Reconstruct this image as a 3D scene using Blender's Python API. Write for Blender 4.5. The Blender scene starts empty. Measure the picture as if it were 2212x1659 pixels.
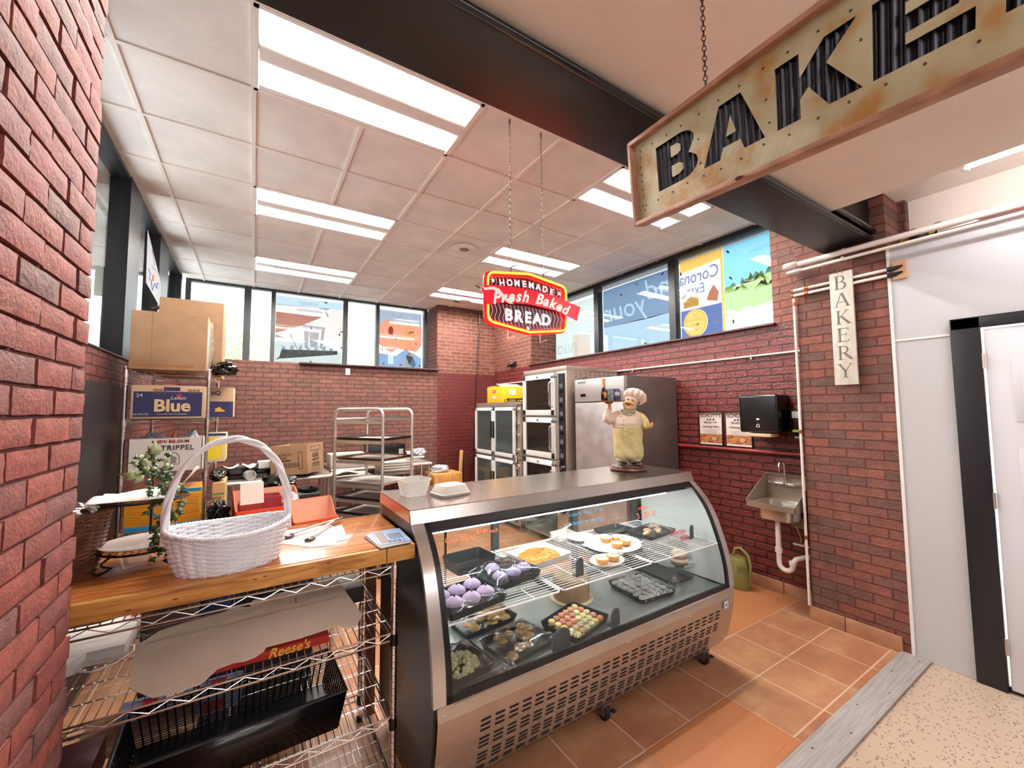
import bpy, bmesh, math, random
from mathutils import Vector, Matrix
random.seed(7)
PI = math.pi
C = bpy.context.scene.collection
sc = bpy.context.scene

# ---------------------------------------------------------------- camera
cam = bpy.data.objects.new('camera', bpy.data.cameras.new('camera')); C.objects.link(cam)
YAW, PIT, ROL = 0.56196, 0.06378, -0.00609
_f0 = Vector((math.sin(YAW), math.cos(YAW), 0)); _r = Vector((math.cos(YAW), -math.sin(YAW), 0)); _u0 = Vector((0, 0, 1))
_f = _f0*math.cos(PIT) + _u0*math.sin(PIT); _u = _u0*math.cos(PIT) - _f0*math.sin(PIT)
_r2 = _r*math.cos(ROL) + _u*math.sin(ROL); _u2 = _u*math.cos(ROL) - _r*math.sin(ROL)
cam.matrix_world = Matrix(((_r2.x, _u2.x, -_f.x, 0), (_r2.y, _u2.y, -_f.y, 0), (_r2.z, _u2.z, -_f.z, 1.58), (0, 0, 0, 1)))
cam.data.sensor_width = 36; cam.data.lens = 36*884.3/2212; cam.data.clip_start = 0.02
sc.camera = cam

# ---------------------------------------------------------------- view, sky, area light of the store behind
sc.view_settings.view_transform = 'Standard'; sc.view_settings.look = 'None'
sc.view_settings.gamma = 1; sc.view_settings.use_curve_mapping = False
sc.view_settings.exposure = 1.7
W = bpy.data.worlds.new('sky'); sc.world = W; W.use_nodes = True
nt = W.node_tree; nt.nodes.clear()
wo = nt.nodes.new('ShaderNodeOutputWorld'); bg = nt.nodes.new('ShaderNodeBackground')
bg.inputs[0].default_value = (0.92, 0.97, 1.0, 1); bg.inputs[1].default_value = 1.4
nt.links.new(bg.outputs[0], wo.inputs[0])
sc.cycles.max_bounces = 7; sc.cycles.diffuse_bounces = 4; sc.cycles.glossy_bounces = 4
sc.cycles.transmission_bounces = 6; sc.cycles.transparent_max_bounces = 14
sc.cycles.caustics_reflective = False; sc.cycles.caustics_refractive = False
sc.cycles.sample_clamp_indirect = 6; sc.cycles.use_denoising = True
TUBE = 62.0       # emission of the bakery troffer tubes
STORE = 28.0      # emission of the store strip lights

# ---------------------------------------------------------------- materials
def lin(c):
    if isinstance(c, str):
        c = c.lstrip('#'); c = [int(c[i:i+2], 16)/255 for i in (0, 2, 4)]
    return tuple((x/12.92 if x <= .04045 else ((x+.055)/1.055)**2.4) for x in c[:3]) + (1,)
MATS = {}
def mat(name, col, rough=.5, metal=0, var=0, scale=8, bump=0, bscale=60, emit=0, trans=0, alpha=1, coat=0, stretch=None, col2=None, ior=1.5, spec=.5):
    if name in MATS: return MATS[name]
    m = bpy.data.materials.new(name); m.use_nodes = True; n = m.node_tree; p = n.nodes['Principled BSDF']
    p.inputs['Base Color'].default_value = lin(col); p.inputs['Roughness'].default_value = rough
    p.inputs['Metallic'].default_value = metal; p.inputs['IOR'].default_value = ior
    p.inputs['Specular IOR Level'].default_value = spec
    if trans: p.inputs['Transmission Weight'].default_value = trans
    if alpha < 1: p.inputs['Alpha'].default_value = alpha
    if coat: p.inputs['Coat Weight'].default_value = coat; p.inputs['Coat Roughness'].default_value = .08
    if emit: p.inputs['Emission Color'].default_value = lin(col); p.inputs['Emission Strength'].default_value = emit
    if var or bump or col2 or stretch:
        tc = n.nodes.new('ShaderNodeTexCoord'); mp = n.nodes.new('ShaderNodeMapping'); n.links.new(tc.outputs['Object'], mp.inputs[0])
        if stretch: mp.inputs['Scale'].default_value = stretch
    if var or col2:
        ns = n.nodes.new('ShaderNodeTexNoise'); ns.inputs['Scale'].default_value = scale; ns.inputs['Detail'].default_value = 6
        n.links.new(mp.outputs[0], ns.inputs[0])
        cr = n.nodes.new('ShaderNodeValToRGB'); cr.color_ramp.elements[0].position = .35; cr.color_ramp.elements[1].position = .65
        a = lin(col); b = lin(col2) if col2 else tuple(min(1, x*(1+var)) for x in a[:3]) + (1,)
        if not col2: a = tuple(x*(1-var) for x in a[:3]) + (1,)
        cr.color_ramp.elements[0].color = a; cr.color_ramp.elements[1].color = b
        n.links.new(ns.outputs[0], cr.inputs[0]); n.links.new(cr.outputs[0], p.inputs['Base Color'])
    if bump:
        nb = n.nodes.new('ShaderNodeTexNoise'); nb.inputs['Scale'].default_value = bscale; nb.inputs['Detail'].default_value = 4
        n.links.new(mp.outputs[0], nb.inputs[0])
        bu = n.nodes.new('ShaderNodeBump'); bu.inputs['Strength'].default_value = bump; bu.inputs['Distance'].default_value = .01
        n.links.new(nb.outputs[0], bu.inputs['Height']); n.links.new(bu.outputs[0], p.inputs['Normal'])
    MATS[name] = m
    return m
def link(n, a, b): n.links.new(a, b)
def brick_mat(name, c1, c2, mortar, axis, rough=.6, blen=.205, bh=.0647, ms=.007, off=0, paint=None, bumpd=.012, patch=.35):
    """running bond in world metres; paint = (height, brick, mortar): everything below that height is painted"""
    m = bpy.data.materials.new(name); m.use_nodes = True; n = m.node_tree; p = n.nodes['Principled BSDF']
    tc = n.nodes.new('ShaderNodeTexCoord'); sx = n.nodes.new('ShaderNodeSeparateXYZ'); link(n, tc.outputs['Object'], sx.inputs[0])
    cb = n.nodes.new('ShaderNodeCombineXYZ'); link(n, sx.outputs[axis], cb.inputs[0]); link(n, sx.outputs[2], cb.inputs[1])
    # slight waviness of the joints
    nz = n.nodes.new('ShaderNodeTexNoise'); nz.inputs['Scale'].default_value = 9; link(n, tc.outputs['Object'], nz.inputs[0])
    sc_ = n.nodes.new('ShaderNodeVectorMath'); sc_.operation = 'SCALE'; sc_.inputs['Scale'].default_value = .008; link(n, nz.outputs['Color'], sc_.inputs[0])
    ad = n.nodes.new('ShaderNodeVectorMath'); link(n, cb.outputs[0], ad.inputs[0]); link(n, sc_.outputs[0], ad.inputs[1])
    def bt(a, b, mo):
        t = n.nodes.new('ShaderNodeTexBrick'); t.offset = .5
        t.inputs['Scale'].default_value = 1; t.inputs['Brick Width'].default_value = blen; t.inputs['Row Height'].default_value = bh
        t.inputs['Mortar Size'].default_value = ms; t.inputs['Mortar Smooth'].default_value = .35; t.inputs['Bias'].default_value = -.1
        t.inputs['Color1'].default_value = lin(a); t.inputs['Color2'].default_value = lin(b); t.inputs['Mortar'].default_value = lin(mo)
        link(n, ad.outputs[0], t.inputs[0]); return t
    t = bt(c1, c2, mortar)
    ns = n.nodes.new('ShaderNodeTexNoise'); ns.inputs['Scale'].default_value = 14; ns.inputs['Detail'].default_value = 8; link(n, tc.outputs['Object'], ns.inputs[0])
    mr = n.nodes.new('ShaderNodeMapRange'); mr.inputs[1].default_value = .3; mr.inputs[2].default_value = .7
    mr.inputs[3].default_value = 1-patch; mr.inputs[4].default_value = 1+patch; link(n, ns.outputs[0], mr.inputs[0])
    mx = n.nodes.new('ShaderNodeVectorMath'); mx.operation = 'SCALE'; link(n, mr.outputs[0], mx.inputs['Scale'])
    last = t.outputs[0]
    if paint:
        t2 = bt(paint[1], paint[1], paint[2])
        gt = n.nodes.new('ShaderNodeMath'); gt.operation = 'LESS_THAN'; link(n, sx.outputs[2], gt.inputs[0]); gt.inputs[1].default_value = paint[0]
        mm = n.nodes.new('ShaderNodeMix'); mm.data_type = 'RGBA'; link(n, gt.outputs[0], mm.inputs[0]); link(n, t.outputs[0], mm.inputs[6]); link(n, t2.outputs[0], mm.inputs[7])
        last = mm.outputs[2]
        m2 = n.nodes.new('ShaderNodeMath'); m2.operation = 'MULTIPLY'; m2.inputs[1].default_value = -.3; link(n, gt.outputs[0], m2.inputs[0])
        m3 = n.nodes.new('ShaderNodeMath'); m3.operation = 'ADD'; m3.inputs[1].default_value = .75; link(n, m2.outputs[0], m3.inputs[0]); link(n, m3.outputs[0], p.inputs['Roughness'])
    link(n, last, mx.inputs[0]); link(n, mx.outputs[0], p.inputs['Base Color'])
    if not paint: p.inputs['Roughness'].default_value = rough
    inv = n.nodes.new('ShaderNodeMath'); inv.operation = 'SUBTRACT'; inv.inputs[0].default_value = 1; link(n, t.outputs['Fac'], inv.inputs[1])
    n2 = n.nodes.new('ShaderNodeTexNoise'); n2.inputs['Scale'].default_value = 55; n2.inputs['Detail'].default_value = 5; link(n, tc.outputs['Object'], n2.inputs[0])
    ma = n.nodes.new('ShaderNodeMath'); ma.operation = 'MULTIPLY_ADD'; link(n, n2.outputs[0], ma.inputs[0]); ma.inputs[1].default_value = .45; link(n, inv.outputs[0], ma.inputs[2])
    bu = n.nodes.new('ShaderNodeBump'); bu.inputs['Strength'].default_value = .8; bu.inputs['Distance'].default_value = bumpd
    link(n, ma.outputs[0], bu.inputs['Height']); link(n, bu.outputs[0], p.inputs['Normal'])
    return m
def glass_mat(name, tint=(1, 1, 1), refl=1.0, rough=0.0):
    """thin sheet glass: clear with a Fresnel reflection"""
    if name in MATS: return MATS[name]
    m = bpy.data.materials.new(name); m.use_nodes = True; n = m.node_tree; n.nodes.clear()
    o = n.nodes.new('ShaderNodeOutputMaterial'); mx = n.nodes.new('ShaderNodeMixShader')
    tr = n.nodes.new('ShaderNodeBsdfTransparent'); gl = n.nodes.new('ShaderNodeBsdfGlossy'); gl.inputs['Roughness'].default_value = rough
    tr.inputs[0].default_value = (*tint, 1)
    ge = n.nodes.new('ShaderNodeNewGeometry'); dt = n.nodes.new('ShaderNodeVectorMath'); dt.operation = 'DOT_PRODUCT'; link(n, ge.outputs['Incoming'], dt.inputs[0]); link(n, ge.outputs['Normal'], dt.inputs[1])
    def mth(op, a, b):
        q = n.nodes.new('ShaderNodeMath'); q.operation = op; q.use_clamp = op == 'MULTIPLY_ADD'
        for i, v in enumerate((a, b)):
            if isinstance(v, (int, float)): q.inputs[i].default_value = v
            elif v is not None: link(n, v, q.inputs[i])
        return q
    ab = mth('ABSOLUTE', dt.outputs['Value'], None); om = mth('SUBTRACT', 1.0, ab.outputs[0]); pw = mth('POWER', om.outputs[0], 5.0)
    fr = mth('MULTIPLY_ADD', pw.outputs[0], .95*refl); fr.inputs[2].default_value = .042*refl     # Schlick's approximation of glass
    link(n, fr.outputs[0], mx.inputs[0]); link(n, tr.outputs[0], mx.inputs[1]); link(n, gl.outputs[0], mx.inputs[2]); link(n, mx.outputs[0], o.inputs[0])
    MATS[name] = m; return m
def film_mat(name, col, tr=.75, k=.62):
    tr = .93
    """thin printed film or paper: lets light through in its own colour"""
    if name in MATS: return MATS[name]
    m = bpy.data.materials.new(name); m.use_nodes = True; n = m.node_tree; n.nodes.clear()
    o = n.nodes.new('ShaderNodeOutputMaterial'); mx = n.nodes.new('ShaderNodeMixShader')
    a = n.nodes.new('ShaderNodeBsdfDiffuse'); b = n.nodes.new('ShaderNodeBsdfTranslucent')
    cc = tuple(min(1, x*k)**.5 for x in lin(col)[:3]) + (1,)     # a film has two faces
    a.inputs[0].default_value = cc; b.inputs[0].default_value = cc; mx.inputs[0].default_value = tr
    link(n, a.outputs[0], mx.inputs[1]); link(n, b.outputs[0], mx.inputs[2]); link(n, mx.outputs[0], o.inputs[0])
    MATS[name] = m; return m
def emit_mat(name, col, s):
    if name in MATS: return MATS[name]
    m = bpy.data.materials.new(name); m.use_nodes = True; n = m.node_tree; n.nodes.clear()
    o = n.nodes.new('ShaderNodeOutputMaterial'); e = n.nodes.new('ShaderNodeEmission'); e.inputs[0].default_value = lin(col); e.inputs[1].default_value = s
    link(n, e.outputs[0], o.inputs[0]); MATS[name] = m; return m

steel = mat('brushed_steel', '#c4b8b0', .17, .95, stretch=(2, 60, 60), bump=.05, bscale=18)
steel2 = mat('satin_steel', '#bcae9f', .34, .75, var=.06, scale=5)
steeld = mat('dull_steel', '#8e8681', .42, .85, var=.12, scale=6)
chrome = mat('chrome_wire', '#f0efee', .18, 1)
alu = mat('aluminium', '#cfc8c2', .32, .8)
black = mat('black_paint', '#0b0808', .32)
blackp = mat('black_plastic', '#0c0c0d', .22)
blackm = mat('matte_black', '#131114', .6)
rubber = mat('rubber', '#151515', .55)
white = mat('white_paint', '#e6dfdc', .45)
whitep = mat('white_plastic', '#ece8e2', .35)
whitew = mat('white_wire', '#efefec', .35)
kraft = mat('cardboard', '#a17e5f', .85, var=.07, scale=9, bump=.15, bscale=120)
kraftl = mat('kraft_sheet', '#e0cdb6', .85, var=.05, scale=6, bump=.12, bscale=150)
kraftd = mat('cardboard_edge', '#96683f', .9, var=.1)
paperm = mat('paper', '#e9e0da', .8)
tape = mat('clear_tape', '#d9c7ae', .15, 0, coat=.6)
clearp = mat('frosted_plastic', '#f2efea', .22, 0, trans=.0, alpha=.36, coat=.8)
wrap = glass_mat('plastic_wrap', (.93, .95, .96), 2.2, .12)
pane = glass_mat("window_glass", (.96, .985, .985), 1.6)
casegl = glass_mat("case_glass", (.96, .985, .975), 1.4)

# ---------------------------------------------------------------- mesh builder
class MB:
    def __init__(s): s.v = []; s.f = []; s.sm = True
    def add(s, vs, fs):
        o = len(s.v); s.v += [tuple(x) for x in vs]; s.f += [tuple(i+o for i in f) for f in fs]; return s
    def box(s, a, b, M=None):
        (x0, y0, z0), (x1, y1, z1) = a, b
        vs = [Vector(q) for q in ((x0, y0, z0), (x1, y0, z0), (x1, y1, z0), (x0, y1, z0), (x0, y0, z1), (x1, y0, z1), (x1, y1, z1), (x0, y1, z1))]
        if M: vs = [M @ q for q in vs]
        return s.add(vs, [(0, 3, 2, 1), (4, 5, 6, 7), (0, 1, 5, 4), (1, 2, 6, 5), (2, 3, 7, 6), (3, 0, 4, 7)])
    def cyl(s, p, q, r, n=12, r2=None, cap=True):
        p = Vector(p); q = Vector(q); d = (q-p).normalized(); r2 = r if r2 is None else r2
        a = d.orthogonal().normalized(); b = d.cross(a)
        vs = [p + (a*math.cos(2*PI*i/n) + b*math.sin(2*PI*i/n))*r for i in range(n)] + [q + (a*math.cos(2*PI*i/n) + b*math.sin(2*PI*i/n))*r2 for i in range(n)]
        fs = [(i, (i+1) % n, n+(i+1) % n, n+i) for i in range(n)]
        if cap: fs += [tuple(range(n))[::-1], tuple(range(n, 2*n))]
        return s.add(vs, fs)
    def tube(s, pts, r, n=8, closed=False, cap=True):
        pts = [Vector(p) for p in pts]; m = len(pts); rs = r if isinstance(r, (list, tuple)) else [r]*m
        rings = []; up = None
        for i, p in enumerate(pts):
            if closed: d = pts[(i+1) % m] - pts[i-1]
            else: d = pts[min(i+1, m-1)] - pts[max(i-1, 0)]
            if d.length < 1e-9: d = Vector((0, 0, 1))
            d.normalize()
            if up is None: up = d.orthogonal().normalized()
            up = (up - d*up.dot(d))
            if up.length < 1e-6: up = d.orthogonal()
            up.normalize(); b = d.cross(up)
            rings.append([p + (up*math.cos(2*PI*k/n) + b*math.sin(2*PI*k/n))*rs[i] for k in range(n)])
        vs = [v for R in rings for v in R]; fs = []
        for i in range(m if closed else m-1):
            j = (i+1) % m
            for k in range(n): fs.append((i*n+k, i*n+(k+1) % n, j*n+(k+1) % n, j*n+k))
        if cap and not closed: fs += [tuple(range(n))[::-1], tuple((m-1)*n+k for k in range(n))]
        return s.add(vs, fs)
    def lathe(s, prof, c=(0, 0, 0), n=24, sx=1, sy=1, M=None):
        c = Vector(c); vs = []; m = len(prof)
        for r, z in prof:
            for k in range(n):
                v = c + Vector((r*math.cos(2*PI*k/n)*sx, r*math.sin(2*PI*k/n)*sy, z)); vs.append(M @ v if M else v)
        fs = [(i*n+k, i*n+(k+1) % n, (i+1)*n+(k+1) % n, (i+1)*n+k) for i in range(m-1) for k in range(n)]
        if prof[0][0] > 1e-5: fs.append(tuple(range(n))[::-1])
        if prof[-1][0] > 1e-5: fs.append(tuple((m-1)*n+k for k in range(n)))
        return s.add(vs, fs)
    def prism(s, poly, axis, a, b):
        """extrude a 2D polygon along an axis (0: poly=(y,z); 1: (x,z); 2: (x,y))"""
        n = len(poly)
        def P(u, v, w): return ((w, u, v), (u, w, v), (u, v, w))[axis]
        vs = [P(u, v, a) for u, v in poly] + [P(u, v, b) for u, v in poly]
        return s.add(vs, [tuple(range(n)), tuple(range(n, 2*n))[::-1]] + [(i, n+i, n+(i+1) % n, (i+1) % n) for i in range(n)])
    def ball(s, c, r, n=12, m=8, sc_=(1, 1, 1)):
        c = Vector(c)
        prof = [(math.sin(PI*i/m)*r, -math.cos(PI*i/m)*r) for i in range(m+1)]
        vs = [c + Vector((p*math.cos(2*PI*k/n)*sc_[0], p*math.sin(2*PI*k/n)*sc_[1], z*sc_[2])) for p, z in prof for k in range(n)]
        return s.add(vs, [(i*n+k, i*n+(k+1) % n, (i+1)*n+(k+1) % n, (i+1)*n+k) for i in range(m) for k in range(n)])
    def grid(s, fn, nu, nv, wrapu=False):
        vs = [fn(i/(nu if wrapu else nu-1), j/(nv-1)) for j in range(nv) for i in range(nu)]
        fs = [(j*nu+i, j*nu+(i+1) % nu, (j+1)*nu+(i+1) % nu, (j+1)*nu+i) for j in range(nv-1) for i in range(nu if wrapu else nu-1)]
        return s.add(vs, fs)
    def build(s, name, m, parent=None, world=False, bevel=0, seg=2, solid=0, sub=0, smooth=True, loc=None):
        me = bpy.data.meshes.new(name)
        vs = s.v
        if world and parent is not None:
            I = parent.matrix_basis.inverted() if parent.parent is None else parent.parent.matrix_basis.inverted()
            vs = [tuple(I @ Vector(q)) for q in vs]
        me.from_pydata(vs, [], s.f); me.validate()
        bm = bmesh.new(); bm.from_mesh(me)
        bmesh.ops.remove_doubles(bm, verts=bm.verts, dist=1e-6)
        bmesh.ops.recalc_face_normals(bm, faces=bm.faces)
        if bevel:
            ed = [e for e in bm.edges if len(e.link_faces) == 2 and e.calc_face_angle(0) > .6]
            bmesh.ops.bevel(bm, geom=ed, offset=bevel, segments=seg, affect='EDGES', profile=.6, clamp_overlap=True)
        bm.to_mesh(me); bm.free()
        if smooth: me.shade_smooth(); me.set_sharp_from_angle(angle=math.radians(38))
        o = bpy.data.objects.new(name, me); C.objects.link(o)
        if m: me.materials.append(m)
        if parent is not None: o.parent = parent
        if loc: o.location = loc
        if solid:
            d = o.modifiers.new('thickness', 'SOLIDIFY'); d.thickness = solid; d.offset = 0
        if sub:
            d = o.modifiers.new('smooth', 'SUBSURF'); d.levels = sub; d.render_levels = sub
        return o

def tag(o, label, cat, group=None, kind=None):
    if label: o['label'] = label
    if cat: o['category'] = cat
    if group: o['group'] = group
    if kind: o['kind'] = kind
    return o
def top(name, label, cat, loc=(0, 0, 0), rz=0, group=None, rx=0, ry=0):
    o = bpy.data.objects.new(name, None); C.objects.link(o); o.empty_display_size = .05
    o.matrix_basis = Matrix.Translation(loc) @ Matrix.Rotation(rz, 4, 'Z') @ Matrix.Rotation(ry, 4, 'Y') @ Matrix.Rotation(rx, 4, 'X')
    return tag(o, label, cat, group)
def struct(o): o['kind'] = 'structure'; return o
def copy_tree(o, label=None, group=None, parent=None):
    c = o.copy(); C.objects.link(c)
    if parent is not None: c.parent = parent
    if label: c['label'] = label
    if group: c['group'] = group
    for ch in [x for x in list(o.children)]: copy_tree(ch, parent=c)
    return c
def plabel(o, l): o['label'] = l; return o

def text(body, size, m, parent, M, name='lettering', shear=0, bold=0, ext=.0008, align='CENTER', sx=1, sy=1, space=1, world=False):
    """flat lettering lying in its local x-y plane, placed by matrix M"""
    cu = bpy.data.curves.new(name, 'FONT'); cu.body = body; cu.size = size; cu.shear = shear; cu.offset = bold
    cu.extrude = ext; cu.align_x = align; cu.align_y = 'CENTER'; cu.space_character = space; cu.resolution_u = 3
    t = bpy.data.objects.new(name, cu); me = bpy.data.meshes.new_from_object(t)
    bpy.data.objects.remove(t)
    if world and parent is not None: M = parent.matrix_basis.inverted() @ M
    me.transform(M @ Matrix.Diagonal((sx, sy, 1, 1))); me.materials.clear(); me.materials.append(m)
    o = bpy.data.objects.new(name, me); C.objects.link(o)
    if parent is not None: o.parent = parent
    return o
def shape(loops, m, parent, M, name, ext=.001, world=False):
    """flat shape with holes: 2D polygons filled (even-odd) and extruded"""
    cu = bpy.data.curves.new(name, 'CURVE'); cu.dimensions = '2D'; cu.fill_mode = 'BOTH'; cu.extrude = ext
    for L in loops:
        sp = cu.splines.new('POLY'); sp.points.add(len(L)-1); sp.use_cyclic_u = True
        for i, (x, y) in enumerate(L): sp.points[i].co = (x, y, 0, 1)
    t = bpy.data.objects.new(name, cu); me = bpy.data.meshes.new_from_object(t); bpy.data.objects.remove(t)
    if world and parent is not None: M = parent.matrix_basis.inverted() @ M
    me.transform(M); me.materials.clear(); me.materials.append(m)
    o = bpy.data.objects.new(name, me); C.objects.link(o)
    if parent is not None: o.parent = parent
    return o
def frame(origin, xdir, ydir):
    x = Vector(xdir).normalized(); y = Vector(ydir); y = (y - x*y.dot(x)).normalized(); z = x.cross(y); o = Vector(origin)
    return Matrix(((x.x, y.x, z.x, o.x), (x.y, y.y, z.y, o.y), (x.z, y.z, z.z, o.z), (0, 0, 0, 1)))
def circ(cx, cy, r, n=24, ry=None): return [(cx+r*math.cos(2*PI*i/n), cy+(ry or r)*math.sin(2*PI*i/n)) for i in range(n)]
def star(cx, cy, r, r2=None): return [(cx+(r if i % 2 == 0 else (r2 or r*.42))*math.sin(PI*i/5), cy+(r if i % 2 == 0 else (r2 or r*.42))*math.cos(PI*i/5)) for i in range(10)]
def rect(x0, y0, x1, y1): return [(x0, y0), (x1, y0), (x1, y1), (x0, y1)]
def rrect(x0, y0, x1, y1, r, n=5):
    out = []
    for cx, cy, a in ((x1-r, y0+r, -90), (x1-r, y1-r, 0), (x0+r, y1-r, 90), (x0+r, y0+r, 180)):
        out += [(cx+r*math.cos(math.radians(a+90*i/n)), cy+r*math.sin(math.radians(a+90*i/n))) for i in range(n+1)]
    return out
FX = lambda x, y, z: frame((x, y, z), (1, 0, 0), (0, 0, 1))     # lettering facing -Y (towards the store)
FY = lambda x, y, z: frame((x, y, z), (0, -1, 0), (0, 0, 1))    # lettering facing -X
FZ = lambda x, y, z: frame((x, y, z), (1, 0, 0), (0, 1, 0))     # lettering lying face up

# ================================================================ THE SETTING
ZC = 3.45
b_back = brick_mat('brick_back', '#6f4238', '#583a2f', '#47221b', 0, .7, patch=.25)
b_backR = brick_mat('brick_corner_back', '#582d22', '#6c3e31', '#836051', 0, .75, paint=(2.25, '#581c18', '#461310'), patch=.25)
b_backRy = brick_mat('brick_corner_side', '#582d22', '#6c3e31', '#836051', 1, .75, paint=(2.25, '#581c18', '#461310'), patch=.25)
b_right = brick_mat('brick_painted', '#6b2925', '#622521', '#3a100f', 1, .38, patch=.12, bumpd=.02, ms=.009)
b_rightup = brick_mat('brick_painted_x', '#6b2925', '#622521', '#3a100f', 0, .38, patch=.12)
b_pier = brick_mat('brick_pier', '#7b473a', '#563f36', '#52251e', 1, .75, ms=.006, patch=.22)
b_pierx = brick_mat('brick_pier_x', '#7b473a', '#563f36', '#52251e', 0, .75, ms=.006, patch=.22)
b_left = brick_mat('brick_left', '#703c33', '#60312a', '#3e1812', 1, .6, patch=.2)

def wallbox(name, a, b, m): return struct(MB().box(a, b).build(name, m, smooth=False))
# back wall below the windows, and the full-height return at its right end
wallbox('wall_back', (-1.0, 6.776, 0), (2.71, 7.16, 2.30), b_back)
wallbox('wall_back_corner', (2.71, 6.776, 0), (4.42, 7.3, ZC), b_backR)
wallbox('wall_back_return', (2.707, 6.780, 2.30), (2.7099, 7.29, ZC), b_backRy)
# right wall: painted brick under the windows, full height near the corner and by the pier
wallbox('wall_right', (3.88, 1.20, 0), (4.25, 6.776, 2.32), b_right)
wallbox('wall_right_corner', (3.88, 5.566, 2.32), (4.42, 6.776, ZC), b_backRy)
wallbox('wall_right_return', (3.884, 5.562, 2.32), (4.42, 5.5655, ZC), b_backR)
wallbox('wall_right_end', (3.88, .9, 2.32), (4.42, 1.80, ZC), b_pier)
wallbox('wall_pier', (3.60, .94, 0), (3.879, 1.49, 3.05), b_pier)
wallbox('wall_pier_side', (3.602, 1.4902, 0), (3.879, 1.493, 3.05), b_pierx)
wallbox('wall_left', (-1.15, 1.5, 0), (-.85, 6.776, 1.99), b_left)

# near brick pillar with real relief, on the left of the view
def relief_wall(name, x, y0, y1, z0, z1, m_b, m_m, thick):
    g = MB(); rnd = random.Random(3); bh = .0655; L = .205; row = 0; z = z0
    while z < z1:
        off = (row % 2)*L/2 + rnd.uniform(-.012, .012); y = y1 + .004
        first = True
        while y > y0:
            ln = (L if not (first and row % 2) else L/2); first = False
            a = y - ln; j = rnd.uniform(-.0015, .0045); g_ = .0055
            ya, yb = a+g_, y-g_
            if y > y1: yb = y - .004
            xx = x + .009 + j
            zz0, zz1 = z+.0045, z+bh-.0045
            # front face subdivided and jittered so every brick edge is a little uneven
            nu, nv = 6, 4
            def fn(u, v, ya=ya, yb=yb, zz0=zz0, zz1=zz1, xx=xx):
                e = min(u, 1-u, v*.5, (1-v)*.5)
                d = -.0035 if e < .01 else 0
                return (xx + d + rnd.uniform(-.0009, .0009), ya+(yb-ya)*u + rnd.uniform(-.0012, .0012), zz0+(zz1-zz0)*v + rnd.uniform(-.0012, .0012))
            g.grid(fn, nu, nv)
            o = len(g.v)
            # sides
            g.add([(xx-.0035, ya, zz0), (xx-.0035, yb, zz0), (xx-.0035, yb, zz1), (xx-.0035, ya, zz1), (x-.005, ya, zz0), (x-.005, yb, zz0), (x-.005, yb, zz1), (x-.005, ya, zz1)],
                  [(0, 1, 5, 4), (1, 2, 6, 5), (2, 3, 7, 6), (3, 0, 4, 7)])
            y = a
        z += bh; row += 1
    w = g.build(name, m_b); struct(w)
    struct(MB().box((x-thick, y0, z0-.02), (x, y1-.008, z1)).build(name+'_core', m_m, smooth=False))
    return w
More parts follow.
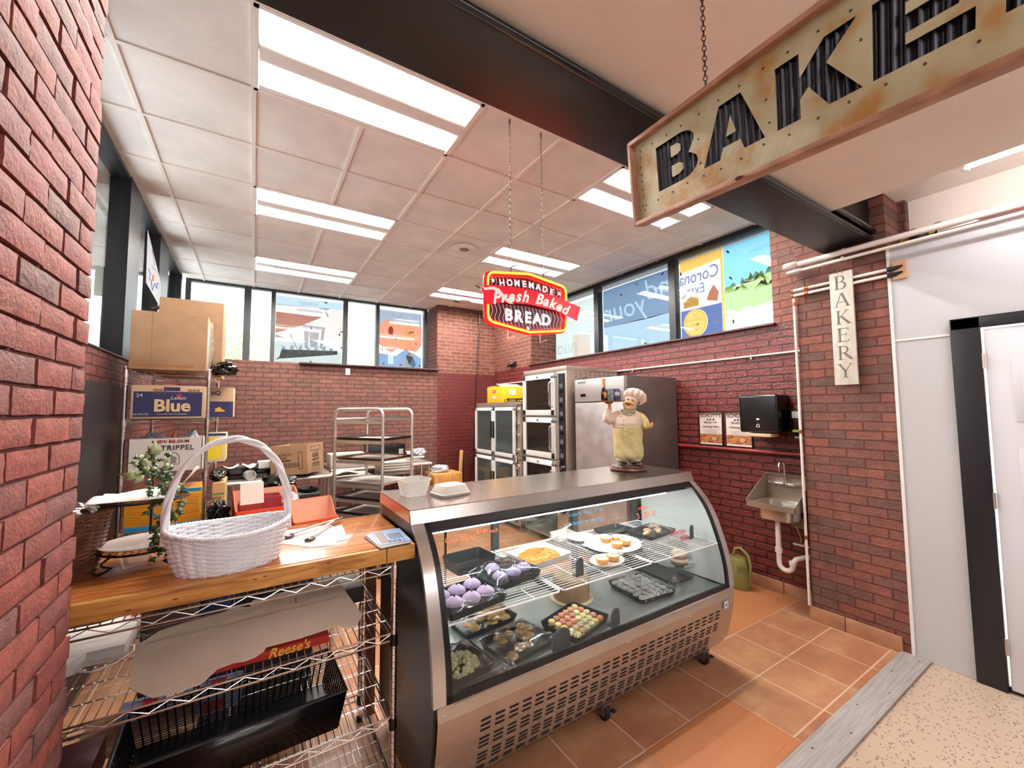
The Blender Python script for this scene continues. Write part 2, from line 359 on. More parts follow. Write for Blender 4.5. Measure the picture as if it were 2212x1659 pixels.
def island_brick():
    m = bpy.data.materials.new('brick_near'); m.use_nodes = True; n = m.node_tree; p = n.nodes['Principled BSDF']
    tc = n.nodes.new('ShaderNodeTexCoord'); gi = n.nodes.new('ShaderNodeNewGeometry')
    cr = n.nodes.new('ShaderNodeValToRGB'); e = cr.color_ramp.elements
    e[0].color = lin('#804037'); e[0].position = 0; e[1].color = lin('#8c473c'); e[1].position = 1
    for q, c in ((.3, '#87433a'), (.5, '#703e38'), (.62, '#894138'), (.78, '#674741'), (.86, '#86433a')):
        k = e.new(q); k.color = lin(c)
    # one tone per brick: the same running bond as the geometry
    sx = n.nodes.new('ShaderNodeSeparateXYZ'); link(n, tc.outputs['Object'], sx.inputs[0])
    zf = n.nodes.new('ShaderNodeMath'); zf.operation = 'DIVIDE'; link(n, sx.outputs[2], zf.inputs[0]); zf.inputs[1].default_value = .0655
    zfl = n.nodes.new('ShaderNodeMath'); zfl.operation = 'FLOOR'; link(n, zf.outputs[0], zfl.inputs[0])
    od = n.nodes.new('ShaderNodeMath'); od.operation = 'MULTIPLY'; od.inputs[1].default_value = .5; link(n, zfl.outputs[0], od.inputs[0])
    fr = n.nodes.new('ShaderNodeMath'); fr.operation = 'FRACT'; link(n, od.outputs[0], fr.inputs[0])
    yd = n.nodes.new('ShaderNodeMath'); yd.operation = 'MULTIPLY_ADD'; link(n, sx.outputs[1], yd.inputs[0]); yd.inputs[1].default_value = -1/.205; yd.inputs[2].default_value = 1.614/.205
    ya = n.nodes.new('ShaderNodeMath'); ya.operation = 'ADD'; link(n, yd.outputs[0], ya.inputs[0]); link(n, fr.outputs[0], ya.inputs[1])
    yf = n.nodes.new('ShaderNodeMath'); yf.operation = 'FLOOR'; link(n, ya.outputs[0], yf.inputs[0])
    cb = n.nodes.new('ShaderNodeCombineXYZ'); link(n, yf.outputs[0], cb.inputs[0]); link(n, zfl.outputs[0], cb.inputs[1])
    wn = n.nodes.new('ShaderNodeTexWhiteNoise'); link(n, cb.outputs[0], wn.inputs[0]); link(n, wn.outputs[0], cr.inputs[0])
    ns = n.nodes.new('ShaderNodeTexNoise'); ns.inputs['Scale'].default_value = 22; ns.inputs['Detail'].default_value = 8; link(n, tc.outputs['Object'], ns.inputs[0])
    mr = n.nodes.new('ShaderNodeMapRange'); mr.inputs[1].default_value = .3; mr.inputs[2].default_value = .7; mr.inputs[3].default_value = .72; mr.inputs[4].default_value = 1.3; link(n, ns.outputs[0], mr.inputs[0])
    mx = n.nodes.new('ShaderNodeVectorMath'); mx.operation = 'SCALE'; link(n, cr.outputs[0], mx.inputs[0]); link(n, mr.outputs[0], mx.inputs['Scale']); link(n, mx.outputs[0], p.inputs['Base Color'])
    p.inputs['Roughness'].default_value = .7
    nb = n.nodes.new('ShaderNodeTexNoise'); nb.inputs['Scale'].default_value = 90; nb.inputs['Detail'].default_value = 6; link(n, tc.outputs['Object'], nb.inputs[0])
    bu = n.nodes.new('ShaderNodeBump'); bu.inputs['Strength'].default_value = .6; bu.inputs['Distance'].default_value = .006; link(n, nb.outputs[0], bu.inputs['Height']); link(n, bu.outputs[0], p.inputs['Normal'])
    return m
mortar_near = mat('mortar_near', '#59241f', .85, var=.15, scale=20, bump=.4, bscale=90)
relief_wall('wall_near_pillar', -.412, .82, 1.612, 0, 3.08, island_brick(), mortar_near, .45)
wallbox('wall_store_left', (-3.1, 1.0, 0), (-.87, 1.3, 3.05), b_pierx)

# ---- floors
def floor_tiles():
    m = bpy.data.materials.new('terracotta_tiles'); m.use_nodes = True; n = m.node_tree; p = n.nodes['Principled BSDF']
    tc = n.nodes.new('ShaderNodeTexCoord'); mp = n.nodes.new('ShaderNodeMapping'); mp.inputs['Location'].default_value = (-.265, -.05, 0); link(n, tc.outputs['Object'], mp.inputs[0])
    t = n.nodes.new('ShaderNodeTexBrick'); t.offset = 0
    for k, v in (('Scale', 1), ('Brick Width', .33), ('Row Height', .33), ('Mortar Size', .005), ('Mortar Smooth', .3), ('Bias', 0)): t.inputs[k].default_value = v
    t.inputs['Color1'].default_value = lin('#97634a'); t.inputs['Color2'].default_value = lin('#a9805f'); t.inputs['Mortar'].default_value = lin('#cdb096')
    link(n, mp.outputs[0], t.inputs[0])
    ns = n.nodes.new('ShaderNodeTexNoise'); ns.inputs['Scale'].default_value = 5; ns.inputs['Detail'].default_value = 9; ns.inputs['Roughness'].default_value = .65; link(n, tc.outputs['Object'], ns.inputs[0])
    cr = n.nodes.new('ShaderNodeValToRGB'); cr.color_ramp.elements[0].color = lin('#87533a'); cr.color_ramp.elements[0].position = .3
    cr.color_ramp.elements[1].color = lin('#cba67a'); cr.color_ramp.elements[1].position = .75; k = cr.color_ramp.elements.new(.5); k.color = lin('#a9704f'); link(n, ns.outputs[0], cr.inputs[0])
    mx = n.nodes.new('ShaderNodeMix'); mx.data_type = 'RGBA'; mx.inputs[0].default_value = .5; link(n, t.outputs[0], mx.inputs[6]); link(n, cr.outputs[0], mx.inputs[7])
    mm = n.nodes.new('ShaderNodeMix'); mm.data_type = 'RGBA'; link(n, t.outputs['Fac'], mm.inputs[0]); link(n, mx.outputs[2], mm.inputs[6]); mm.inputs[7].default_value = lin('#c9a98c')
    # plain screeded patches in the same clay colour
    sx = n.nodes.new('ShaderNodeSeparateXYZ'); link(n, tc.outputs['Object'], sx.inputs[0])
    def cmp_(sock, op, v):
        q = n.nodes.new('ShaderNodeMath'); q.operation = op; link(n, sock, q.inputs[0]); q.inputs[1].default_value = v; return q.outputs[0]
    def mul(a, b):
        q = n.nodes.new('ShaderNodeMath'); q.operation = 'MULTIPLY'; link(n, a, q.inputs[0]); link(n, b, q.inputs[1]); return q.outputs[0]
    A = mul(mul(cmp_(sx.outputs[0], 'GREATER_THAN', 1.58), cmp_(sx.outputs[0], 'LESS_THAN', 2.245)), cmp_(sx.outputs[1], 'LESS_THAN', 1.372))
    B = mul(cmp_(sx.outputs[0], 'GREATER_THAN', 2.9), cmp_(sx.outputs[1], 'GREATER_THAN', 1.70))
    q = n.nodes.new('ShaderNodeMath'); q.operation = 'MAXIMUM'; link(n, A, q.inputs[0]); link(n, B, q.inputs[1])
    fin = n.nodes.new('ShaderNodeMix'); fin.data_type = 'RGBA'; link(n, q.outputs[0], fin.inputs[0]); link(n, mm.outputs[2], fin.inputs[6]); fin.inputs[7].default_value = lin('#ad7049')
    link(n, fin.outputs[2], p.inputs['Base Color']); p.inputs['Roughness'].default_value = .36
    inv = n.nodes.new('ShaderNodeMath'); inv.operation = 'SUBTRACT'; inv.inputs[0].default_value = 1; link(n, t.outputs['Fac'], inv.inputs[1])
    bu = n.nodes.new('ShaderNodeBump'); bu.inputs['Strength'].default_value = .5; bu.inputs['Distance'].default_value = .004; link(n, inv.outputs[0], bu.inputs['Height']); link(n, bu.outputs[0], p.inputs['Normal'])
    return m
def terrazzo():
    m = bpy.data.materials.new('terrazzo'); m.use_nodes = True; n = m.node_tree; p = n.nodes['Principled BSDF']
    tc = n.nodes.new('ShaderNodeTexCoord'); vo = n.nodes.new('ShaderNodeTexVoronoi'); vo.inputs['Scale'].default_value = 72; link(n, tc.outputs['Object'], vo.inputs[0])
    sp = n.nodes.new('ShaderNodeSeparateXYZ'); link(n, vo.outputs['Color'], sp.inputs[0])
    a = n.nodes.new('ShaderNodeMath'); a.operation = 'LESS_THAN'; link(n, vo.outputs['Distance'], a.inputs[0]); a.inputs[1].default_value = .33
    b = n.nodes.new('ShaderNodeMath'); b.operation = 'LESS_THAN'; link(n, sp.outputs[0], b.inputs[0]); b.inputs[1].default_value = .42
    c = n.nodes.new('ShaderNodeMath'); c.operation = 'MULTIPLY'; link(n, a.outputs[0], c.inputs[0]); link(n, b.outputs[0], c.inputs[1])
    mx = n.nodes.new('ShaderNodeMix'); mx.data_type = 'RGBA'; link(n, c.outputs[0], mx.inputs[0]); mx.inputs[6].default_value = lin('#b7a18d'); mx.inputs[7].default_value = lin('#6f5b4c')
    link(n, mx.outputs[2], p.inputs['Base Color']); p.inputs['Roughness'].default_value = .4; return m
fl = struct(MB().box((-1.1, .86, -.1), (3.9, 7.2, 0)).build('floor', floor_tiles(), smooth=False))
fs = struct(MB().box((-4, -6, -.1), (6, .86, -.002)).build('floor_store', terrazzo(), smooth=False))
stw = mat('grey_plank', '#928c88', .55, stretch=(1.5, 30, 30), col2='#a8a29e', scale=3, bump=.25, bscale=6)
tr = struct(MB().box((-.4, .855, 0), (3.598, .995, .012)).build('trim_1', stw, bevel=.004))
g = MB()
for i in range(14): g.cyl((.15+i*.26, .925+.03*(-1)**i, .0115), (.15+i*.26, .925+.03*(-1)**i, .0135), .005, 8)
sp_ = g.build('screw', mat('dark_screw', '#33302e', .5), tr)
# clay baseboard tiles on the pier and the right wall
bt_ = mat('clay_base', '#a87a5e', .5, var=.18, scale=7)
g = MB()
y = .985
while y < 1.49: g.box((3.583, y, 0), (3.5995, min(y+.30, 1.507), .098)); y += .305
struct(g.build('baseboard_pier', bt_, bevel=.004))
g = MB().box((3.6, 1.4935, 0), (3.863, 1.5075, .098))
y = 1.51
while y < 6.7: g.box((3.863, y, 0), (3.8795, min(y+.30, 6.77), .098)); y += .305
struct(g.build('baseboard_right', bt_, bevel=.004))

# ---- ceiling of the bakery with its grid
tile = mat('ceiling_tile', '#f0ece8', .95, var=.07, scale=3, bump=.35, bscale=170)
tee = mat('ceiling_tee', '#f2e9e2', .6)
LIGHTS = [(-.055, 2.11), (-.055, 3.915), (-.055, 5.72), (2.353, 2.11), (2.353, 3.915), (2.353, 5.72)]
T = .6015
def is_light(x, y): return any(lx-.01 < x < lx+2*T+.01 and ly-.01 < y < ly+T+.01 for lx, ly in LIGHTS)
g = MB(); gt = MB(); rnd = random.Random(5)
xs = [-.055+T*k for k in range(-2, 8)]; ys = [2.11+T*k for k in range(-2, 9)]
for x in xs:
    for y in ys:
        if is_light(x+T/2, y+T/2): continue
        dz = rnd.uniform(0, .003)
        g.box((max(-1.0, x+.003), y+.003, ZC+.010+dz), (min(4.37, x+T-.003), min(7.25, y+T-.003), ZC+.03+dz))
for x in xs[1:]:
    for y in ys:
        if not (is_light(x-T/2, y+T/2) and is_light(x+T/2, y+T/2)): gt.box((x-.012, y, ZC), (x+.012, min(7.25, y+T), ZC+.0125))
for y in ys + [ys[-1]+T]:
    if y < 7.2: 
        for x in xs: gt.box((max(-1.0, x), y-.012, ZC+.0004), (min(4.37, x+T), y+.012, ZC+.013))
struct(g.build('ceiling', tile, smooth=False))
struct(gt.build('ceiling_grid', tee, smooth=False))
struct(MB().box((-1.3, 1.0, ZC+.16), (4.4, 7.3, ZC+.2)).build('ceiling_slab', plaster_ := mat('slab', '#777777', .9), smooth=False))

# ---- store side: soffit, upper ceiling, walls behind the camera
plaster = mat('store_plaster', '#eedfd2', .85, var=.04, scale=2, bump=.1, bscale=200)
struct(MB().box((-3.2, -6, 2.78), (2.95, 1.018, 3.10)).build('ceiling_soffit', plaster, smooth=False))
struct(MB().box((2.94, -6, 3.06), (6, 1.018, 3.12)).build('ceiling_upper', plaster, smooth=False))
g = MB(); g.box((-3.2, -6.0, 2.777), (2.95, -5.9, 2.779))
g.box((1.55, -1, 2.774), (1.61, 1.018, 2.7795))
struct(g.build('ceiling_seam', plaster, smooth=False))
struct(MB().box((3.95, -6, 2.66), (4.05, .94, 3.06)).build('wall_right_upper', plaster, smooth=False))
offw = mat('frp_panel', '#bcbbbc', .5, bump=.12, bscale=240)
struct(MB().box((3.60, .656, 0), (3.95, .939, 2.655)).build('wall_right_panel', offw, smooth=False))
struct(MB().box((3.60, -.45, 2.11), (3.95, .656, 2.655)).build('wall_right_over_door', offw, smooth=False))
struct(MB().box((3.60, -6, 0), (3.95, -.45, 2.655)).build('wall_right_store', offw, smooth=False))
g = MB().box((3.594, .66, 2.018), (3.6, .93, 2.03)); g.box((3.593, .927, 0), (3.6, .944, 2.655))
struct(g.build('trim_2', white))
struct(MB().box((-4, -6.1, 0), (6, -6, 3.1)).build('wall_store_back', mat('store_wall', '#b9a797', .8), smooth=False))
struct(MB().box((-3.2, -6, 0), (-3.1, 1.3, 3.1)).build('wall_store_far_left', MATS['store_wall'], smooth=False))
# door with black frame
dfm = mat('door_frame_black', '#151218', .4)
d = top('door_1', None, None, (3.6, .1, 0)); d['kind'] = 'structure'
MB().box((3.575, .545, 0), (3.599, .665, 2.11)).box((3.575, -.46, 2.045), (3.599, .665, 2.11)).box((3.575, -.46, 0), (3.599, -.35, 2.11)).build('door_frame', dfm, d, world=True, bevel=.003)
lf = MB().box((3.585, -.34, .02), (3.625, .535, 2.035)).build('door_leaf', mat('door_white', '#cdccd1', .45), d, world=True, bevel=.003)
g = MB()
for z0, z1 in ((.2, .75), (.9, 1.35), (1.5, 1.85)):
    for y0, y1 in ((.16, .44), (-.26, .02)):
        g.box((3.579, y0, z0), (3.586, y1, z1)); g.box((3.575, y0+.03, z0+.03), (3.58, y1-.03, z1-.03))
g.build('door_panel', MATS['door_white'], d, world=True, bevel=.003)
g = MB()
for z in (.25, 1.05, 1.85): g.cyl((3.578, .541, z-.045), (3.578, .541, z+.045), .007, 8)
g.build('hinge', steel2, d, world=True)
MB().box((3.60, -.46, 0), (3.62, .66, .03)).build('sill', black, d, world=True)

# ---- beam between store and bakery
bm_m = mat('beam_paint', '#080505', .42, spec=.35)
beam = struct(MB().box((-3.1, 1.02, 2.741), (3.598, 1.305, 3.43)).build('trim_3', bm_m, bevel=.004))
struct(MB().cyl((-3, 1.012, 2.752), (3.59, 1.012, 2.752), .014, 12).build('trim_4', blackp))
struct(MB().cyl((2.96, 1.0, 2.80), (3.59, 1.0, 2.80), .02, 12).build('trim_5', blackp))

# ---- windows
dkm = mat('window_aluminium', '#1b1a1d', .4, .3)
fram = mat('window_bronze', '#3a3a3a', .45, .3)
def window(name, axis, c, spans, z0, z1, m, t=.05, dep=.09, extra=None):
    """axis 0: pane in the plane y=c, spans along x; axis 1: pane in the plane x=c, spans along y"""
    w = top(name, None, None, ((spans[0][0]+spans[-1][1])/2, c, z0) if axis == 0 else (c, (spans[0][0]+spans[-1][1])/2, z0)); w['kind'] = 'structure'
    g = MB()
    def bx(a, b, za, zb, d=dep):
        if axis == 0: g.box((a, c-d/2, za), (b, c+d/2, zb))
        else: g.box((c-d/2, a, za), (c+d/2, b, zb))
    bx(spans[0][0]-t, spans[-1][1]+t, z0-t, z0); bx(spans[0][0]-t, spans[-1][1]+t, z1, z1+.03)
    e = [spans[0][0]-t] + [v for s in spans for v in s] + [spans[-1][1]+t]
    for i in range(0, len(e), 2): bx(e[i], e[i+1], z0-t, z1+.03, dep+.01)
    g.build('window_frame', m, w, world=True)
    for a, b in spans:
        g = MB()
        if axis == 0: g.box((a-.005, c-.003, z0-.005), (b+.005, c+.003, z1+.005))
        else: g.box((c-.003, a-.005, z0-.005), (c+.003, b+.005, z1+.005))
        g.build('pane', pane, w, world=True, smooth=False)
    return w
window('window_1', 0, 7.24, [(-.80, -.17), (-.08, .18), (.24, 1.22), (1.29, 1.75), (1.81, 2.62)], 2.28, 3.43, fram, t=.06)
window('window_2', 1, 4.36, [(1.84, 3.10), (3.19, 4.42), (4.51, 5.62)], 2.30, 3.40, dkm, t=.05)
window('window_3', 1, -.93, [(1.6, 2.4), (2.55, 4.22), (4.58, 5.42), (5.9, 6.85)], 1.99, 3.40, dkm, t=.08, dep=.12)
struct(MB().box((.55, 6.70, 2.285), (2.73, 7.2, 2.305)).build('window_sill', mat('sill_dark', '#4a2e2b', .5, var=.2)))
struct(MB().box((3.84, 1.78, 2.32), (4.32, 5.62, 2.335)).build('window_sill.001', MATS['sill_dark']))
struct(MB().box((-1.0, 1.6, 1.985), (-.84, 6.776, 1.995)).build('window_sill.002', dkm))
# head of the right windows sits a little below the ceiling
struct(MB().box((4.28, 1.7, 3.405), (4.5, 5.7, ZC+.01)).build('trim_6', dkm))

# ================================================================ DISPLAY CASE
XL, XR, DK, SH = .585, 2.55, .475, .745
case = top('display_case', 'stainless steel curved glass bakery case with wire shelf, on casters', 'display case', ((XL+XR)/2, 1.85, 0))
PROF = [(1.755, 1.150), (1.738, 1.095), (1.692, 1.052), (1.645, 1.003), (1.606, .948), (1.576, .885), (1.551, .82), (1.526, .745), (1.506, .675), (1.493, .61), (1.486, .545), (1.483, .487), (1.485, .43), (1.493, .36), (1.506, .28), (1.526, .20), (1.552, .143), (1.60, .088)]
def interp(z):
    for (y0, z0), (y1, z1) in zip(PROF, PROF[1:]):
        if z1 <= z <= z0: t = (z0-z)/(z0-z1); return y0+(y1-y0)*t
    return PROF[-1][0]
def sheet(g, x0, x1, zt, zb, off=0, n=14, th=.003):
    zs = [zt+(zb-zt)*i/(n-1) for i in range(n)]
    pts = [(interp(z)-off, z) for z in zs]
    back = [(y+th, z) for y, z in reversed(pts)]
    g.prism(pts+back, 0, x0, x1)
def cb(a, b, name, m, **k): return MB().box(a, b).build(name, m, case, world=True, **k)
# end walls (black painted outside), steel edge strips, top
for x0, x1, inner in ((XL+.004, XL+.03, 1), (XR-.03, XR-.004, 0)):
    poly = [(y+.006, z) for y, z in PROF[1:]] + [(2.24, .088), (2.24, 1.09)]
    MB().prism(poly, 0, x0, x1).build('end_panel', black, case, world=True, smooth=False)
lin_m = mat('case_liner', '#dfe4e1', .35, .1)
poly = [(y+.03, z) for y, z in PROF[1:12]] + [(2.16, .475), (2.16, 1.06)]
MB().prism(poly, 0, XR-.0335, XR-.031).build('inner_liner', lin_m, case, world=True, smooth=False)
MB().prism(poly, 0, XL+.031, XL+.0335).build('inner_liner', lin_m, case, world=True, smooth=False)
for x0, x1 in ((XL, XL+.052), (XR-.052, XR)):
    g = MB(); sheet(g, x0, x1, 1.094, .487, .002, 26, .02)
    g.build('edge_strip', mat('strip_steel', '#cfc6c0', .26, .85), case, world=True)
g = MB(); g.box((XL-.004, 1.753, 1.148), (XR+.004, 2.25, 1.152)); g.prism([(1.755, 1.152), (1.737, 1.093), (1.741, 1.093), (1.76, 1.15)], 0, XL-.004, XR+.004)
g.box((XL-.004, 1.76, 1.096), (XL-.001, 2.25, 1.15)); g.box((XR+.001, 1.76, 1.096), (XR+.004, 2.25, 1.15)); g.box((XL-.004, 2.247, 1.09), (XR+.004, 2.25, 1.15))
tp = g.build('top', steel, case, world=True, smooth=False)
MB().box((1.128, 1.7555, 1.1521), (1.1295, 2.25, 1.1523)).build('seam', black, tp, world=True)
# front glass and its black gasket
def strip_curve(g, x0, x1, z0, z1, off=.004, th=.012): sheet(g, x0, x1, z1, z0, off, 24, th)
g = MB(); strip_curve(g, XL+.052, XL+.076, .487, 1.092); strip_curve(g, XR-.076, XR-.052, .487, 1.092)
strip_curve(g, XL+.052, XR-.052, 1.066, 1.092); strip_curve(g, XL+.052, XR-.052, .487, .515)
g.build('gasket', black, case, world=True)
g = MB()
zs = [1.085-(1.085-.49)*i/29 for i in range(30)]
g.add([(x, interp(z)+.003, z) for x in (XL+.055, XR-.055) for z in zs], [(i, i+1, 31+i, 30+i) for i in range(29)])
g.build('curved_glass', casegl, case, world=True)
g = MB().cyl((XL+.08, interp(.478)-.004, .484), (XR-.02, interp(.478)-.004, .484), .004, 8); g.build('trim_strip', chrome, case, world=True)
# lower front: sheet with slots
g = MB()
pts = [(interp(z)-.004, z) for z in [.48-.40*i/12 for i in range(13)]]
pts = [(1.489, .479), (1.481, .43), (1.487, .385), (1.493, .345), (1.500, .31), (1.509, .27), (1.520, .225), (1.531, .185), (1.548, .145), (1.596, .088)]
g.prism(pts+[(y+.004, z) for y, z in reversed(pts)], 0, XL+.018, XR-.002)
fp = g.build('front_panel', steel2, case, world=True, smooth=False)
def py_(z):
    for (y0, z0), (y1, z1) in zip(pts, pts[1:]):
        if z1 <= z <= z0: return y0+(y1-y0)*(z0-z)/(z0-z1), Vector((0, y1-y0, z1-z0)).normalized()
    return pts[-1][0], Vector((0, 0, -1))
g = MB()
for z in (.370, .349, .328, .292, .2735, .2555, .222, .205, .188, .158, .146):
    yy, dn = py_(z); nrm = Vector((0, -abs(dn.z), dn.y*(-1 if dn.y > 0 else 1)))
    x = .785
    while x < 2.375 - (.37-z)*.15:
        h = .0045; w = .046; o = Vector((x, yy, z)) + nrm*.0012
        loop = rrect(0, -h, w, h, h*.98, 3); c0 = len(g.v)
        g.add([o + Vector((1, 0, 0))*a + (-dn)*b for a, b in loop], [tuple(range(len(loop)))])
        x += .0655
g.build('vent_slots', mat('slot_dark', '#120c0a', .9), fp, world=True, smooth=False)
g = MB()
for x, z in ((.625, .455), (.625, .25), (.625, .12), (2.52, .40), (2.52, .16), (1.05, .43), (2.10, .42), (1.6, .43)):
    yy, _ = py_(z); g.ball((x, yy-.001, z), .005, 8, 6)
g.build('screw', chrome, fp, world=True)
yy, _ = py_(.40)
st = MB().box((2.43, yy-.0075, .378), (2.475, yy-.004, .418)).build('sticker', mat('sticker_blue', '#c7d3e6', .4), fp, world=True)
shape([[(-.014, 0), (0, .011), (.014, 0), (.006, 0), (0, .004), (-.006, 0)]], mat('sticker_ink', '#2c4f8f', .5), st, Matrix.Translation((2.4525-case.location.x, yy-.0085-case.location.y, .392)) @ Matrix.Rotation(PI/2, 4, 'X'), 'logo')
# body, deck, rear frame, lamp
cb((XL+.03, 1.60, .09), (XR-.03, 2.22, .44), 'machine_compartment', black)
deckm = mat('case_deck', '#8d9391', .4, .2, var=.05)
g = MB().box((XL+.032, 1.497, .455), (XR-.032, 2.20, DK)); g.box((XL+.032, 2.12, DK), (XR-.032, 2.2, .50))
g.build('deck', deckm, case, world=True)
ceil_in = mat('case_inner_top', '#aab2b0', .4)
cb((XL+.032, 1.78, 1.075), (XR-.032, 2.24, 1.09), 'inner_top', ceil_in)
g = MB().box((XL+.03, 1.77, 1.035), (XR-.03, 1.785, 1.09)); g.build('light_shade', mat('shade_blue', '#3d4358', .5), case, world=True)
lampm = emit_mat('case_lamp', '#f3fbff', 19.0)
lp = cb((XL+.06, 1.795, 1.04), (XR-.18, 1.845, 1.07), 'lamp_housing', whitep, bevel=.004)
MB().cyl((XL+.10, 1.80, 1.032), (XR-.22, 1.80, 1.032), .011, 12).build('lamp_tube', lampm, lp, world=True)
darkal = mat('dark_aluminium', '#4a5052', .4, .5)
g = MB()
for x in (1.255, 1.885, 2.485, .64): g.box((x-.022, 2.185, .475), (x+.022, 2.21, 1.085))
g.box((XL+.03, 2.185, 1.05), (XR-.03, 2.21, 1.085)); g.box((XL+.03, 2.185, .475), (XR-.03, 2.21, .505))
g.build('rear_frame', darkal, case, world=True)
g = MB().box((XL+.05, 2.213, .5), (1.60, 2.217, 1.05)); g.build('sliding_door', casegl, case, world=True, smooth=False)
g = MB().box((1.50, 2.222, .5), (XR-.05, 2.226, 1.05)); g.build('sliding_door', casegl, case, world=True, smooth=False)
g = MB().box((.94, 2.21, .5), (.947, 2.23, 1.06)); g.build('door_edge', black, case, world=True)
# wire shelves
def wire_shelf(x0, x1):
    g = MB(); y0, y1 = 1.53, 2.165
    g.tube([(x0+.01, y0, SH), (x1-.01, y0, SH), (x1, y0+.01, SH), (x1, y1, SH), (x0, y1, SH), (x0, y0+.01, SH)], .0042, 6, closed=True)
    y = y0+.022
    while y < y1-.01: g.tube([(x0, y, SH+.003), (x1, y, SH+.003)], .0018, 5); y += .0235
    for k in range(1, 4):
        x = x0+(x1-x0)*k/4; g.tube([(x, y0, SH-.001), (x, y1, SH-.001)], .003, 6)
    return g.build('wire_shelf', whitew, case, world=True)
for a, b in ((.655, 1.222), (1.238, 1.858), (1.872, 2.478)): wire_shelf(a, b)
for x in (1.23, 1.865): MB().box((x-.006, 1.6, SH-.03), (x+.006, 2.19, SH-.012)).build('shelf_bracket', darkal, case, world=True)
# casters
def caster(x, y):
    g = MB().box((x-.03, y-.03, .078), (x+.03, y+.03, .088)); c = g.build('caster', steeld, case, world=True)
    g = MB(); 
    for s in (-.021, .021): g.box((x+s-.002, y-.028, .03), (x+s+.002, y+.02, .08))
    g.build('fork', steeld, c, world=True)
    MB().lathe([(.001, -.016), (.030, -.016), (.037, -.011), (.037, .011), (.030, .016), (.001, .016)], n=20, M=Matrix.Translation((x, y-.005, .037)) @ Matrix.Rotation(PI/2, 4, 'Y')).build('wheel', rubber, c, world=True)
    MB().box((x+.015, y-.055, .05), (x+.04, y-.03, .056)).build('brake', rubber, c, world=True)
for x in (XL+.14, XR-.14, 1.56):
    for y in (1.62, 2.15): caster(x, y)
# marker writing on the glass
ink_o = mat('marker_orange', '#f07a55', .5, emit=0); ink_b = mat('marker_blue', '#4f9fbf', .5); ink_r = mat('marker_red', '#e8262c', .5)
def on_glass(body, x, z, size, m, **k):
    y = interp(z); dn = Vector((0, interp(z-.03)-interp(z+.03), -.06)).normalized()
    M = frame((x, y-.003, z), (1, 0, .0), -dn)
    return text(body, size, m, case, M, 'marker_writing', shear=.25, ext=.0004, world=True, **k)
on_glass('Cupcakes', .775, 1.025, .038, ink_o); on_glass('$1.00', .888, 1.035, .026, ink_o); on_glass('each', .945, 1.03, .026, ink_o)
on_glass('Custard filled  3.00', 1.50, 1.035, .034, ink_b, bold=-.0003); on_glass('with buttercream cups', 1.47, 1.00, .030, ink_b)
on_glass('cakes', 1.93, 1.01, .036, ink_o); on_glass('2 1/$3.00', 1.93, .975, .042, ink_o)
on_glass('Tiramisu', 2.13, .86, .042, ink_r); on_glass('$3.00', 2.165, .82, .035, ink_r); on_glass('Chocolate', 1.90, .60, .035, mat('marker_grey', '#59616c', .5))

# ---------------------------------------------------------------- what stands in the case
trayb = mat('black_tray', '#22282b', .3); foil = mat('foil', '#b9bcbc', .25, .9)
lav = mat('lavender_icing', '#ab97b3', .6, var=.08, bump=.2, bscale=70); cup_l = mat('cupcake_paper', '#7c6b78', .8)
def crumple(cx, cy, z0, rx, ry, h, seed, nm, parent, m=None, n=26):
    rnd = random.Random(seed)
    ph = [rnd.uniform(0, 6.28) for _ in range(12)]
    def fn(u, v):
        x = (u-.5)*2; y = (v-.5)*2
        e = max(abs(x), abs(y)); base = (1-e**3)
        w = sum(math.sin((3+k*2.3)*x+ph[k]+2*math.cos((2+k*1.7)*y+ph[k+6]))/(k+1.5) for k in range(6))
        return (cx+x*rx, cy+y*ry, z0 + h*base*(.75+.25*w*.5) + abs(w)*.004)
    g = MB().grid(fn, n, n); return g.build(nm, m or wrap, parent)
def tray(name, label, x, y, z, w, d, h, rz=0, cat='tray', m=None, group=None, flare=.012):
    t = top(name, label, cat, (x, y, z+.003), rz, group)
    g = MB(); o = rrect(-w/2, -d/2, w/2, d/2, .02, 4); i = rrect(-w/2+flare, -d/2+flare, w/2-flare, d/2-flare, .015, 4); n = len(o)
    vs = [(a, b, h) for a, b in o] + [(a, b, .001) for a, b in i] + [(a*.985, b*.985, h-.001) for a, b in o] + [(a, b, .003) for a, b in i]
    fs = [(k, (k+1) % n, n+(k+1) % n, n+k) for k in range(n)] + [(2*n+k, 3*n+k, 3*n+(k+1) % n, 2*n+(k+1) % n) for k in range(n)] + [(k, 2*n+k, 2*n+(k+1) % n, (k+1) % n) for k in range(n)]
    fs += [tuple(range(n, 2*n)), tuple(range(3*n, 4*n))[::-1]]
    g.add(vs, fs).build('tray_body', m or trayb, t, smooth=False)
    return t
def at(t, x, y, z): v = t.matrix_basis @ Vector((x, y, z)); return v.x, v.y, v.z
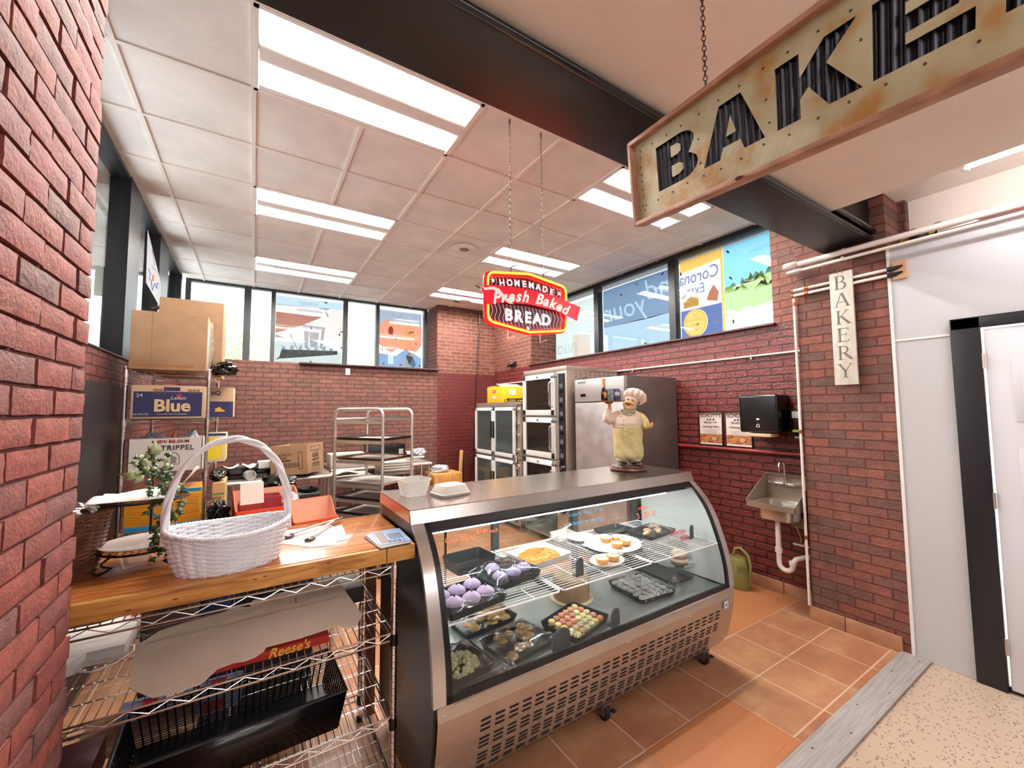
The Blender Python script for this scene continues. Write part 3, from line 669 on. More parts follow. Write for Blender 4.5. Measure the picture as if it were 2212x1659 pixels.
# three trays of lavender cupcakes on the left shelf
cupn = []
def cupcake(x, y, z, r, lab, grp):
    c = top('cupcake', lab, 'cupcake', (x, y, z), random.uniform(0, 6), grp)
    MB().lathe([(r*.62, 0), (r*.78, .025)], n=16).build('paper_cup', cup_l, c)
    MB().lathe([(r*.80, .024), (r*1.02, .032), (r*.98, .040), (r*.80, .047), (r*.52, .055), (r*.28, .060), (0, .062)], n=16).build('icing', lav, c)
    MB().ball((0, 0, .064), .0055, 8, 6).build('berry', mat('berry', '#3b2b3f', .4), c)
t = tray('cupcake_tray', 'black tray of lavender cupcakes at the far left of the shelf', .80, 1.66, SH+.004, .30, .24, .035, .15)
k = 0
for dx, dy in ((-.09, -.05), (-.01, -.06), (.07, -.05), (-.10, .04), (-.02, .04), (.07, .05)):
    cupcake(*at(t, dx, dy, .006), .04, 'lavender iced cupcake with a dark berry, at the far left of the case shelf', 'cupcakes on the left tray')
crumple(0.02, -.07, .03, .13, .045, .02, 4, 'plastic_film', t)
t = tray('cupcake_tray', 'black tray of film covered lavender cupcakes in the middle of the left shelf', 1.08, 1.79, SH+.004, .30, .24, .035, .2)
for dx, dy in ((-.08, -.05), (0, -.06), (.08, -.05), (-.04, .05)):
    cupcake(*at(t, dx, dy, .006), .037, 'lavender iced cupcake under crumpled clear film', 'cupcakes on the covered tray')
crumple(0, 0, .03, .15, .12, .055, 8, 'plastic_film', t)
t = tray('black_bowl', 'deep black plastic bowl behind the covered cupcakes', .99, 2.01, SH+.004, .24, .18, .06, .1, 'bowl')
# shredded cheese tray
t = tray('cheese_tray', 'clear tray heaped with orange shredded cheese on the case shelf', 1.38, 1.92, SH+.004, .29, .25, .03, .12, m=mat('clear_tray', '#c9cfc9', .2))
rnd = random.Random(11); g = MB()
for i in range(900):
    a = rnd.uniform(0, 6.28); r = math.sqrt(rnd.random())
    x, y = .125*r*math.cos(a), .105*r*math.sin(a); z = .006 + .042*(1-r*r)*rnd.uniform(.55, 1)
    b = rnd.uniform(0, 3.14); L = rnd.uniform(.006, .013); p = Vector((x, y, z)); q = Vector((math.cos(b)*L, math.sin(b)*L, rnd.uniform(-.004, .004)))
    g.cyl(p-q, p+q, .0016, 4)
g.ball((0, 0, .002), .1, 16, 6, (1.15, .95, .35))
s = g.build('shredded_cheese', mat('cheddar', '#e8964a', .6, var=.12, scale=60), t); s['kind'] = 'stuff'
# small clear box
t = tray('clear_box', 'small clear plastic box behind the cheese tray', 1.70, 2.10, SH+.004, .15, .11, .045, 0, 'box', m=clearp)
MB().ball((0, 0, .015), .04, 12, 6, (1.2, .9, .4)).build('dip', mat('dip', '#c8c2a4', .6), t)
# plates with tartlets
porc = mat('porcelain', '#e8e6df', .2)
def plate(name, label, x, y, z, rx, ry, rz=0):
    t = top(name, label, 'plate', (x, y, z+.003), rz)
    MB().lathe([(.0, 0), (.6, 0), (.72, .004), (1, .018), (1.0, .022), (.7, .009), (.0, .006)], n=40, M=Matrix.Diagonal((rx, ry, 1, 1))).build('dish', porc, t); return t
def tart(x, y, z, lab, grp, r=.036):
    c = top('tartlet', lab, 'tartlet', (x, y, z), random.uniform(0, 6), grp)
    n = 32; prof = []
    def fn(u, v):
        a = 2*PI*u; rr = (r*.78, r*1.0, r*.94)[min(2, round(v*2))] * (1+.035*math.sin(16*a)); return (rr*math.cos(a), rr*math.sin(a), (0, .026, .024)[min(2, round(v*2))])
    MB().grid(fn, 64, 3, True).build('crust', mat('tart_crust', '#c98a45', .7, var=.12, scale=60), c)
    MB().lathe([(r*.95, .021), (r*.85, .027), (r*.4, .030), (0, .031)], n=24).build('filling', mat('custard', '#eadb9a', .45, var=.06), c)
    g = MB(); g.tube([(r*(.15+.035*k)*math.cos(k*.6), r*(.15+.035*k)*math.sin(k*.6), .0312-.0003*k) for k in range(17)], .0016, 5)
    g.build('chocolate_swirl', mat('choc', '#4a3626', .5), c)
p1_ = plate('white_plate', 'oval white plate with two tartlets, front of the case shelf', 1.635, 1.645, SH+.004, .105, .082, .1)
tart(*at(p1_, -.04, 0, .012), 'round custard tartlet on the small oval plate', 'tartlets on the oval plate'); tart(*at(p1_, .043, -.005, .012), 'round custard tartlet on the small oval plate', 'tartlets on the oval plate')
p2_ = plate('white_platter', 'large white platter lined with paper, middle of the shelf', 1.87, 1.83, SH+.004, .185, .165, .3)
MB().grid(lambda u, v: ((u-.5)*.30, (v-.5)*.26, .014+.004*math.sin(9*u)*math.sin(7*v)+.02*max(0, abs(v-.5)*2-.85)), 14, 14).build('liner_paper', paperm, p2_, solid=.0008)
for dx, dy in ((-.005, .045), (.055, .0), (.028, -.068), (-.055, -.055), (.035, -.02)):
    if (dx, dy) == (.035, -.02): continue
    tart(*at(p2_, dx, dy, .02), 'custard tartlet with chocolate swirl on the paper lined platter', 'tartlets on the large platter')
MB().cyl((1.64, 2.02, SH+.009), (1.64, 2.02, SH+.03), .07, 32, .085).build  # (kept plain)
t = plate('white_saucer', 'empty pale round dish behind the large platter', 1.79, 2.03, SH+.004, .09, .085)
# filled rolls tray at right back
t = tray('pastry_tray', 'black tray of pale filled pastries at the right back of the shelf', 2.27, 1.87, SH+.004, .30, .20, .025, .12)
rnd = random.Random(3)
for i in range(7):
    x, y, z = at(t, -.10+.035*i, rnd.uniform(-.05, .05), .012)
    c = MB().ball((0, 0, .012), .018, 12, 8, (1.6, .9, .8)).build('cream_roll', mat('pastry', '#d9a878', .6, var=.15, scale=50)); c.location = (x, y, z); c.rotation_euler = (0, 0, rnd.uniform(-.6, .6))
    tag(c, 'pale cream filled roll on the black tray under the red writing', 'pastry', 'cream rolls on the right tray')
crumple(0, 0, .02, .14, .09, .03, 21, 'plastic_film', t)
t = tray('pastry_tray', 'second black tray of pastries, right behind the first one', 2.08, 2.03, SH+.004, .24, .16, .025, .05)
# slate tags and dark candle shaped tag
slate = mat('slate', '#3d4448', .6, var=.1, bump=.2)
def slate_tag(x, y, z, w, h, rz, lab, arch=True):
    loop = [(-w/2, 0), (w/2, 0), (w/2, h*.7)] + [(w/2*math.cos(a), h*.7+h*.3*math.sin(a)) for a in (.5, 1.05, 1.57, 2.09, 2.64)] + [(-w/2, h*.7)]
    t = top('price_tag', lab, 'price tag', (x, y, z+.001), rz)
    g = MB().prism([(a, b) for a, b in loop], 1, -.004, .004); g.build('board', slate, t)
    MB().box((-w*.4, 0, 0), (w*.4, .03, .006)).build('foot', slate, t)
    return t
slate_tag(2.40, 1.66, SH+.006, .055, .085, .3, 'small arched grey slate tag at the right end of the wire shelf')
slate_tag(1.60, 1.56, DK, .075, .085, .25, 'arched slate tag beside the pastel macarons')
slate_tag(1.235, 1.545, DK, .10, .095, .05, 'wide slate tag before the macaron tray')
slate_tag(1.40, 1.60, SH+.006, .05, .09, .1, 'dark slate tag before the oval plate of tartlets')
# macarons
t = tray('macaron_tray', 'black tray with rows of pastel macarons on the case floor', 1.425, 1.67, DK, .30, .235, .035, .28)
mc = ['#e7d38b', '#e6cfa0', '#d78f6c', '#d98a72', '#c7c792', '#dc9a7c', '#e8d7a4', '#c98672']
for r_ in range(6):
    for c_ in range(5):
        x, y, z = at(t, -.105+.042*r_ + .004*c_, -.082+.041*c_, .006)
        col = mc[(r_*2+c_*3+(r_*c_) % 3) % 8] if r_ > 0 else mc[0]
        m = MB().lathe([(.001, 0), (.014, .002), (.0185, .008), (.0165, .011), (.0165, .017), (.0185, .020), (.014, .027), (.001, .029)], n=14).build('macaron', mat('macaron_'+col[1:], col, .6))
        m.location = (x, y, z); m.rotation_euler = (random.uniform(-.12, .12), random.uniform(-.12, .12), 0)
        nmc = {'e7d38b': 'pale yellow', 'e6cfa0': 'cream', 'd78f6c': 'orange', 'd98a72': 'pink orange', 'c7c792': 'pale green', 'dc9a7c': 'peach', 'e8d7a4': 'vanilla', 'c98672': 'dusky pink'}[col[1:]]
        tag(m, nmc+' macaron in the black tray on the case floor', 'macaron', nmc+' macarons in the tray')
crumple(-.06, -.07, .03, .08, .05, .02, 5, 'plastic_film', t)
# cookie trays, left of the deck
cook = mat('cookie', '#a98558', .8, var=.25, scale=60, bump=.3, bscale=80)
def cookies(t, n, r, grp, lab, seed, w, d, z0=.012, m=None):
    rnd = random.Random(seed)
    for i in range(n):
        x, y, z = at(t, rnd.uniform(-w, w), rnd.uniform(-d, d), z0 + .011*(i*3//n))
        c = MB().lathe([(.001, 0), (r*.9, .001), (r, .006), (r*.8, .012), (r*.3, .016), (.001, .016)], n=14).build('cookie', m or cook)
        c.location = (x, y, z); c.rotation_euler = (rnd.uniform(-.25, .25), rnd.uniform(-.25, .25), rnd.uniform(0, 6))
        tag(c, lab, 'cookie', grp)
t = tray('cookie_tray', 'film wrapped tray of brown cookies, second from the left on the case floor', 1.08, 1.68, DK, .29, .23, .03, .18)
cookies(t, 16, .028, 'cookies in the wrapped tray', 'round brown cookie under clear film on the case floor', 2, .10, .07)
crumple(0, 0, .03, .15, .12, .045, 12, 'plastic_film', t, n=34)
t = tray('cookie_tray', 'wrapped tray of golden cookies, at the back left of the case floor', 1.04, 1.95, DK, .32, .2, .03, .1)
cookies(t, 14, .028, 'golden cookies at the back', 'golden brown cookie on the rear left tray of the case floor', 5, .12, .06, m=mat('cookie_gold', '#c99a58', .8, var=.2, scale=50))
crumple(0, 0, .03, .16, .10, .05, 13, 'plastic_film', t, n=30)
t = tray('popcorn_tray', 'black tray of pale green white clusters at the far left of the case floor', .775, 1.67, DK, .23, .23, .04, .1)
rnd = random.Random(6); g = MB()
for i in range(120):
    a = rnd.uniform(0, 6.28); r = math.sqrt(rnd.random())
    g.ball((.085*r*math.cos(a), .085*r*math.sin(a), .012+.045*(1-r*r)*rnd.random()), rnd.uniform(.007, .013), 7, 5)
s = g.build('clusters', mat('popcorn', '#cbc592', .7, var=.2, scale=50), t); s['kind'] = 'stuff'
crumple(0, 0, .035, .11, .11, .05, 15, 'plastic_film', t, n=30)
# crinkle cookies in a clear box, right
wh = mat('sugar_cookie', '#cfccc6', .8, var=.2, scale=45, bump=.3, bscale=60)
t = tray('cookie_box', 'black tray of powdered white cookies on the right of the case floor', 2.03, 1.76, DK, .28, .30, .03, -.1)
rnd = random.Random(8)
for i in range(5):
    for j in range(6):
        x, y, z = at(t, -.10+.05*i, -.12+.047*j, .012)
        c = MB().lathe([(.001, 0), (.022, .002), (.025, .010), (.018, .018), (.001, .022)], n=14).build('powdered_cookie', wh); c.location = (x, y, z+rnd.uniform(0, .006)); c.rotation_euler = (rnd.uniform(-.3, .3), rnd.uniform(-.3, .3), 0)
        tag(c, 'powdered white crinkle cookie in the right tray of the case floor', 'cookie', 'powdered cookies')
crumple(0, 0, .035, .14, .15, .02, 18, 'plastic_film', t, n=26)
# glass cake stand with a burger shaped pastry
t = top('cake_stand', 'clear glass cake stand on the right of the case floor', 'cake stand', (2.24, 1.68, DK+.003))
cl = glass_mat('clear_glass', (.9, .95, .95), 2.6)
MB().lathe([(.001, 0), (.062, .0), (.06, .006), (.04, .02), (.018, .06), (.010, .09), (.009, .13), (.02, .15), (.001, .152)], n=32).build('foot', cl, t)
MB().lathe([(.001, .150), (.115, .152), (.125, .160), (.123, .163), (.113, .156), (.001, .154)], n=48).build('plate', cl, t)
t2 = top('sandwich_cookie', 'large whoopie pie with pink filling on the glass cake stand', 'pastry', (2.265, 1.66, DK+.160))
bun = mat('bun', '#cdb598', .6, var=.06)
MB().lathe([(.001, 0), (.045, .0), (.052, .012), (.046, .024), (.001, .026)], n=24).build('bottom_half', bun, t2)
MB().lathe([(.001, .024), (.044, .026), (.046, .032), (.042, .038), (.001, .040)], n=24).build('filling', mat('pinkish', '#a97474', .5), t2)
MB().lathe([(.001, .038), (.048, .040), (.053, .050), (.040, .066), (.02, .072), (.001, .073)], n=24).build('top_half', bun, t2)
t2.rotation_euler = (0, 0, 0)
# cake, wood slice, tent sign, big grey trays
t = top('layer_cake', 'round tan layer cake under the middle of the wire shelf', 'cake', (1.62, 1.93, DK+.003))
MB().lathe([(.001, 0), (.105, 0), (.107, .05), (.108, .11), (.10, .125), (.001, .127)], n=40).build('cake_body', mat('cake_tan', '#a48763', .7, var=.1, scale=20), t)
MB().lathe([(.001, -.001), (.13, -.001), (.13, .002), (.001, .002)], n=40).build('board', kraftl, t)
t = tray('sheet_tray', 'wide shallow grey sheet tray empty at the left front of the deck', .80, 1.545, DK-.001, .27, .06, .008, 0, m=steeld)
t = tray('dark_tray', 'empty dark green tray at the right end of the case floor', 2.36, 1.90, DK, .22, .42, .02, 0)
# stick of white paper cone in wrap
crumple(.93, 1.56, DK+.004, .055, .05, .06, 30, 'x', None).name = 'plastic_bag'
o = bpy.data.objects['plastic_bag']; tag(o, 'loose crumpled clear plastic bag by the front glass of the case', 'plastic bag')

# ================================================================ COUNTER AND ITS WIRE SHELVING
def wood_mat(name, a, b, c, rough=.22, sc_=(1.2, 9, 9), coat=.5, stave=None):
    m = bpy.data.materials.new(name); m.use_nodes = True; n = m.node_tree; p = n.nodes['Principled BSDF']
    tc = n.nodes.new('ShaderNodeTexCoord'); mp = n.nodes.new('ShaderNodeMapping'); mp.inputs['Scale'].default_value = sc_; link(n, tc.outputs['Object'], mp.inputs[0])
    ns = n.nodes.new('ShaderNodeTexNoise'); ns.inputs['Scale'].default_value = 4; ns.inputs['Detail'].default_value = 9; ns.inputs['Distortion'].default_value = .8; link(n, mp.outputs[0], ns.inputs[0])
    cr = n.nodes.new('ShaderNodeValToRGB'); e = cr.color_ramp.elements; e[0].position = .3; e[0].color = lin(a); e[1].position = .7; e[1].color = lin(c); k = e.new(.5); k.color = lin(b); link(n, ns.outputs[0], cr.inputs[0])
    out = cr.outputs[0]
    if stave:
        sx = n.nodes.new('ShaderNodeSeparateXYZ'); link(n, tc.outputs['Object'], sx.inputs[0])
        d = n.nodes.new('ShaderNodeMath'); d.operation = 'DIVIDE'; link(n, sx.outputs[1], d.inputs[0]); d.inputs[1].default_value = stave
        f = n.nodes.new('ShaderNodeMath'); f.operation = 'FLOOR'; link(n, d.outputs[0], f.inputs[0])
        wn = n.nodes.new('ShaderNodeTexWhiteNoise'); wn.noise_dimensions = '1D'; link(n, f.outputs[0], wn.inputs['W'])
        mr = n.nodes.new('ShaderNodeMapRange'); mr.inputs[3].default_value = .8; mr.inputs[4].default_value = 1.18; link(n, wn.outputs[0], mr.inputs[0])
        fr = n.nodes.new('ShaderNodeMath'); fr.operation = 'FRACT'; link(n, d.outputs[0], fr.inputs[0])
        lt = n.nodes.new('ShaderNodeMath'); lt.operation = 'GREATER_THAN'; lt.inputs[1].default_value = .045; link(n, fr.outputs[0], lt.inputs[0])
        mr2 = n.nodes.new('ShaderNodeMapRange'); mr2.inputs[3].default_value = .55; mr2.inputs[4].default_value = 1; link(n, lt.outputs[0], mr2.inputs[0])
        mu = n.nodes.new('ShaderNodeMath'); mu.operation = 'MULTIPLY'; link(n, mr.outputs[0], mu.inputs[0]); link(n, mr2.outputs[0], mu.inputs[1])
        vs = n.nodes.new('ShaderNodeVectorMath'); vs.operation = 'SCALE'; link(n, out, vs.inputs[0]); link(n, mu.outputs[0], vs.inputs['Scale']); out = vs.outputs[0]
    link(n, out, p.inputs['Base Color']); p.inputs['Roughness'].default_value = rough
    if coat: p.inputs['Coat Weight'].default_value = coat; p.inputs['Coat Roughness'].default_value = .06
    bu = n.nodes.new('ShaderNodeBump'); bu.inputs['Strength'].default_value = .12; bu.inputs['Distance'].default_value = .003; link(n, ns.outputs[0], bu.inputs['Height']); link(n, bu.outputs[0], p.inputs['Normal'])
    MATS[name] = m; return m
butcher = wood_mat('butcher_block', '#9c5426', '#bd7136', '#cf8a4c', stave=.062)
butcherf = wood_mat('pine_edge', '#8a5424', '#bd853f', '#cf9c54', .5, (1.5, 14, 14), .1)
ZB = 1.036
t = top('countertop', 'varnished wooden plank countertop between the brick pillar and the glass case', 'countertop', (.08, 1.96, .976))
MB().box((-.85, 1.700, .978), (.578, 2.25, ZB)).build('board', butcher, t, world=True, bevel=.003)
MB().box((-.85, 1.676, .976), (.462, 1.6995, ZB-.002)).build('front_edge', butcherf, t, world=True, bevel=.003)
MB().box((.464, 1.674, .976), (.578, 1.6995, ZB-.002)).build('front_edge', butcherf, t, world=True, bevel=.003)
g = MB()
for x, z in ((-.30, .992), (-.19, .998), (.02, 1.012), (.05, 1.016), (.25, 1.02), (.53, 1.017), (.555, 1.021)): g.ball((x, 1.6758, z), .0032, 8, 6, (2.2, .15, .6))
g.build('knots', mat('knot', '#3b2210', .6), t, world=True)
def wire_unit(x0, x1, y0, y1, zs, posts, label, zpost, name='wire_shelving', cap=True):
    t = top(name, label, 'shelving', ((x0+x1)/2, (y0+y1)/2, 0))
    for x, y in posts:
        p = MB().cyl((x, y, .03), (x, y, zpost), .0127, 14).build('post', chrome, t, world=True)
        g = MB()
        z = .1
        while z < zpost: g.cyl((x, y, z), (x, y, z+.0018), .0132, 14); z += .0254
        g.build('groove', mat('groove', '#6f6a66', .4, .8), p, world=True)
        MB().cyl((x, y, 0), (x, y, .03), .016, 12).build('foot', rubber, p, world=True)
        for zz in zs: MB().cyl((x, y, zz-.045), (x, y, zz-.002), .0165, 14, .0155).build('collar', black if zz < .7 else chrome, p, world=True)
        if cap: MB().lathe([(.0145, 0), (.0145, .006), (.001, .009)], (x, y, zpost), 12).build('cap', blackp if zpost < 1 else whitep, p, world=True)
    for zz in zs:
        g = MB(); a, b = x0+.012, x1-.012
        for dz in (0, -.028):
            g.tube([(a, y0, zz+dz), (b, y0, zz+dz)], .0032, 6); g.tube([(a, y1, zz+dz), (b, y1, zz+dz)], .0032, 6)
            g.tube([(x0, y0+.01, zz+dz), (x0, y1-.01, zz+dz)], .0032, 6); g.tube([(x1, y0+.01, zz+dz), (x1, y1-.01, zz+dz)], .0032, 6)
        for yy in (y0, y1):
            k = int((b-a)/.048); g.tube([(a+(b-a)*i/k, yy, zz-.003-.022*(i % 2)) for i in range(k+1)], .0018, 5)
        for xx in (x0, x1):
            k = int((y1-y0)/.048); g.tube([(xx, y0+(y1-y0)*i/k, zz-.003-.022*(i % 2)) for i in range(k+1)], .0018, 5)
        x = a+.012
        while x < b: g.tube([(x, y0, zz+.003), (x, y1, zz+.003), ], .0019, 5); x += .0262
        for i in range(1, 5): yy = y0+(y1-y0)*i/5; g.tube([(x0, yy, zz-.001), (x1, yy, zz-.001)], .0026, 5)
        g.build('wire_shelf', chrome, t, world=True)
    return t
wire_unit(-.60, .502, 1.70, 2.28, (.955, .69, .37, .13), ((-.60, 1.70), (.502, 1.70), (-.60, 2.28), (.502, 2.28)), 'chrome wire shelving unit standing under the wooden countertop', .972, cap=False)
t = top('wooden_post', 'dark brown wooden board standing between the wire shelving and the case', 'board', (.555, 2.30, 0))
MB().box((.53, 2.29, 0), (.58, 2.33, .97)).build('board', mat('brown_board', '#6d3f28', .45, var=.2, stretch=(8, 8, 1)), t, world=True, bevel=.002)

# ---- on the upper wire shelf
def card(name, label, cat, loops, m, M, ext=.0015, parent=None):
    o = shape(loops, m, parent, M, name, ext)
    return tag(o, label, cat)
# big brown kraft tray: shallow bowed cardboard sheet with cut corners
def _unused(name, outline_u, fn, m, label, cat, thick=.002, nu=40, nv=12, group=None):
    o = MB().grid(fn, nu, nv).build(name, m, solid=thick); return tag(o, label, cat, group)
kraft_poly = [(0.022, -0.073), (0.051, -0.106), (0.09, -0.145), (0.146, -0.153), (0.209, -0.153), (0.25, -0.112), (0.276, -0.109), (0.295, -0.108), (0.329, -0.116), (0.356, -0.113), (0.384, -0.099), (0.391, -0.083), (0.502, -0.091), (0.635, -0.088), (0.652, -0.114), (0.694, -0.119), (0.727, -0.071), (0.7, 0.05), (0.671, 0.19), (0.51, 0.191), (0.35, 0.186), (0.342, 0.151), (0.311, 0.165), (0.276, 0.17), (0.251, 0.158), (0.137, 0.16), (0.062, 0.15), (0.037, 0.126), (0.01, 0.108)]
kx = frame((-.33, 1.85, .738), (1, 0, .05), (0, 1, .30))
kt = top('cardboard_sheet', 'long kraft cardboard tray blank lying tilted on the upper wire shelf', 'cardboard', (0, 1.98, .70))
shape([kraft_poly], kraftl, kt, kx, 'sheet', .0018, world=True)
MB().box((.50, .10, .0022), (.504, .135, .003), kx).build('slot', kraftd, kt, world=True)
# white carton at left
t = top('white_box', 'folded white cardboard box at the left end of the upper wire shelf', 'box', (-.50, 2.14, .696))
g = MB(); g.box((-.60, 2.05, .696), (-.37, 2.30, .745)); g.build('carton', paperm, t, world=True, bevel=.002)
MB().add([(-.62, 1.99, .712), (-.385, 2.12, .735), (-.40, 2.30, .755), (-.62, 2.22, .755)], [(0, 1, 2, 3)]).build('lid', paperm, t, world=True, solid=.0025)
MB().add([(-.60, 1.93, .70), (-.47, 2.02, .70), (-.47, 2.05, .745), (-.60, 2.03, .745)], [(0, 1, 2, 3)]).build('flap', paperm, t, world=True, solid=.0025)
t = top('wire_loop', 'thin twisted white wire handle lying by the white box on the shelf', 'wire', (-.42, 2.05, .70))
MB().tube([(-.50, 2.02, .705), (-.44, 1.98, .706), (-.38, 2.00, .708), (-.345, 2.05, .712), (-.35, 2.08, .72), (-.365, 2.09, .72)], .003, 8).build('wire', whitew, t, world=True)
# red candy carton with gold script
red = mat('carton_red', '#9d1f16', .45); gold = mat('gold_ink', '#d6a33a', .4)
def carton(name, label, cat, a, b, m, rz=0, group=None, open_=False, edge=True, bev=.002, th=.004):
    """a real carton: hollow with flaps when open; a, b are opposite corners"""
    c = ((a[0]+b[0])/2, (a[1]+b[1])/2, a[2]); t = top(name, label, cat, c, rz, group)
    w, d, h = (b[0]-a[0])/2, (b[1]-a[1])/2, b[2]-a[2]
    if open_:
        MB().box((-w, -d, 0), (w, d, th)).build('bottom', m, t)
        MB().box((-w, -d, 0), (-w+th, d, h)).box((w-th, -d, 0), (w, d, h)).box((-w, -d, 0), (w, -d+th, h)).box((-w, d-th, 0), (w, d, h)).build('sides', m, t)
    else: MB().box((-w, -d, 0), (w, d, h)).build('carton', m, t, bevel=bev)
    t['half'] = (w, d, h)
    return t
def on_front(t, body, x, z, size, m, **k):      # lettering on a carton's -Y face
    w, d, h = t['half']; return text(body, size, m, t, frame((x, -d-.0012, z), (1, 0, 0), (0, 0, 1)), **k)
def on_left(t, body, y, z, size, m, **k):       # on the -X face
    w, d, h = t['half']; return text(body, size, m, t, frame((-w-.0012, y, z), (0, -1, 0), (0, 0, 1)), **k)
def patch(t, x0, z0, x1, z1, m, name='printed_panel', off=.0006, face='f'):
    w, d, h = t['half']
    if face == 'f': return MB().box((x0, -d-off, z0), (x1, -d-off+.0003, z1)).build(name, m, t, smooth=False)
    if face == 'l': return MB().box((-w-off, x0, z0), (-w-off+.0003, x1, z1)).build(name, m, t, smooth=False)
    if face == 'r': return MB().box((w+off-.0003, x0, z0), (w+off, x1, z1)).build(name, m, t, smooth=False)
    return MB().box((x0, z0, h+off-.0003), (x1, z1, h+off)).build(name, m, t, smooth=False)
t = carton('candy_carton', 'red carton with gold lettering under the kraft sheet on the upper wire shelf', 'box', (-.10, 1.758, .696), (.27, 2.12, .724), red)
on_front(t, "Reese's", .05, .015, .045, gold, shear=.3, bold=.0008)
t = carton('dark_carton', 'dark brown carton at the far right of the upper wire shelf', 'box', (.285, 2.04, .696), (.46, 2.26, .765), mat('dark_card', '#352f2c', .6))
t = carton('cider_carton', 'grey brown cider carton with arched dark lettering, just under the countertop', 'box', (-.375, 2.325, .0), (-.18, 2.62, .86), mat('cider_card', '#6b5a52', .7))
t.location.z = 0
ink = mat('dark_ink', '#241c1a', .6)
on_front(t, 'ANGRY', 0, .80, .035, ink); on_front(t, 'ORCHARD', 0, .765, .04, ink); on_front(t, 'HARD CIDER', 0, .735, .02, ink)
carton('blue_carton', 'dark blue carton on the floor behind the shelving, beside the cider carton', 'box', (-.17, 2.33, 0), (-.06, 2.62, .85), mat('navy_card', '#23305c', .6))
carton('black_crate', 'black crate standing behind the shelving under the countertop', 'crate', (-.05, 2.34, 0), (.28, 2.66, .80), mat('crate_black', '#17141a', .5))
t = carton('brown_carton', 'low brown carton half under the grey cards on the second wire shelf', 'box', (-.50, 2.03, .376), (-.15, 2.26, .40), kraft)
t = carton('greeting_cards', 'blue and red printed packs on the second wire shelf, behind the black basket', 'package', (-.40, 2.16, .402), (-.18, 2.25, .44), mat('pack_blue', '#8f97b8', .4), .05)
patch(t, -.06, .005, -.01, .035, mat('pack_red', '#b32a35', .4)); patch(t, .03, .006, .09, .03, paperm); patch(t, -.05, -.03, 0, .02, mat('pack_red', '#b32a35'), face='t'); patch(t, .02, -.03, .08, .03, paperm, face='t')
t = carton('greeting_cards', 'second blue printed pack with a red motif, nearer the middle of the wire shelf', 'package', (-.16, 2.10, .376), (-.01, 2.24, .44), MATS['pack_blue'], -.05)
patch(t, -.04, -.03, .02, .05, MATS['pack_red'], face='t'); patch(t, -.05, .005, .02, .05, MATS['pack_red'])
t = carton('maroon_carton', 'dark maroon carton at the left end of the second wire shelf', 'box', (-.585, 1.85, .376), (-.40, 2.02, .47), mat('maroon_card', '#4a1a20', .5))
t = carton('purple_carton', 'dark purple carton on the bottom shelf at the left', 'box', (-.57, 1.78, .136), (-.30, 2.1, .27), mat('purple_card', '#3a2a4a', .5))
# black plastic basket with slotted sides
t = top('black_basket', 'long black woven plastic basket on the second wire shelf', 'basket', (-.01, 1.885, .376), .04)
W_, D_, H_ = .335, .165, .135
g = MB()
def bside(p0, p1, q0, q1, n):   # p: bottom edge, q: top edge; ribs with small cross pieces
    p0, p1, q0, q1 = map(Vector, (p0, p1, q0, q1))
    for i in range(n+1):
        u = i/n; a = p0+(p1-p0)*u; b = q0+(q1-q0)*u; g.tube([a, b], .0032, 5)
    for j in range(1, 16):
        v = j/16; g.tube([p0+(q0-p0)*v, p1+(q1-p1)*v], .0016, 4)
b_ = .92
P = [(-W_*b_, -D_*b_, .004), (W_*b_, -D_*b_, .004), (W_*b_, D_*b_, .004), (-W_*b_, D_*b_, .004)]; Q = [(-W_, -D_, H_), (W_, -D_, H_), (W_, D_, H_), (-W_, D_, H_)]
for i, n in ((0, 26), (1, 12), (2, 26), (3, 12)): bside(P[i], P[(i+1) % 4], Q[i], Q[(i+1) % 4], n)
g.build('woven_side', blackp, t)
MB().box((-W_*b_, -D_*b_, 0), (W_*b_, D_*b_, .005)).build('bottom', blackp, t)
g = MB()
for i in range(4):
    a, b = Vector(Q[i]), Vector(Q[(i+1) % 4]); g.tube([a, b], .0065, 8)
g.build('rim', blackm, t)
# solid outer skirts of the front
MB().add([P[0], P[1], Q[1], Q[0]], [(0, 1, 2, 3)]).build('front_wall', blackp, t, solid=.002).location = (0, -.005, 0)

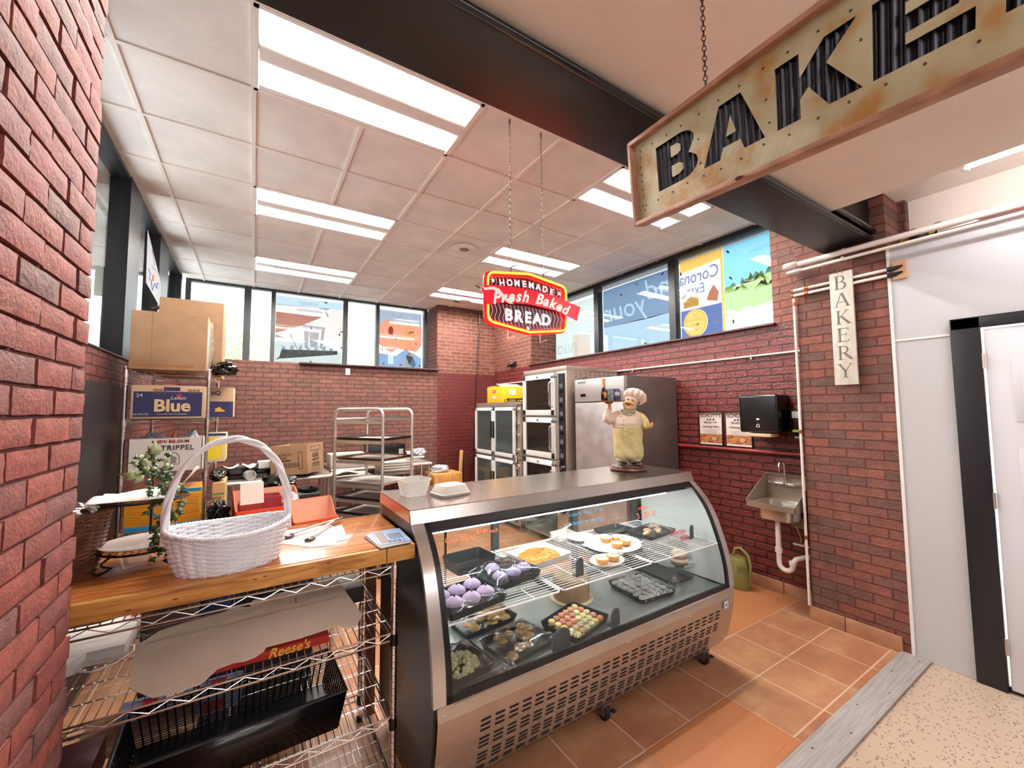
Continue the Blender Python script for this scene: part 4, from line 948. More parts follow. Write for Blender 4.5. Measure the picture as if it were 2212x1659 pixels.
# ================================================================ ON THE COUNTERTOP
def wicker(name, label, cx, cy, z0, rx0, ry0, rx1, ry1, h, rows, spokes, r, m, saddle=0, cat='basket', amp=.005, rz=0):
    t = top(name, label, cat, (cx, cy, z0), rz)
    g = MB(); n = spokes*4
    for j in range(rows):
        v = j/(rows-1); rx = rx0+(rx1-rx0)*v**.8; ry = ry0+(ry1-ry0)*v**.8
        pts = []
        for i in range(n):
            a = 2*PI*i/n; w = amp*math.sin(spokes/2*a + PI*(j % 2)); zz = r + v*(h-2*r) + saddle*v*(math.cos(a)**2-.5)
            pts.append(((rx+w)*math.cos(a), (ry+w)*math.sin(a), zz))
        g.tube(pts, r, 6, closed=True)
    g.build('woven_wall', m, t)
    g = MB()
    for i in range(spokes):
        a = 2*PI*(i+.5)/spokes
        g.tube([((rx0+(rx1-rx0)*v**.8)*math.cos(a), (ry0+(ry1-ry0)*v**.8)*math.sin(a), v*h + saddle*v*(math.cos(a)**2-.5)) for v in (0, .33, .66, 1)], r*.8, 6)
    g.build('stake', m, t)
    g = MB()
    for ph in (0, PI/2, PI, 3*PI/2):
        pts = []
        for i in range(120):
            a = 2*PI*i/120; q = 22*a + ph; pts.append(((rx1+r*1.3*math.cos(q)+.003)*math.cos(a), (ry1+r*1.3*math.cos(q)+.003)*math.sin(a), h+r*.4+r*1.3*math.sin(q) + saddle*(math.cos(a)**2-.5)))
        g.tube(pts, r*.75, 6, closed=True)
    g.build('rim', m, t)
    MB().lathe([(.0, 0), (1, 0), (1, .006), (0, .006)], n=32, M=Matrix.Diagonal((rx0, ry0, 1, 1))).build('base', m, t)
    return t
wicker_w = mat('white_wicker', '#e6e6ea', .4, var=.06, scale=15, bump=.1, bscale=60)
BX, BY = -.06, 1.815
t = wicker('wicker_basket', 'oval white wicker basket with a tall arched handle on the counter', BX, BY, ZB, .148, .112, .182, .142, .135, 17, 26, .0046, wicker_w, .02, rz=.06)
g = MB()
for ph in (0, 2*PI/3, 4*PI/3):
    pts = []
    for i in range(61):
        s = i/60; a = PI*s; x = -.183*math.cos(a); z = .145+.30*math.sin(a)**.85 if 0 < s < 1 else .10
        q = 16*s+ph; pts.append((x+.0075*math.cos(q)*abs(math.cos(a)) + 0, .0075*math.sin(q), z + .0075*math.cos(q)*math.sin(a)))
    g.tube(pts, .0068, 7)
for s in (-1, 1): g.tube([(s*.183, .006*math.cos(2.2*k), .10+.006*k) for k in range(9)], .008, 6)
g.build('handle', wicker_w, t)
wb = mat('brown_wicker', '#6d4430', .55, var=.3, scale=30)
t = wicker('brown_basket', 'tall brown wicker basket beside the brick pillar on the counter', -.565, 2.0, ZB, .115, .11, .145, .14, .205, 30, 24, .0036, wb, .0, amp=.004)
crumple(0, 0, .17, .125, .12, .085, 33, 'plastic_wrap', t, n=30)
# two tier wire stand
t = top('tiered_stand', 'two tier black wrought iron plate stand on the counter behind the white basket', 'stand', (-.325, 2.0, ZB))
iron = mat('iron', '#231815', .45, .6)
g = MB()
for a in (PI*1.25, PI*1.75, PI/2):
    dx, dy = math.cos(a), math.sin(a)
    pts = [(.105*dx, .105*dy, .062)] + [((.10+.028*math.sin(k*.55)*1)*dx + .0, (.10+.028*math.sin(k*.55))*dy, .055-.0062*k) for k in range(7)] + [(.125*dx, .125*dy, .008), (.142*dx, .142*dy, .010), (.150*dx, .150*dy, .022), (.142*dx, .142*dy, .032)]
    MB().tube(pts, .0038, 8).build('leg', iron, t)
g.tube([(.0, .11, .03), (0, .112, .40)], .004, 8); g.tube([(0, .112, .40), (.0, .10, .425), (.0, .08, .43)], .004, 8)
g.build('pole', iron, t)
for z, r_ in ((.062, .118), (.232, .124)):
    g = MB(); g.tube([(r_*math.cos(2*PI*i/40), r_*math.sin(2*PI*i/40), z) for i in range(40)], .0042, 6, closed=True)
    k = -r_
    while k < r_:
        q = math.sqrt(max(0, r_*r_-k*k)); g.tube([(k, -q, z-.001), (k, q, z-.001)], .0013, 4); g.tube([(-q, k, z-.001), (q, k, z-.001)], .0013, 4); k += .02
    g.build('tier', iron, t)
pl = top('glass_plate', 'round clear ridged plate on the lower tier of the iron stand', 'plate', (-.325, 2.0, ZB+.068))
MB().lathe([(.001, 0), (.09, .001), (.118, .010), (.12, .013), (.09, .004), (.001, .003)], n=48).build('dish', mat('pearl_plate', '#d9cfc5', .18, .1, coat=.4), pl)
pp = top('wax_paper', 'curling white wax paper lying on the upper tier of the iron stand', 'paper', (-.325, 2.0, ZB+.239))
def wp(u, v):
    x = (u-.5)*.27; y = (v-.5)*.22; zz = .004+.02*max(0, u-.75)*4*(1 if v > .3 else 1)**1 + .012*math.sin(5*u+2)*math.sin(4*v)
    if u > .8: zz += (u-.8)**1.2*.45
    return (x + (.0 if u < .8 else (u-.8)*.05), y, abs(zz))
MB().grid(wp, 24, 14).build('sheet', paperm, pp, solid=.0008)
# ivy
t = top('ivy_plant', 'trailing artificial ivy hanging over the tiers of the iron stand', 'plant', (-.285, 1.93, ZB+.03))
rnd = random.Random(9); g = MB(); st_ = MB(); gl = MB()
vine = [Vector((-.01, .03, .37)), Vector((-.02, .02, .33)), Vector((.01, .0, .28)), Vector((.035, .0, .22)), Vector((.04, -.02, .15)), Vector((.03, -.02, .08)), Vector((.015, -.01, .02))]
st_.tube(vine, .002, 5); st_.tube([vine[1], vine[1]+Vector((.03, 0, .02)), vine[1]+Vector((.05, 0, -.04))], .0017, 5)
def leaf(g, p, s, d, up):
    d = d.normalized(); side = d.cross(up).normalized(); n_ = side.cross(d)
    pts = [(0, 0), (.35, .12), (.50, .55), (.22, .50), (0, 1.1), (-.22, .50), (-.50, .55), (-.35, .12)]
    vs = [p + side*a*s + d*b*s + n_*(-.18*s*abs(a)*2) for a, b in pts]; c = p + d*.35*s + n_*.10*s
    g.add(vs+[c], [(i, (i+1) % 8, 8) for i in range(8)])
for i in range(170):
    k = rnd.random()*(len(vine)-1); j = int(k); p = vine[j].lerp(vine[min(j+1, 6)], k-j)
    wdt = (.055 if p.z > .18 else .028)
    p = p + Vector((rnd.uniform(-wdt, wdt*.9), rnd.uniform(-.03, .03), rnd.uniform(-.02, .02)))
    leaf(g if rnd.random() < .8 else gl, p, rnd.uniform(.016, .030), Vector((rnd.uniform(-1, 1), rnd.uniform(-1, .3), rnd.uniform(-1.1, .5))), Vector((rnd.uniform(-.3, .3), -1, rnd.uniform(.2, 1))))
for p, d in (((-.05, 0, .30), (-1, -.1, .08)), ((-.035, 0, .29), (-1, -.2, -.1)), ((-.02, 0, .36), (.2, -.2, 1))): leaf(gl, Vector(p), .055, Vector(d), Vector((0, -.6, 1)))
g.build('foliage', mat('ivy_green', '#3d5a33', .5, var=.35, scale=40), t, solid=.0005); gl.build('pale_leaves', mat('ivy_pale', '#9fb07a', .5, var=.2, scale=40), t, solid=.0005)
st_.build('stem', mat('stem', '#4b3a26', .7), t)
# parchment sheets and tongs
t = top('parchment', 'two thin white paper sheets lying under the tongs on the counter', 'paper', (.24, 2.0, ZB+.0012))
M_ = Matrix.Identity(4)
shape([[(.02, -.15), (.10, -.17), (.12, -.13), (.17, -.12), (.14, .16), (-.05, .17), (-.09, -.02)]], paperm, t, Matrix.Translation((-.05, 0, 0)), 'sheet', .0005)
shape([[(.0, .05), (.13, .10), (.12, -.07), (-.02, -.10)]], paperm, t, Matrix.Translation((0, .02, .0016)), 'sheet', .0005)
t = top('tongs', 'steel serving tongs with scalloped dark heads on the paper', 'tongs', (.27, 2.08, ZB+.004))
def V(x, y, z=0): return Vector((x-.27, y-2.08, z))
for (hx, hy), bow in (((.150, 2.040), .012), ((.222, 1.955), -.012)):
    a = V(.378, 2.197, .012); b = V(hx, hy, .008); mid = (a+b)/2 + Vector((-(b-a).y, (b-a).x, 0)).normalized()*bow + Vector((0, 0, .008))
    pts = [(a*(1-s)*(1-s)+mid*2*s*(1-s)+b*s*s) for s in [k/12 for k in range(13)]]
    g = MB(); d = (b-a).normalized(); sd = Vector((-d.y, d.x, 0))
    vs = [p + sd*w_ + Vector((0, 0, zz)) for p in pts for w_, zz in ((-.008, .004), (-.004, 0), (.004, 0), (.008, .004))]
    fs = [(i*4+k, i*4+k+1, i*4+5+k, i*4+4+k) for i in range(12) for k in range(3)]
    g.add(vs, fs); g.build('arm', steeld, t, solid=.0012)
    lp_ = []
    for k in range(24):
        q = 2*PI*k/24; rr = .020*(1+.06*math.sin(8*q)); lp_.append((b.x + d.x*(.012+1.35*rr*math.cos(q)) + sd.x*rr*math.sin(q), b.y + d.y*(.012+1.35*rr*math.cos(q)) + sd.y*rr*math.sin(q), .004))
    g = MB(); c = b + d*.012; g.add(lp_ + [(c.x, c.y, .012)], [(k, (k+1) % 24, 24) for k in range(24)]); g.build('head', mat('tong_head', '#4d4440', .35, .7), t, solid=.0015)
MB().tube([V(.372, 2.19, .010), V(.382, 2.202, .010), V(.386, 2.21, .012)], .004, 8).build('hinge', steeld, t)
# brochures
t0 = None
for k in range(4):
    t = top('brochure', ['grey glossy brochure at the bottom of the small stack on the counter', 'white brochure second from the bottom of the small stack', 'pale brochure just under the top one of the small stack', 'blue brochure printed 2021 on top of the small stack by the case'][k], 'brochure', (.488+.006*k, 1.77+.003*k, ZB+.0015+.0035*k), .10-.05*k)
    MB().box((-.062, -.10, 0), (.062, .10, .003)).build('cover', [mat('bro_dark', '#4a4f5a', .3), paperm, paperm, mat('bro_blue', '#8ea2c4', .3)][k], t, bevel=.0008)
MB().box((-.055, -.09, .003), (-.02, .09, .0034)).build('picture', mat('bro_pic', '#7b6a62', .4), t, smooth=False)
inkd = mat('ink_black', '#1a1f33', .5)
text('2021', .034, inkd, t, FZ(.010, -.078, .0036), sx=1.1)
g = MB()
for k in range(5): g.box((-.012, -.045+.016*k, .0031), (.045, -.038+.016*k, .0036))
g.build('printed_lines', inkd, t)
# plastic tubs on the case
t = top('plastic_tub', 'tall clear square deli tub standing at the left end of the case top', 'container', (.70, 2.06, 1.153), .1)
g = MB(); a = rrect(-.052, -.052, .052, .052, .018, 4); b = rrect(-.068, -.068, .068, .068, .02, 4); n = len(a)
g.add([(x, y, 0) for x, y in a] + [(x, y, .075) for x, y in b] + [(x*1.05, y*1.05, .075) for x, y in b] + [(x*1.05, y*1.05, .084) for x, y in b], [tuple(range(n))] + [(j*n+i, j*n+(i+1) % n, (j+1)*n+(i+1) % n, (j+1)*n+i) for j in range(3) for i in range(n)])
g.build('tub', clearp, t, solid=.001)
t = top('plastic_tub', 'low milky plastic tub lying upside down on its lid beside the tall clear tub', 'container', (.865, 1.975, 1.153), .15)
g = MB(); a = rrect(-.088, -.072, .088, .072, .03, 5); b = rrect(-.072, -.058, .072, .058, .03, 5); n = len(a)
g.add([(x, y, 0) for x, y in a] + [(x, y, .012) for x, y in a] + [(x*.95, y*.95, .014) for x, y in a] + [(x, y, .045) for x, y in b] + [(x*.93, y*.93, .050) for x, y in b], [(j*n+i, j*n+(i+1) % n, (j+1)*n+(i+1) % n, (j+1)*n+i) for j in range(4) for i in range(n)] + [tuple(range(4*n, 5*n))])
g.build('tub', mat('milky_plastic', '#e0d6c6', .3, 0, alpha=.82, coat=.3), t, solid=.001)

# ================================================================ LEFT WIRE SHELF WITH CARTONS
wire_unit(-.735, -.285, 3.70, 4.62, (1.865, 1.53, 1.16, .78, .30), ((-.735, 3.70), (-.285, 3.70), (-.735, 4.62), (-.285, 4.62)), 'tall chrome wire shelf by the left windows, loaded with cartons', 1.885)
t = carton('cardboard_box', 'big plain kraft box on top of the tall wire shelf, nearest the store', 'box', (-.72, 3.67, 1.872), (-.30, 4.10, 2.275), kraft, bev=.006)
patch(t, -.21, .02, .14, .04, kraftd, 'crease'); patch(t, -.10, .045, -.095, .40, kraftd, 'crease')
w, d, h = t['half']
MB().box((w-.02, -d+.02, .03), (w+.002, d-.03, .37)).build('tape', tape, t, bevel=.004)
crumple(0, 0, 0, .14, .05, .03, 3, 'plastic_wrap', t, n=18).matrix_basis = Matrix.Translation((w, -.05, .15)) @ Matrix.Rotation(PI/2, 4, 'Y')
t = carton('cardboard_box', 'taller kraft box with a folded flap, behind the big plain box on the wire shelf', 'box', (-.66, 4.20, 1.872), (-.24, 4.60, 2.50), kraft, bev=.006)
patch(t, .06, .20, .14, .45, mat('box_label', '#cfc0b4', .6), 'label')
MB().box((.02, -.02, .625), (.12, .06, .632), Matrix.Rotation(-.5, 4, 'Y')).build('flap', kraft, t)
crumple(.1, -.2, .05, .12, .05, .1, 13, 'plastic_wrap', t, n=18)
def blob(name, label, cat, c, r, m, seed, n=26, amp=.18, wr=9, flat=.0):
    rnd = random.Random(seed); ph = [rnd.uniform(0, 6.28) for _ in range(8)]; c = Vector(c)
    t = top(name, label, cat, c)
    def fn(u, v):
        a = 2*PI*u; b = PI*(v-.5); d = Vector((math.cos(a)*math.cos(b), math.sin(a)*math.cos(b), math.sin(b)))
        k = 1 + amp*sum(math.sin((2+i)*d.x*2+ph[i]+math.sin((1.5+i)*d.y*3+ph[i+4])*1.4)*math.cos((2+i)*d.z*2.2+ph[(i+2) % 8])/(1+i*.6) for i in range(4))
        p = Vector((d.x*r[0]*k, d.y*r[1]*k, d.z*r[2]*k)); p.z = max(p.z, -r[2]*.8); return p
    MB().grid(fn, n*2, n, True).build('body', m, t); t.location.z = c.z + r[2]*.8 + .002
    return t
blackbag = mat('bin_bag', '#131214', .18, bump=.35, bscale=14)
clearbag = mat('cloudy_bag', '#c9cdd2', .2, alpha=.72, coat=.6, bump=.4, bscale=18)
blob('bin_bag', 'black plastic bag slumped over the right edge of the top wire shelf', 'bag', (-.215, 4.10, 1.875), (.085, .11, .06), blackbag, 4)
navy = mat('navy_print', '#262650', .6); tan = mat('tan_print', '#c4a582', .7); gold2 = mat('tan_letter', '#d9b98c', .6)
t = carton('beer_carton', 'tan and navy beer carton reading Blue on the second level of the wire shelf', 'box', (-.70, 3.68, 1.537), (-.305, 4.0, 1.765), tan, bev=.003)
patch(t, -.185, .012, .185, .185, navy); patch(t, -.185, .185, -.11, .215, tan); patch(t, -.03, .19, .06, .218, navy)
text('Blue', .115, gold2, t, frame((.02, -.1615, .085), (1, 0, 0), (0, 0, 1)), bold=.0035)
text('Labatt', .034, mat('pale_ink', '#d8d0c8', .5), t, frame((.05, -.1618, .142), (1, 0, 0), (0, 0, 1)), shear=.3)
shape([star(.055, .158, .022)], mat('red_ink', '#b12029', .5), t, frame((0, -.1613, 0), (1, 0, 0), (0, 0, 1)), 'maple_mark', .0003)
text('24', .034, mat('pale_ink', '#fff', .5), t, frame((-.155, -.1618, .158), (1, 0, 0), (0, 0, 1)))
text('CANADIAN PILSENER', .014, MATS['pale_ink'], t, frame((.02, -.1618, .03), (1, 0, 0), (0, 0, 1)), space=1.25); text('4-6 PACKS', .018, MATS['pale_ink'], t, frame((-.145, -.1618, .03), (1, 0, 0), (0, 0, 1)))
g = MB()
for x0 in (-.085, .10):
    for k in range(9): g.box((x0+k*.008, -.1616, .172), (x0+k*.008+(.005 if k % 3 else .003), -.1612, .205))
g.build('barcode', mat('brown_ink', '#5f4a36', .6), t)
t = carton('beer_carton', 'tan and navy carton with a small gold lion, behind and right of the Blue carton', 'box', (-.33, 4.20, 1.537), (-.15, 4.55, 1.785), tan)
patch(t, -.09, 0, .09, .13, navy); text('nQ', .05, navy, t, frame((-.03, -.1765, .20), (1, 0, 0), (0, 0, 1)), bold=.001)
shape([[(-.03, 0), (.04, .0), (.045, .012), (.02, .02), (.015, .035), (.0, .04), (-.01, .03), (-.025, .028), (-.02, .012)]], gold, t, frame((-.01, -.1765, .045), (1, 0, 0), (0, 0, 1)), 'lion_mark', .0005)
t = carton('beer_carton', 'white carton reading Trippel on the third level of the wire shelf', 'box', (-.70, 3.68, 1.168), (-.305, 4.0, 1.40), mat('white_card', '#ddd3cb', .7), open_=True)
text('NEW BELGIUM', .028, mat('wine_ink', '#8b2b33', .5), t, frame((.03, -.1615, .21), (1, 0, 0), (0, 0, 1)), bold=.0006); text('TRIPPEL', .048, ink, t, frame((.06, -.1615, .165), (1, 0, 0), (0, 0, 1)), bold=.0004, space=1.1)
shape([[(-.035, 0), (.035, 0), (.035, .05), (.028, .068), (.014, .082), (0, .088), (-.014, .082), (-.028, .068), (-.035, .05)], [(-.03, .004), (.03, .004), (.03, .05), (.024, .064), (.012, .076), (0, .081), (-.012, .076), (-.024, .064), (-.03, .05)]], mat('grey_ink', '#8a8478', .6), t, frame((.04, -.1615, .05), (1, 0, 0), (0, 0, 1)), 'arch_mark', .0004)
shape([[(-.018, .01), (.018, .01), (.014, .03), (.02, .045), (0, .06), (-.02, .045), (-.014, .03)]], MATS['grey_ink'], t, frame((.04, -.1615, .05), (1, 0, 0), (0, 0, 1)), 'abbey_mark', .0004)
blob('plastic_bag', 'cloudy white plastic bag heaped in the left half of the Trippel carton', 'bag', (-.585, 3.84, 1.176), (.085, .10, .14), clearbag, 2)
blob('plastic_bag', 'peaked cloudy plastic bag in the right half of the Trippel carton', 'bag', (-.385, 3.84, 1.176), (.07, .10, .145), clearbag, 7)
blob('mustard_packet', 'orange brown packet standing between the two cloudy bags', 'packet', (-.478, 3.80, 1.176), (.018, .05, .15), mat('ochre', '#b77a22', .5), 3, amp=.05)
t = carton('yellow_carton', 'yellow and white carton with a navy lid on the right side of the wire shelf', 'box', (-.33, 4.25, 1.165), (-.195, 4.55, 1.40), mat('cream_card', '#e0d3b4', .7))
patch(t, -.05, .02, .045, .20, mat('yellow_print', '#f0d92f', .5)); patch(t, -.0675, .215, .0675, .235, navy); patch(t, -.11, .02, .11, .20, MATS['yellow_print'], face='r')
t = carton('orange_carton', 'orange beer carton with blue borders on the fourth level of the wire shelf', 'box', (-.705, 3.685, .787), (-.30, 4.0, 1.045), mat('orange_card', '#e09a24', .55))
patch(t, -.2, 0, .2, .03, mat('sky_blue', '#1f83b4', .5)); patch(t, -.2, .235, .2, .258, MATS['sky_blue'])
shape([circ(-.02, .13, .05), circ(-.02, .13, .035)], MATS['sky_blue'], t, frame((0, -.1585, 0), (1, 0, 0), (0, 0, 1)), 'ring_mark', .0004)
g = MB()
for k in range(13): g.tube([(-.19+.38*i/24, -.1588, .05+.014*k+.006*math.sin(i*.55+k*.4)) for i in range(25)], .0011, 4)
g.build('wavy_print', mat('deep_orange', '#c97d14', .5), t)
t = carton('paper_bag', 'brown paper grocery bag with green lettering at the right foot of the wire shelf', 'bag', (-.275, 3.95, .787), (-.195, 4.30, 1.03), mat('bag_kraft', '#b9946c', .8))
t.location.x += .02; text('EL', .085, mat('olive_ink', '#5f6a36', .6), t, frame((.0, -.1765, .10), (1, 0, 0), (0, 0, 1)), bold=.003)
patch(t, -.04, .15, .04, .165, mat('green_ink', '#4f7d45', .6))
blob('bin_bag', 'crinkled black foil bag on top of the brown paper grocery bag', 'bag', (-.235, 4.12, 1.035), (.05, .12, .045), blackbag, 12)
blob('bin_bag', 'black and white crumpled plastic bag on the floor side, left of the orange trays', 'bag', (-.19, 3.60, .768), (.055, .09, .10), blackbag, 15, amp=.25)
t = top('leaning_board', 'dark grey board leaning against the left brick wall behind the counter', 'board', (-.79, 3.6, .0))
loop = [(3.05, 0), (4.02, 0), (3.98, 1.62), (3.93, 1.72), (3.80, 1.765), (3.05, 1.76)]
MB().prism(loop, 0, -.805, -.785).build('board', mat('slate_board', '#110d0e', .4, var=.3, scale=1.5), t, world=True, bevel=.004)

# ================================================================ PREP TABLES AND CLUTTER
def worktable(label, x0, x1, y0, y1, z, legs=True):
    t = top('steel_table', label, 'table', ((x0+x1)/2, (y0+y1)/2, 0))
    MB().box((x0, y0+.01, z-.012), (x1, y1, z)).build('table_top', steel2, t, world=True, bevel=.002)
    MB().tube([(x0, y0, z-.018), (x1, y0, z-.018)], .019, 12).build('front_rail', alu, t, world=True)
    for x in (x0+.03, x1-.03):
        for y in (y0+.03, y1-.03): MB().cyl((x, y, 0), (x, y, z-.01), .018, 12).build('leg', alu, t, world=True)
    MB().box((x0+.02, y0+.03, .25), (x1-.02, y1-.03, .262)).build('undershelf', steeld, t, world=True)
    return t
worktable('long steel work table by the back wall, left of the pan rack', -.24, .76, 5.00, 5.75, .875)
worktable('long steel work table behind the pan rack with a rounded white front rail', .80, 2.06, 5.33, 6.05, .885)
worktable('low steel table holding the orange candy trays behind the white basket', -.10, .52, 3.05, 3.90, .76)
# open shipping carton, tilted
t = top('shipping_carton', 'open kraft shipping carton printed 1002050, tilted on the prep table', 'box', (.44, 5.18, .905), -.50, rx=.0, ry=-.05)
w, d, h = .19, .22, .31
MB().box((-w, -d, 0), (w, d, .004)).build('bottom', kraft, t)
MB().box((-w, -d, 0), (-w+.004, d, h)).box((w-.004, -d, 0), (w, d, h)).box((-w, -d, 0), (w, -d+.004, h)).box((-w, d-.004, 0), (w, d, h)).build('sides', kraft, t)
t['half'] = (w, d, h); bi = mat('carton_ink', '#4a2e1c', .7)
on_front(t, 'no34277', -.05, .21, .045, bi); on_front(t, '1002050', .0, .10, .065, bi, bold=.0006); on_front(t, '', 0, 0, .01, bi) if 0 else None
g = MB(); g.box((-.10, -d-.0012, .145), (.02, -d-.0004, .16)); g.box((-.12, -d-.0012, .175), (-.02, -d-.0004, .185)); g.build('printed_bar', bi, t)
shape([rect(.10, .06, .145, .24), rect(.106, .066, .139, .234)], bi, t, frame((0, -d-.001, 0), (1, 0, 0), (0, 0, 1)), 'printed_frame', .0004)
FR = lambda y, z: frame((w+.001, y, z), (0, 1, 0), (0, 0, 1))
text('no34277', .05, bi, t, FR(0, .20)); text('SUNDRIES', .035, bi, t, FR(0, .17), bold=.001); text('1002050', .06, bi, t, FR(0, .085), bold=.0006)
shape([rect(-.13, .235, .13, .285), rect(-.124, .241, .124, .279)], bi, t, FR(0, 0), 'printed_frame', .0004); shape([rect(-.10, .02, .10, .06), rect(-.094, .026, .094, .054)], bi, t, FR(0, 0), 'printed_frame', .0004)
MB().box((w+.0004, -.09, .125), (w+.0014, .09, .145)).build('printed_bar', bi, t)
# black catering trays, tub, white pack, papers
for i, (x, y, z, lab) in enumerate(((-.13, 5.30, .877, 'lowest black catering tray of the stack on the left of the prep table'), (-.125, 5.31, .905, 'middle black catering tray of the stack on the left of the prep table'), (-.13, 5.30, .933, 'topmost black catering tray of the stack on the left of the prep table'), (.10, 5.34, .877, 'lower black tray under the white pack beside the shipping carton'), (.105, 5.35, .912, 'upper black tray under the white pack beside the shipping carton'))):
    tray('catering_tray', lab, x, y, z, .20, .26, .04, .05*i, m=blackp)
t = top('white_pack', 'white soft pack of napkins on the black trays beside the shipping carton', 'package', (.12, 5.33, .956), .1)
MB().box((-.07, -.06, 0), (.07, .06, .085)).build('pack', paperm, t, bevel=.015, seg=3)
for i, (x, y, rz, lab) in enumerate(((-.20, 5.28, .3, 'curved white paper plate on top of the left black trays'), (-.05, 5.2, .8, 'white folded paper lying across the black trays'), (-.01, 5.30, -.3, 'pale blue paper sheet on the black trays by the white pack'))):
    o = MB().grid(lambda u, v: ((u-.5)*.14, (v-.5)*.12, .01+.03*(u-.5)**2*4+.01*math.sin(5*v)), 10, 10).build('paper_sheet', paperm if i != 2 else mat('blue_paper', '#b9c6dc', .7), solid=.001)
    o.location = (x, y, .978); o.rotation_euler = (0, 0, rz); tag(o, lab, 'paper')
t = top('clear_jar', 'round clear plastic tub lying on its side on the prep table edge', 'container', (-.02, 5.10, .924), .3)
MB().lathe([(.045, 0), (.045, .09), (.05, .092), (.05, .10), (.04, .10), (.04, .004), (.001, .004)], n=28, M=Matrix.Translation((0, .05, 0)) @ Matrix.Rotation(PI/2, 4, 'X')).build('tub', clearp, t)
blob('bin_bag', 'glossy black bin bag in front of the shipping carton', 'bag', (.22, 4.55, .80), (.15, .13, .10), blackbag, 22)
t = top('black_cart', 'low dark cart under the glossy black bin bag', 'cart', (.25, 4.5, 0)); MB().box((0, 4.35, .76), (.56, 4.75, .80)).build('tray_top', blackm, t, world=True, bevel=.004)
for x in (.03, .53):
    for y in (4.38, 4.72): MB().cyl((x, y, 0), (x, y, .76), .015, 10).build('leg', blackm, t, world=True)
tray('serving_tray', 'black plastic lid with a pale rim on the low dark cart', .47, 4.52, .80, .14, .2, .03, .3, m=blackp)
# orange candy display trays
orange = mat('orange_card2', '#ee4f26', .5); inside = mat('inside_card', '#dfb295', .8)
def disp(label, x, y, z, w, d, hf, hb, rz, ins=inside):
    t = top('display_tray', label, 'display tray', (x, y, z), rz)
    MB().box((-w, -d, 0), (w, d, .003)).build('bottom', ins, t)
    g = MB(); g.prism([(-d, 0), (d, 0), (d, hb), (d*.6, hb), (-d*.5, hf), (-d, hf)], 0, -w, -w+.004); g.prism([(-d, 0), (d, 0), (d, hb), (d*.6, hb), (-d*.5, hf), (-d, hf)], 0, w-.004, w)
    g.box((-w, -d, 0), (w, -d+.004, hf)); g.box((-w, d-.004, 0), (w, d, hb)); g.build('sides', orange, t)
    MB().prism([(-d+.005, .004), (d-.005, .004), (d-.005, hb-.004), (d*.6, hb-.004), (-d*.5, hf-.004), (-d+.005, hf-.004)], 0, w-.0062, w-.0042).build('inner_face', ins, t)
    MB().box((-w+.006, d-.0062, .004), (w-.006, d-.0045, hb-.003)).build('inner_face', ins, t)
    return t
t = disp('long orange cardboard candy tray holding two cartons, behind the white basket', .10, 3.50, .765, .20, .17, .15, .24, .10)
t2 = disp('empty orange display tray with a cream lining, nearest the tongs', .37, 3.20, .762, .14, .10, .085, .20, .18)
MB().box((-.02, -.1025, .005), (.135, -.1005, .055)).build('olive_panel', mat('olive_print', '#9c9a2e', .5), t2)
blob('wrapped_candies', 'heap of red wrapped candy bars in the orange tray', 'candy', (.25, 3.49, .77), (.065, .11, .11), mat('candy_red', '#c92b3c', .3, col2='#e8d9da', scale=22), 31, amp=.12)['kind'] = 'stuff'
def lidbox(label, x, y, z, w, d, h, rz, open_lid):
    t = top('open_carton', label, 'box', (x, y, z), rz)
    MB().box((-w, -d, 0), (w, d, .003)).box((-w, -d, 0), (-w+.004, d, h)).box((w-.004, -d, 0), (w, d, h)).box((-w, d-.004, 0), (w, d, h)).box((-w, -d, 0), (w, -d+.004, h)).build('sides', mat('maroon_box', '#8c2a30', .5), t)
    MB().box((-w+.006, -d+.006, h*.7), (w-.006, d-.006, h*.72)).build('contents', mat('pinkwhite', '#dcc3bd', .6, col2='#b98a8a', scale=60), t)
    if open_lid: MB().box((-w, 0, 0), (w, .004, d*1.9), Matrix.Translation((0, -d, h)) @ Matrix.Rotation(-.35, 4, 'X')).build('lid', mat('cream_lid', '#e0d0c4', .8), t)
    return t
lidbox('small maroon carton with a raised cream lid in the orange tray', .0, 3.49, .77, .07, .08, .17, .12, True)
lidbox('small open pink and white carton in the middle of the orange tray', .13, 3.54, .77, .055, .08, .20, .05, False)
# pan rack
px_, py_r = 1.06, 4.03; E1 = Vector((-.588, .809, 0)); E2 = Vector((.809, .588, 0)); RW, RD = .60, .47
t = top('pan_rack', 'silver aluminium bun pan rack with rounded tops, behind the case', 'rack', (px_, py_r, 0))
O = Vector((0, 0, 0))
for k, o in enumerate((O, E2*RD)):
    a = o; b = o + E1*RW; zt = 1.60; r = .07
    pts = [a + Vector((0, 0, .12)), a + Vector((0, 0, zt-r))]
    for i in range(1, 7): q = PI/2*i/6; pts.append(a + E1*(r-r*math.cos(q)) + Vector((0, 0, zt-r+r*math.sin(q))))
    for i in range(0, 7): q = PI/2*(1-i/6); pts.append(b - E1*(r-r*math.cos(q)) + Vector((0, 0, zt-r+r*math.sin(q))))
    pts += [b + Vector((0, 0, .12))]
    MB().tube(pts, .0145, 12).build('upright_frame', alu, t)
for z in (1.482, 1.285, 1.085, .85, .70, .55, .35):
    for o, s in ((O, 1), (E2*RD, -1)):
        a = o + E2*(.012*s); b = a + E1*RW
        g = MB(); M = frame(a + Vector((0, 0, z)), E1, E2*s); g.box((0, 0, 0), (RW, .028, .003), M); g.box((0, 0, 0), (RW, .003, .028), M @ Matrix.Rotation(PI/2, 4, 'X') if 0 else M)
        g.box((0, -.001, -.0), (RW, .003, .03), M); g.build('runner', alu, t)
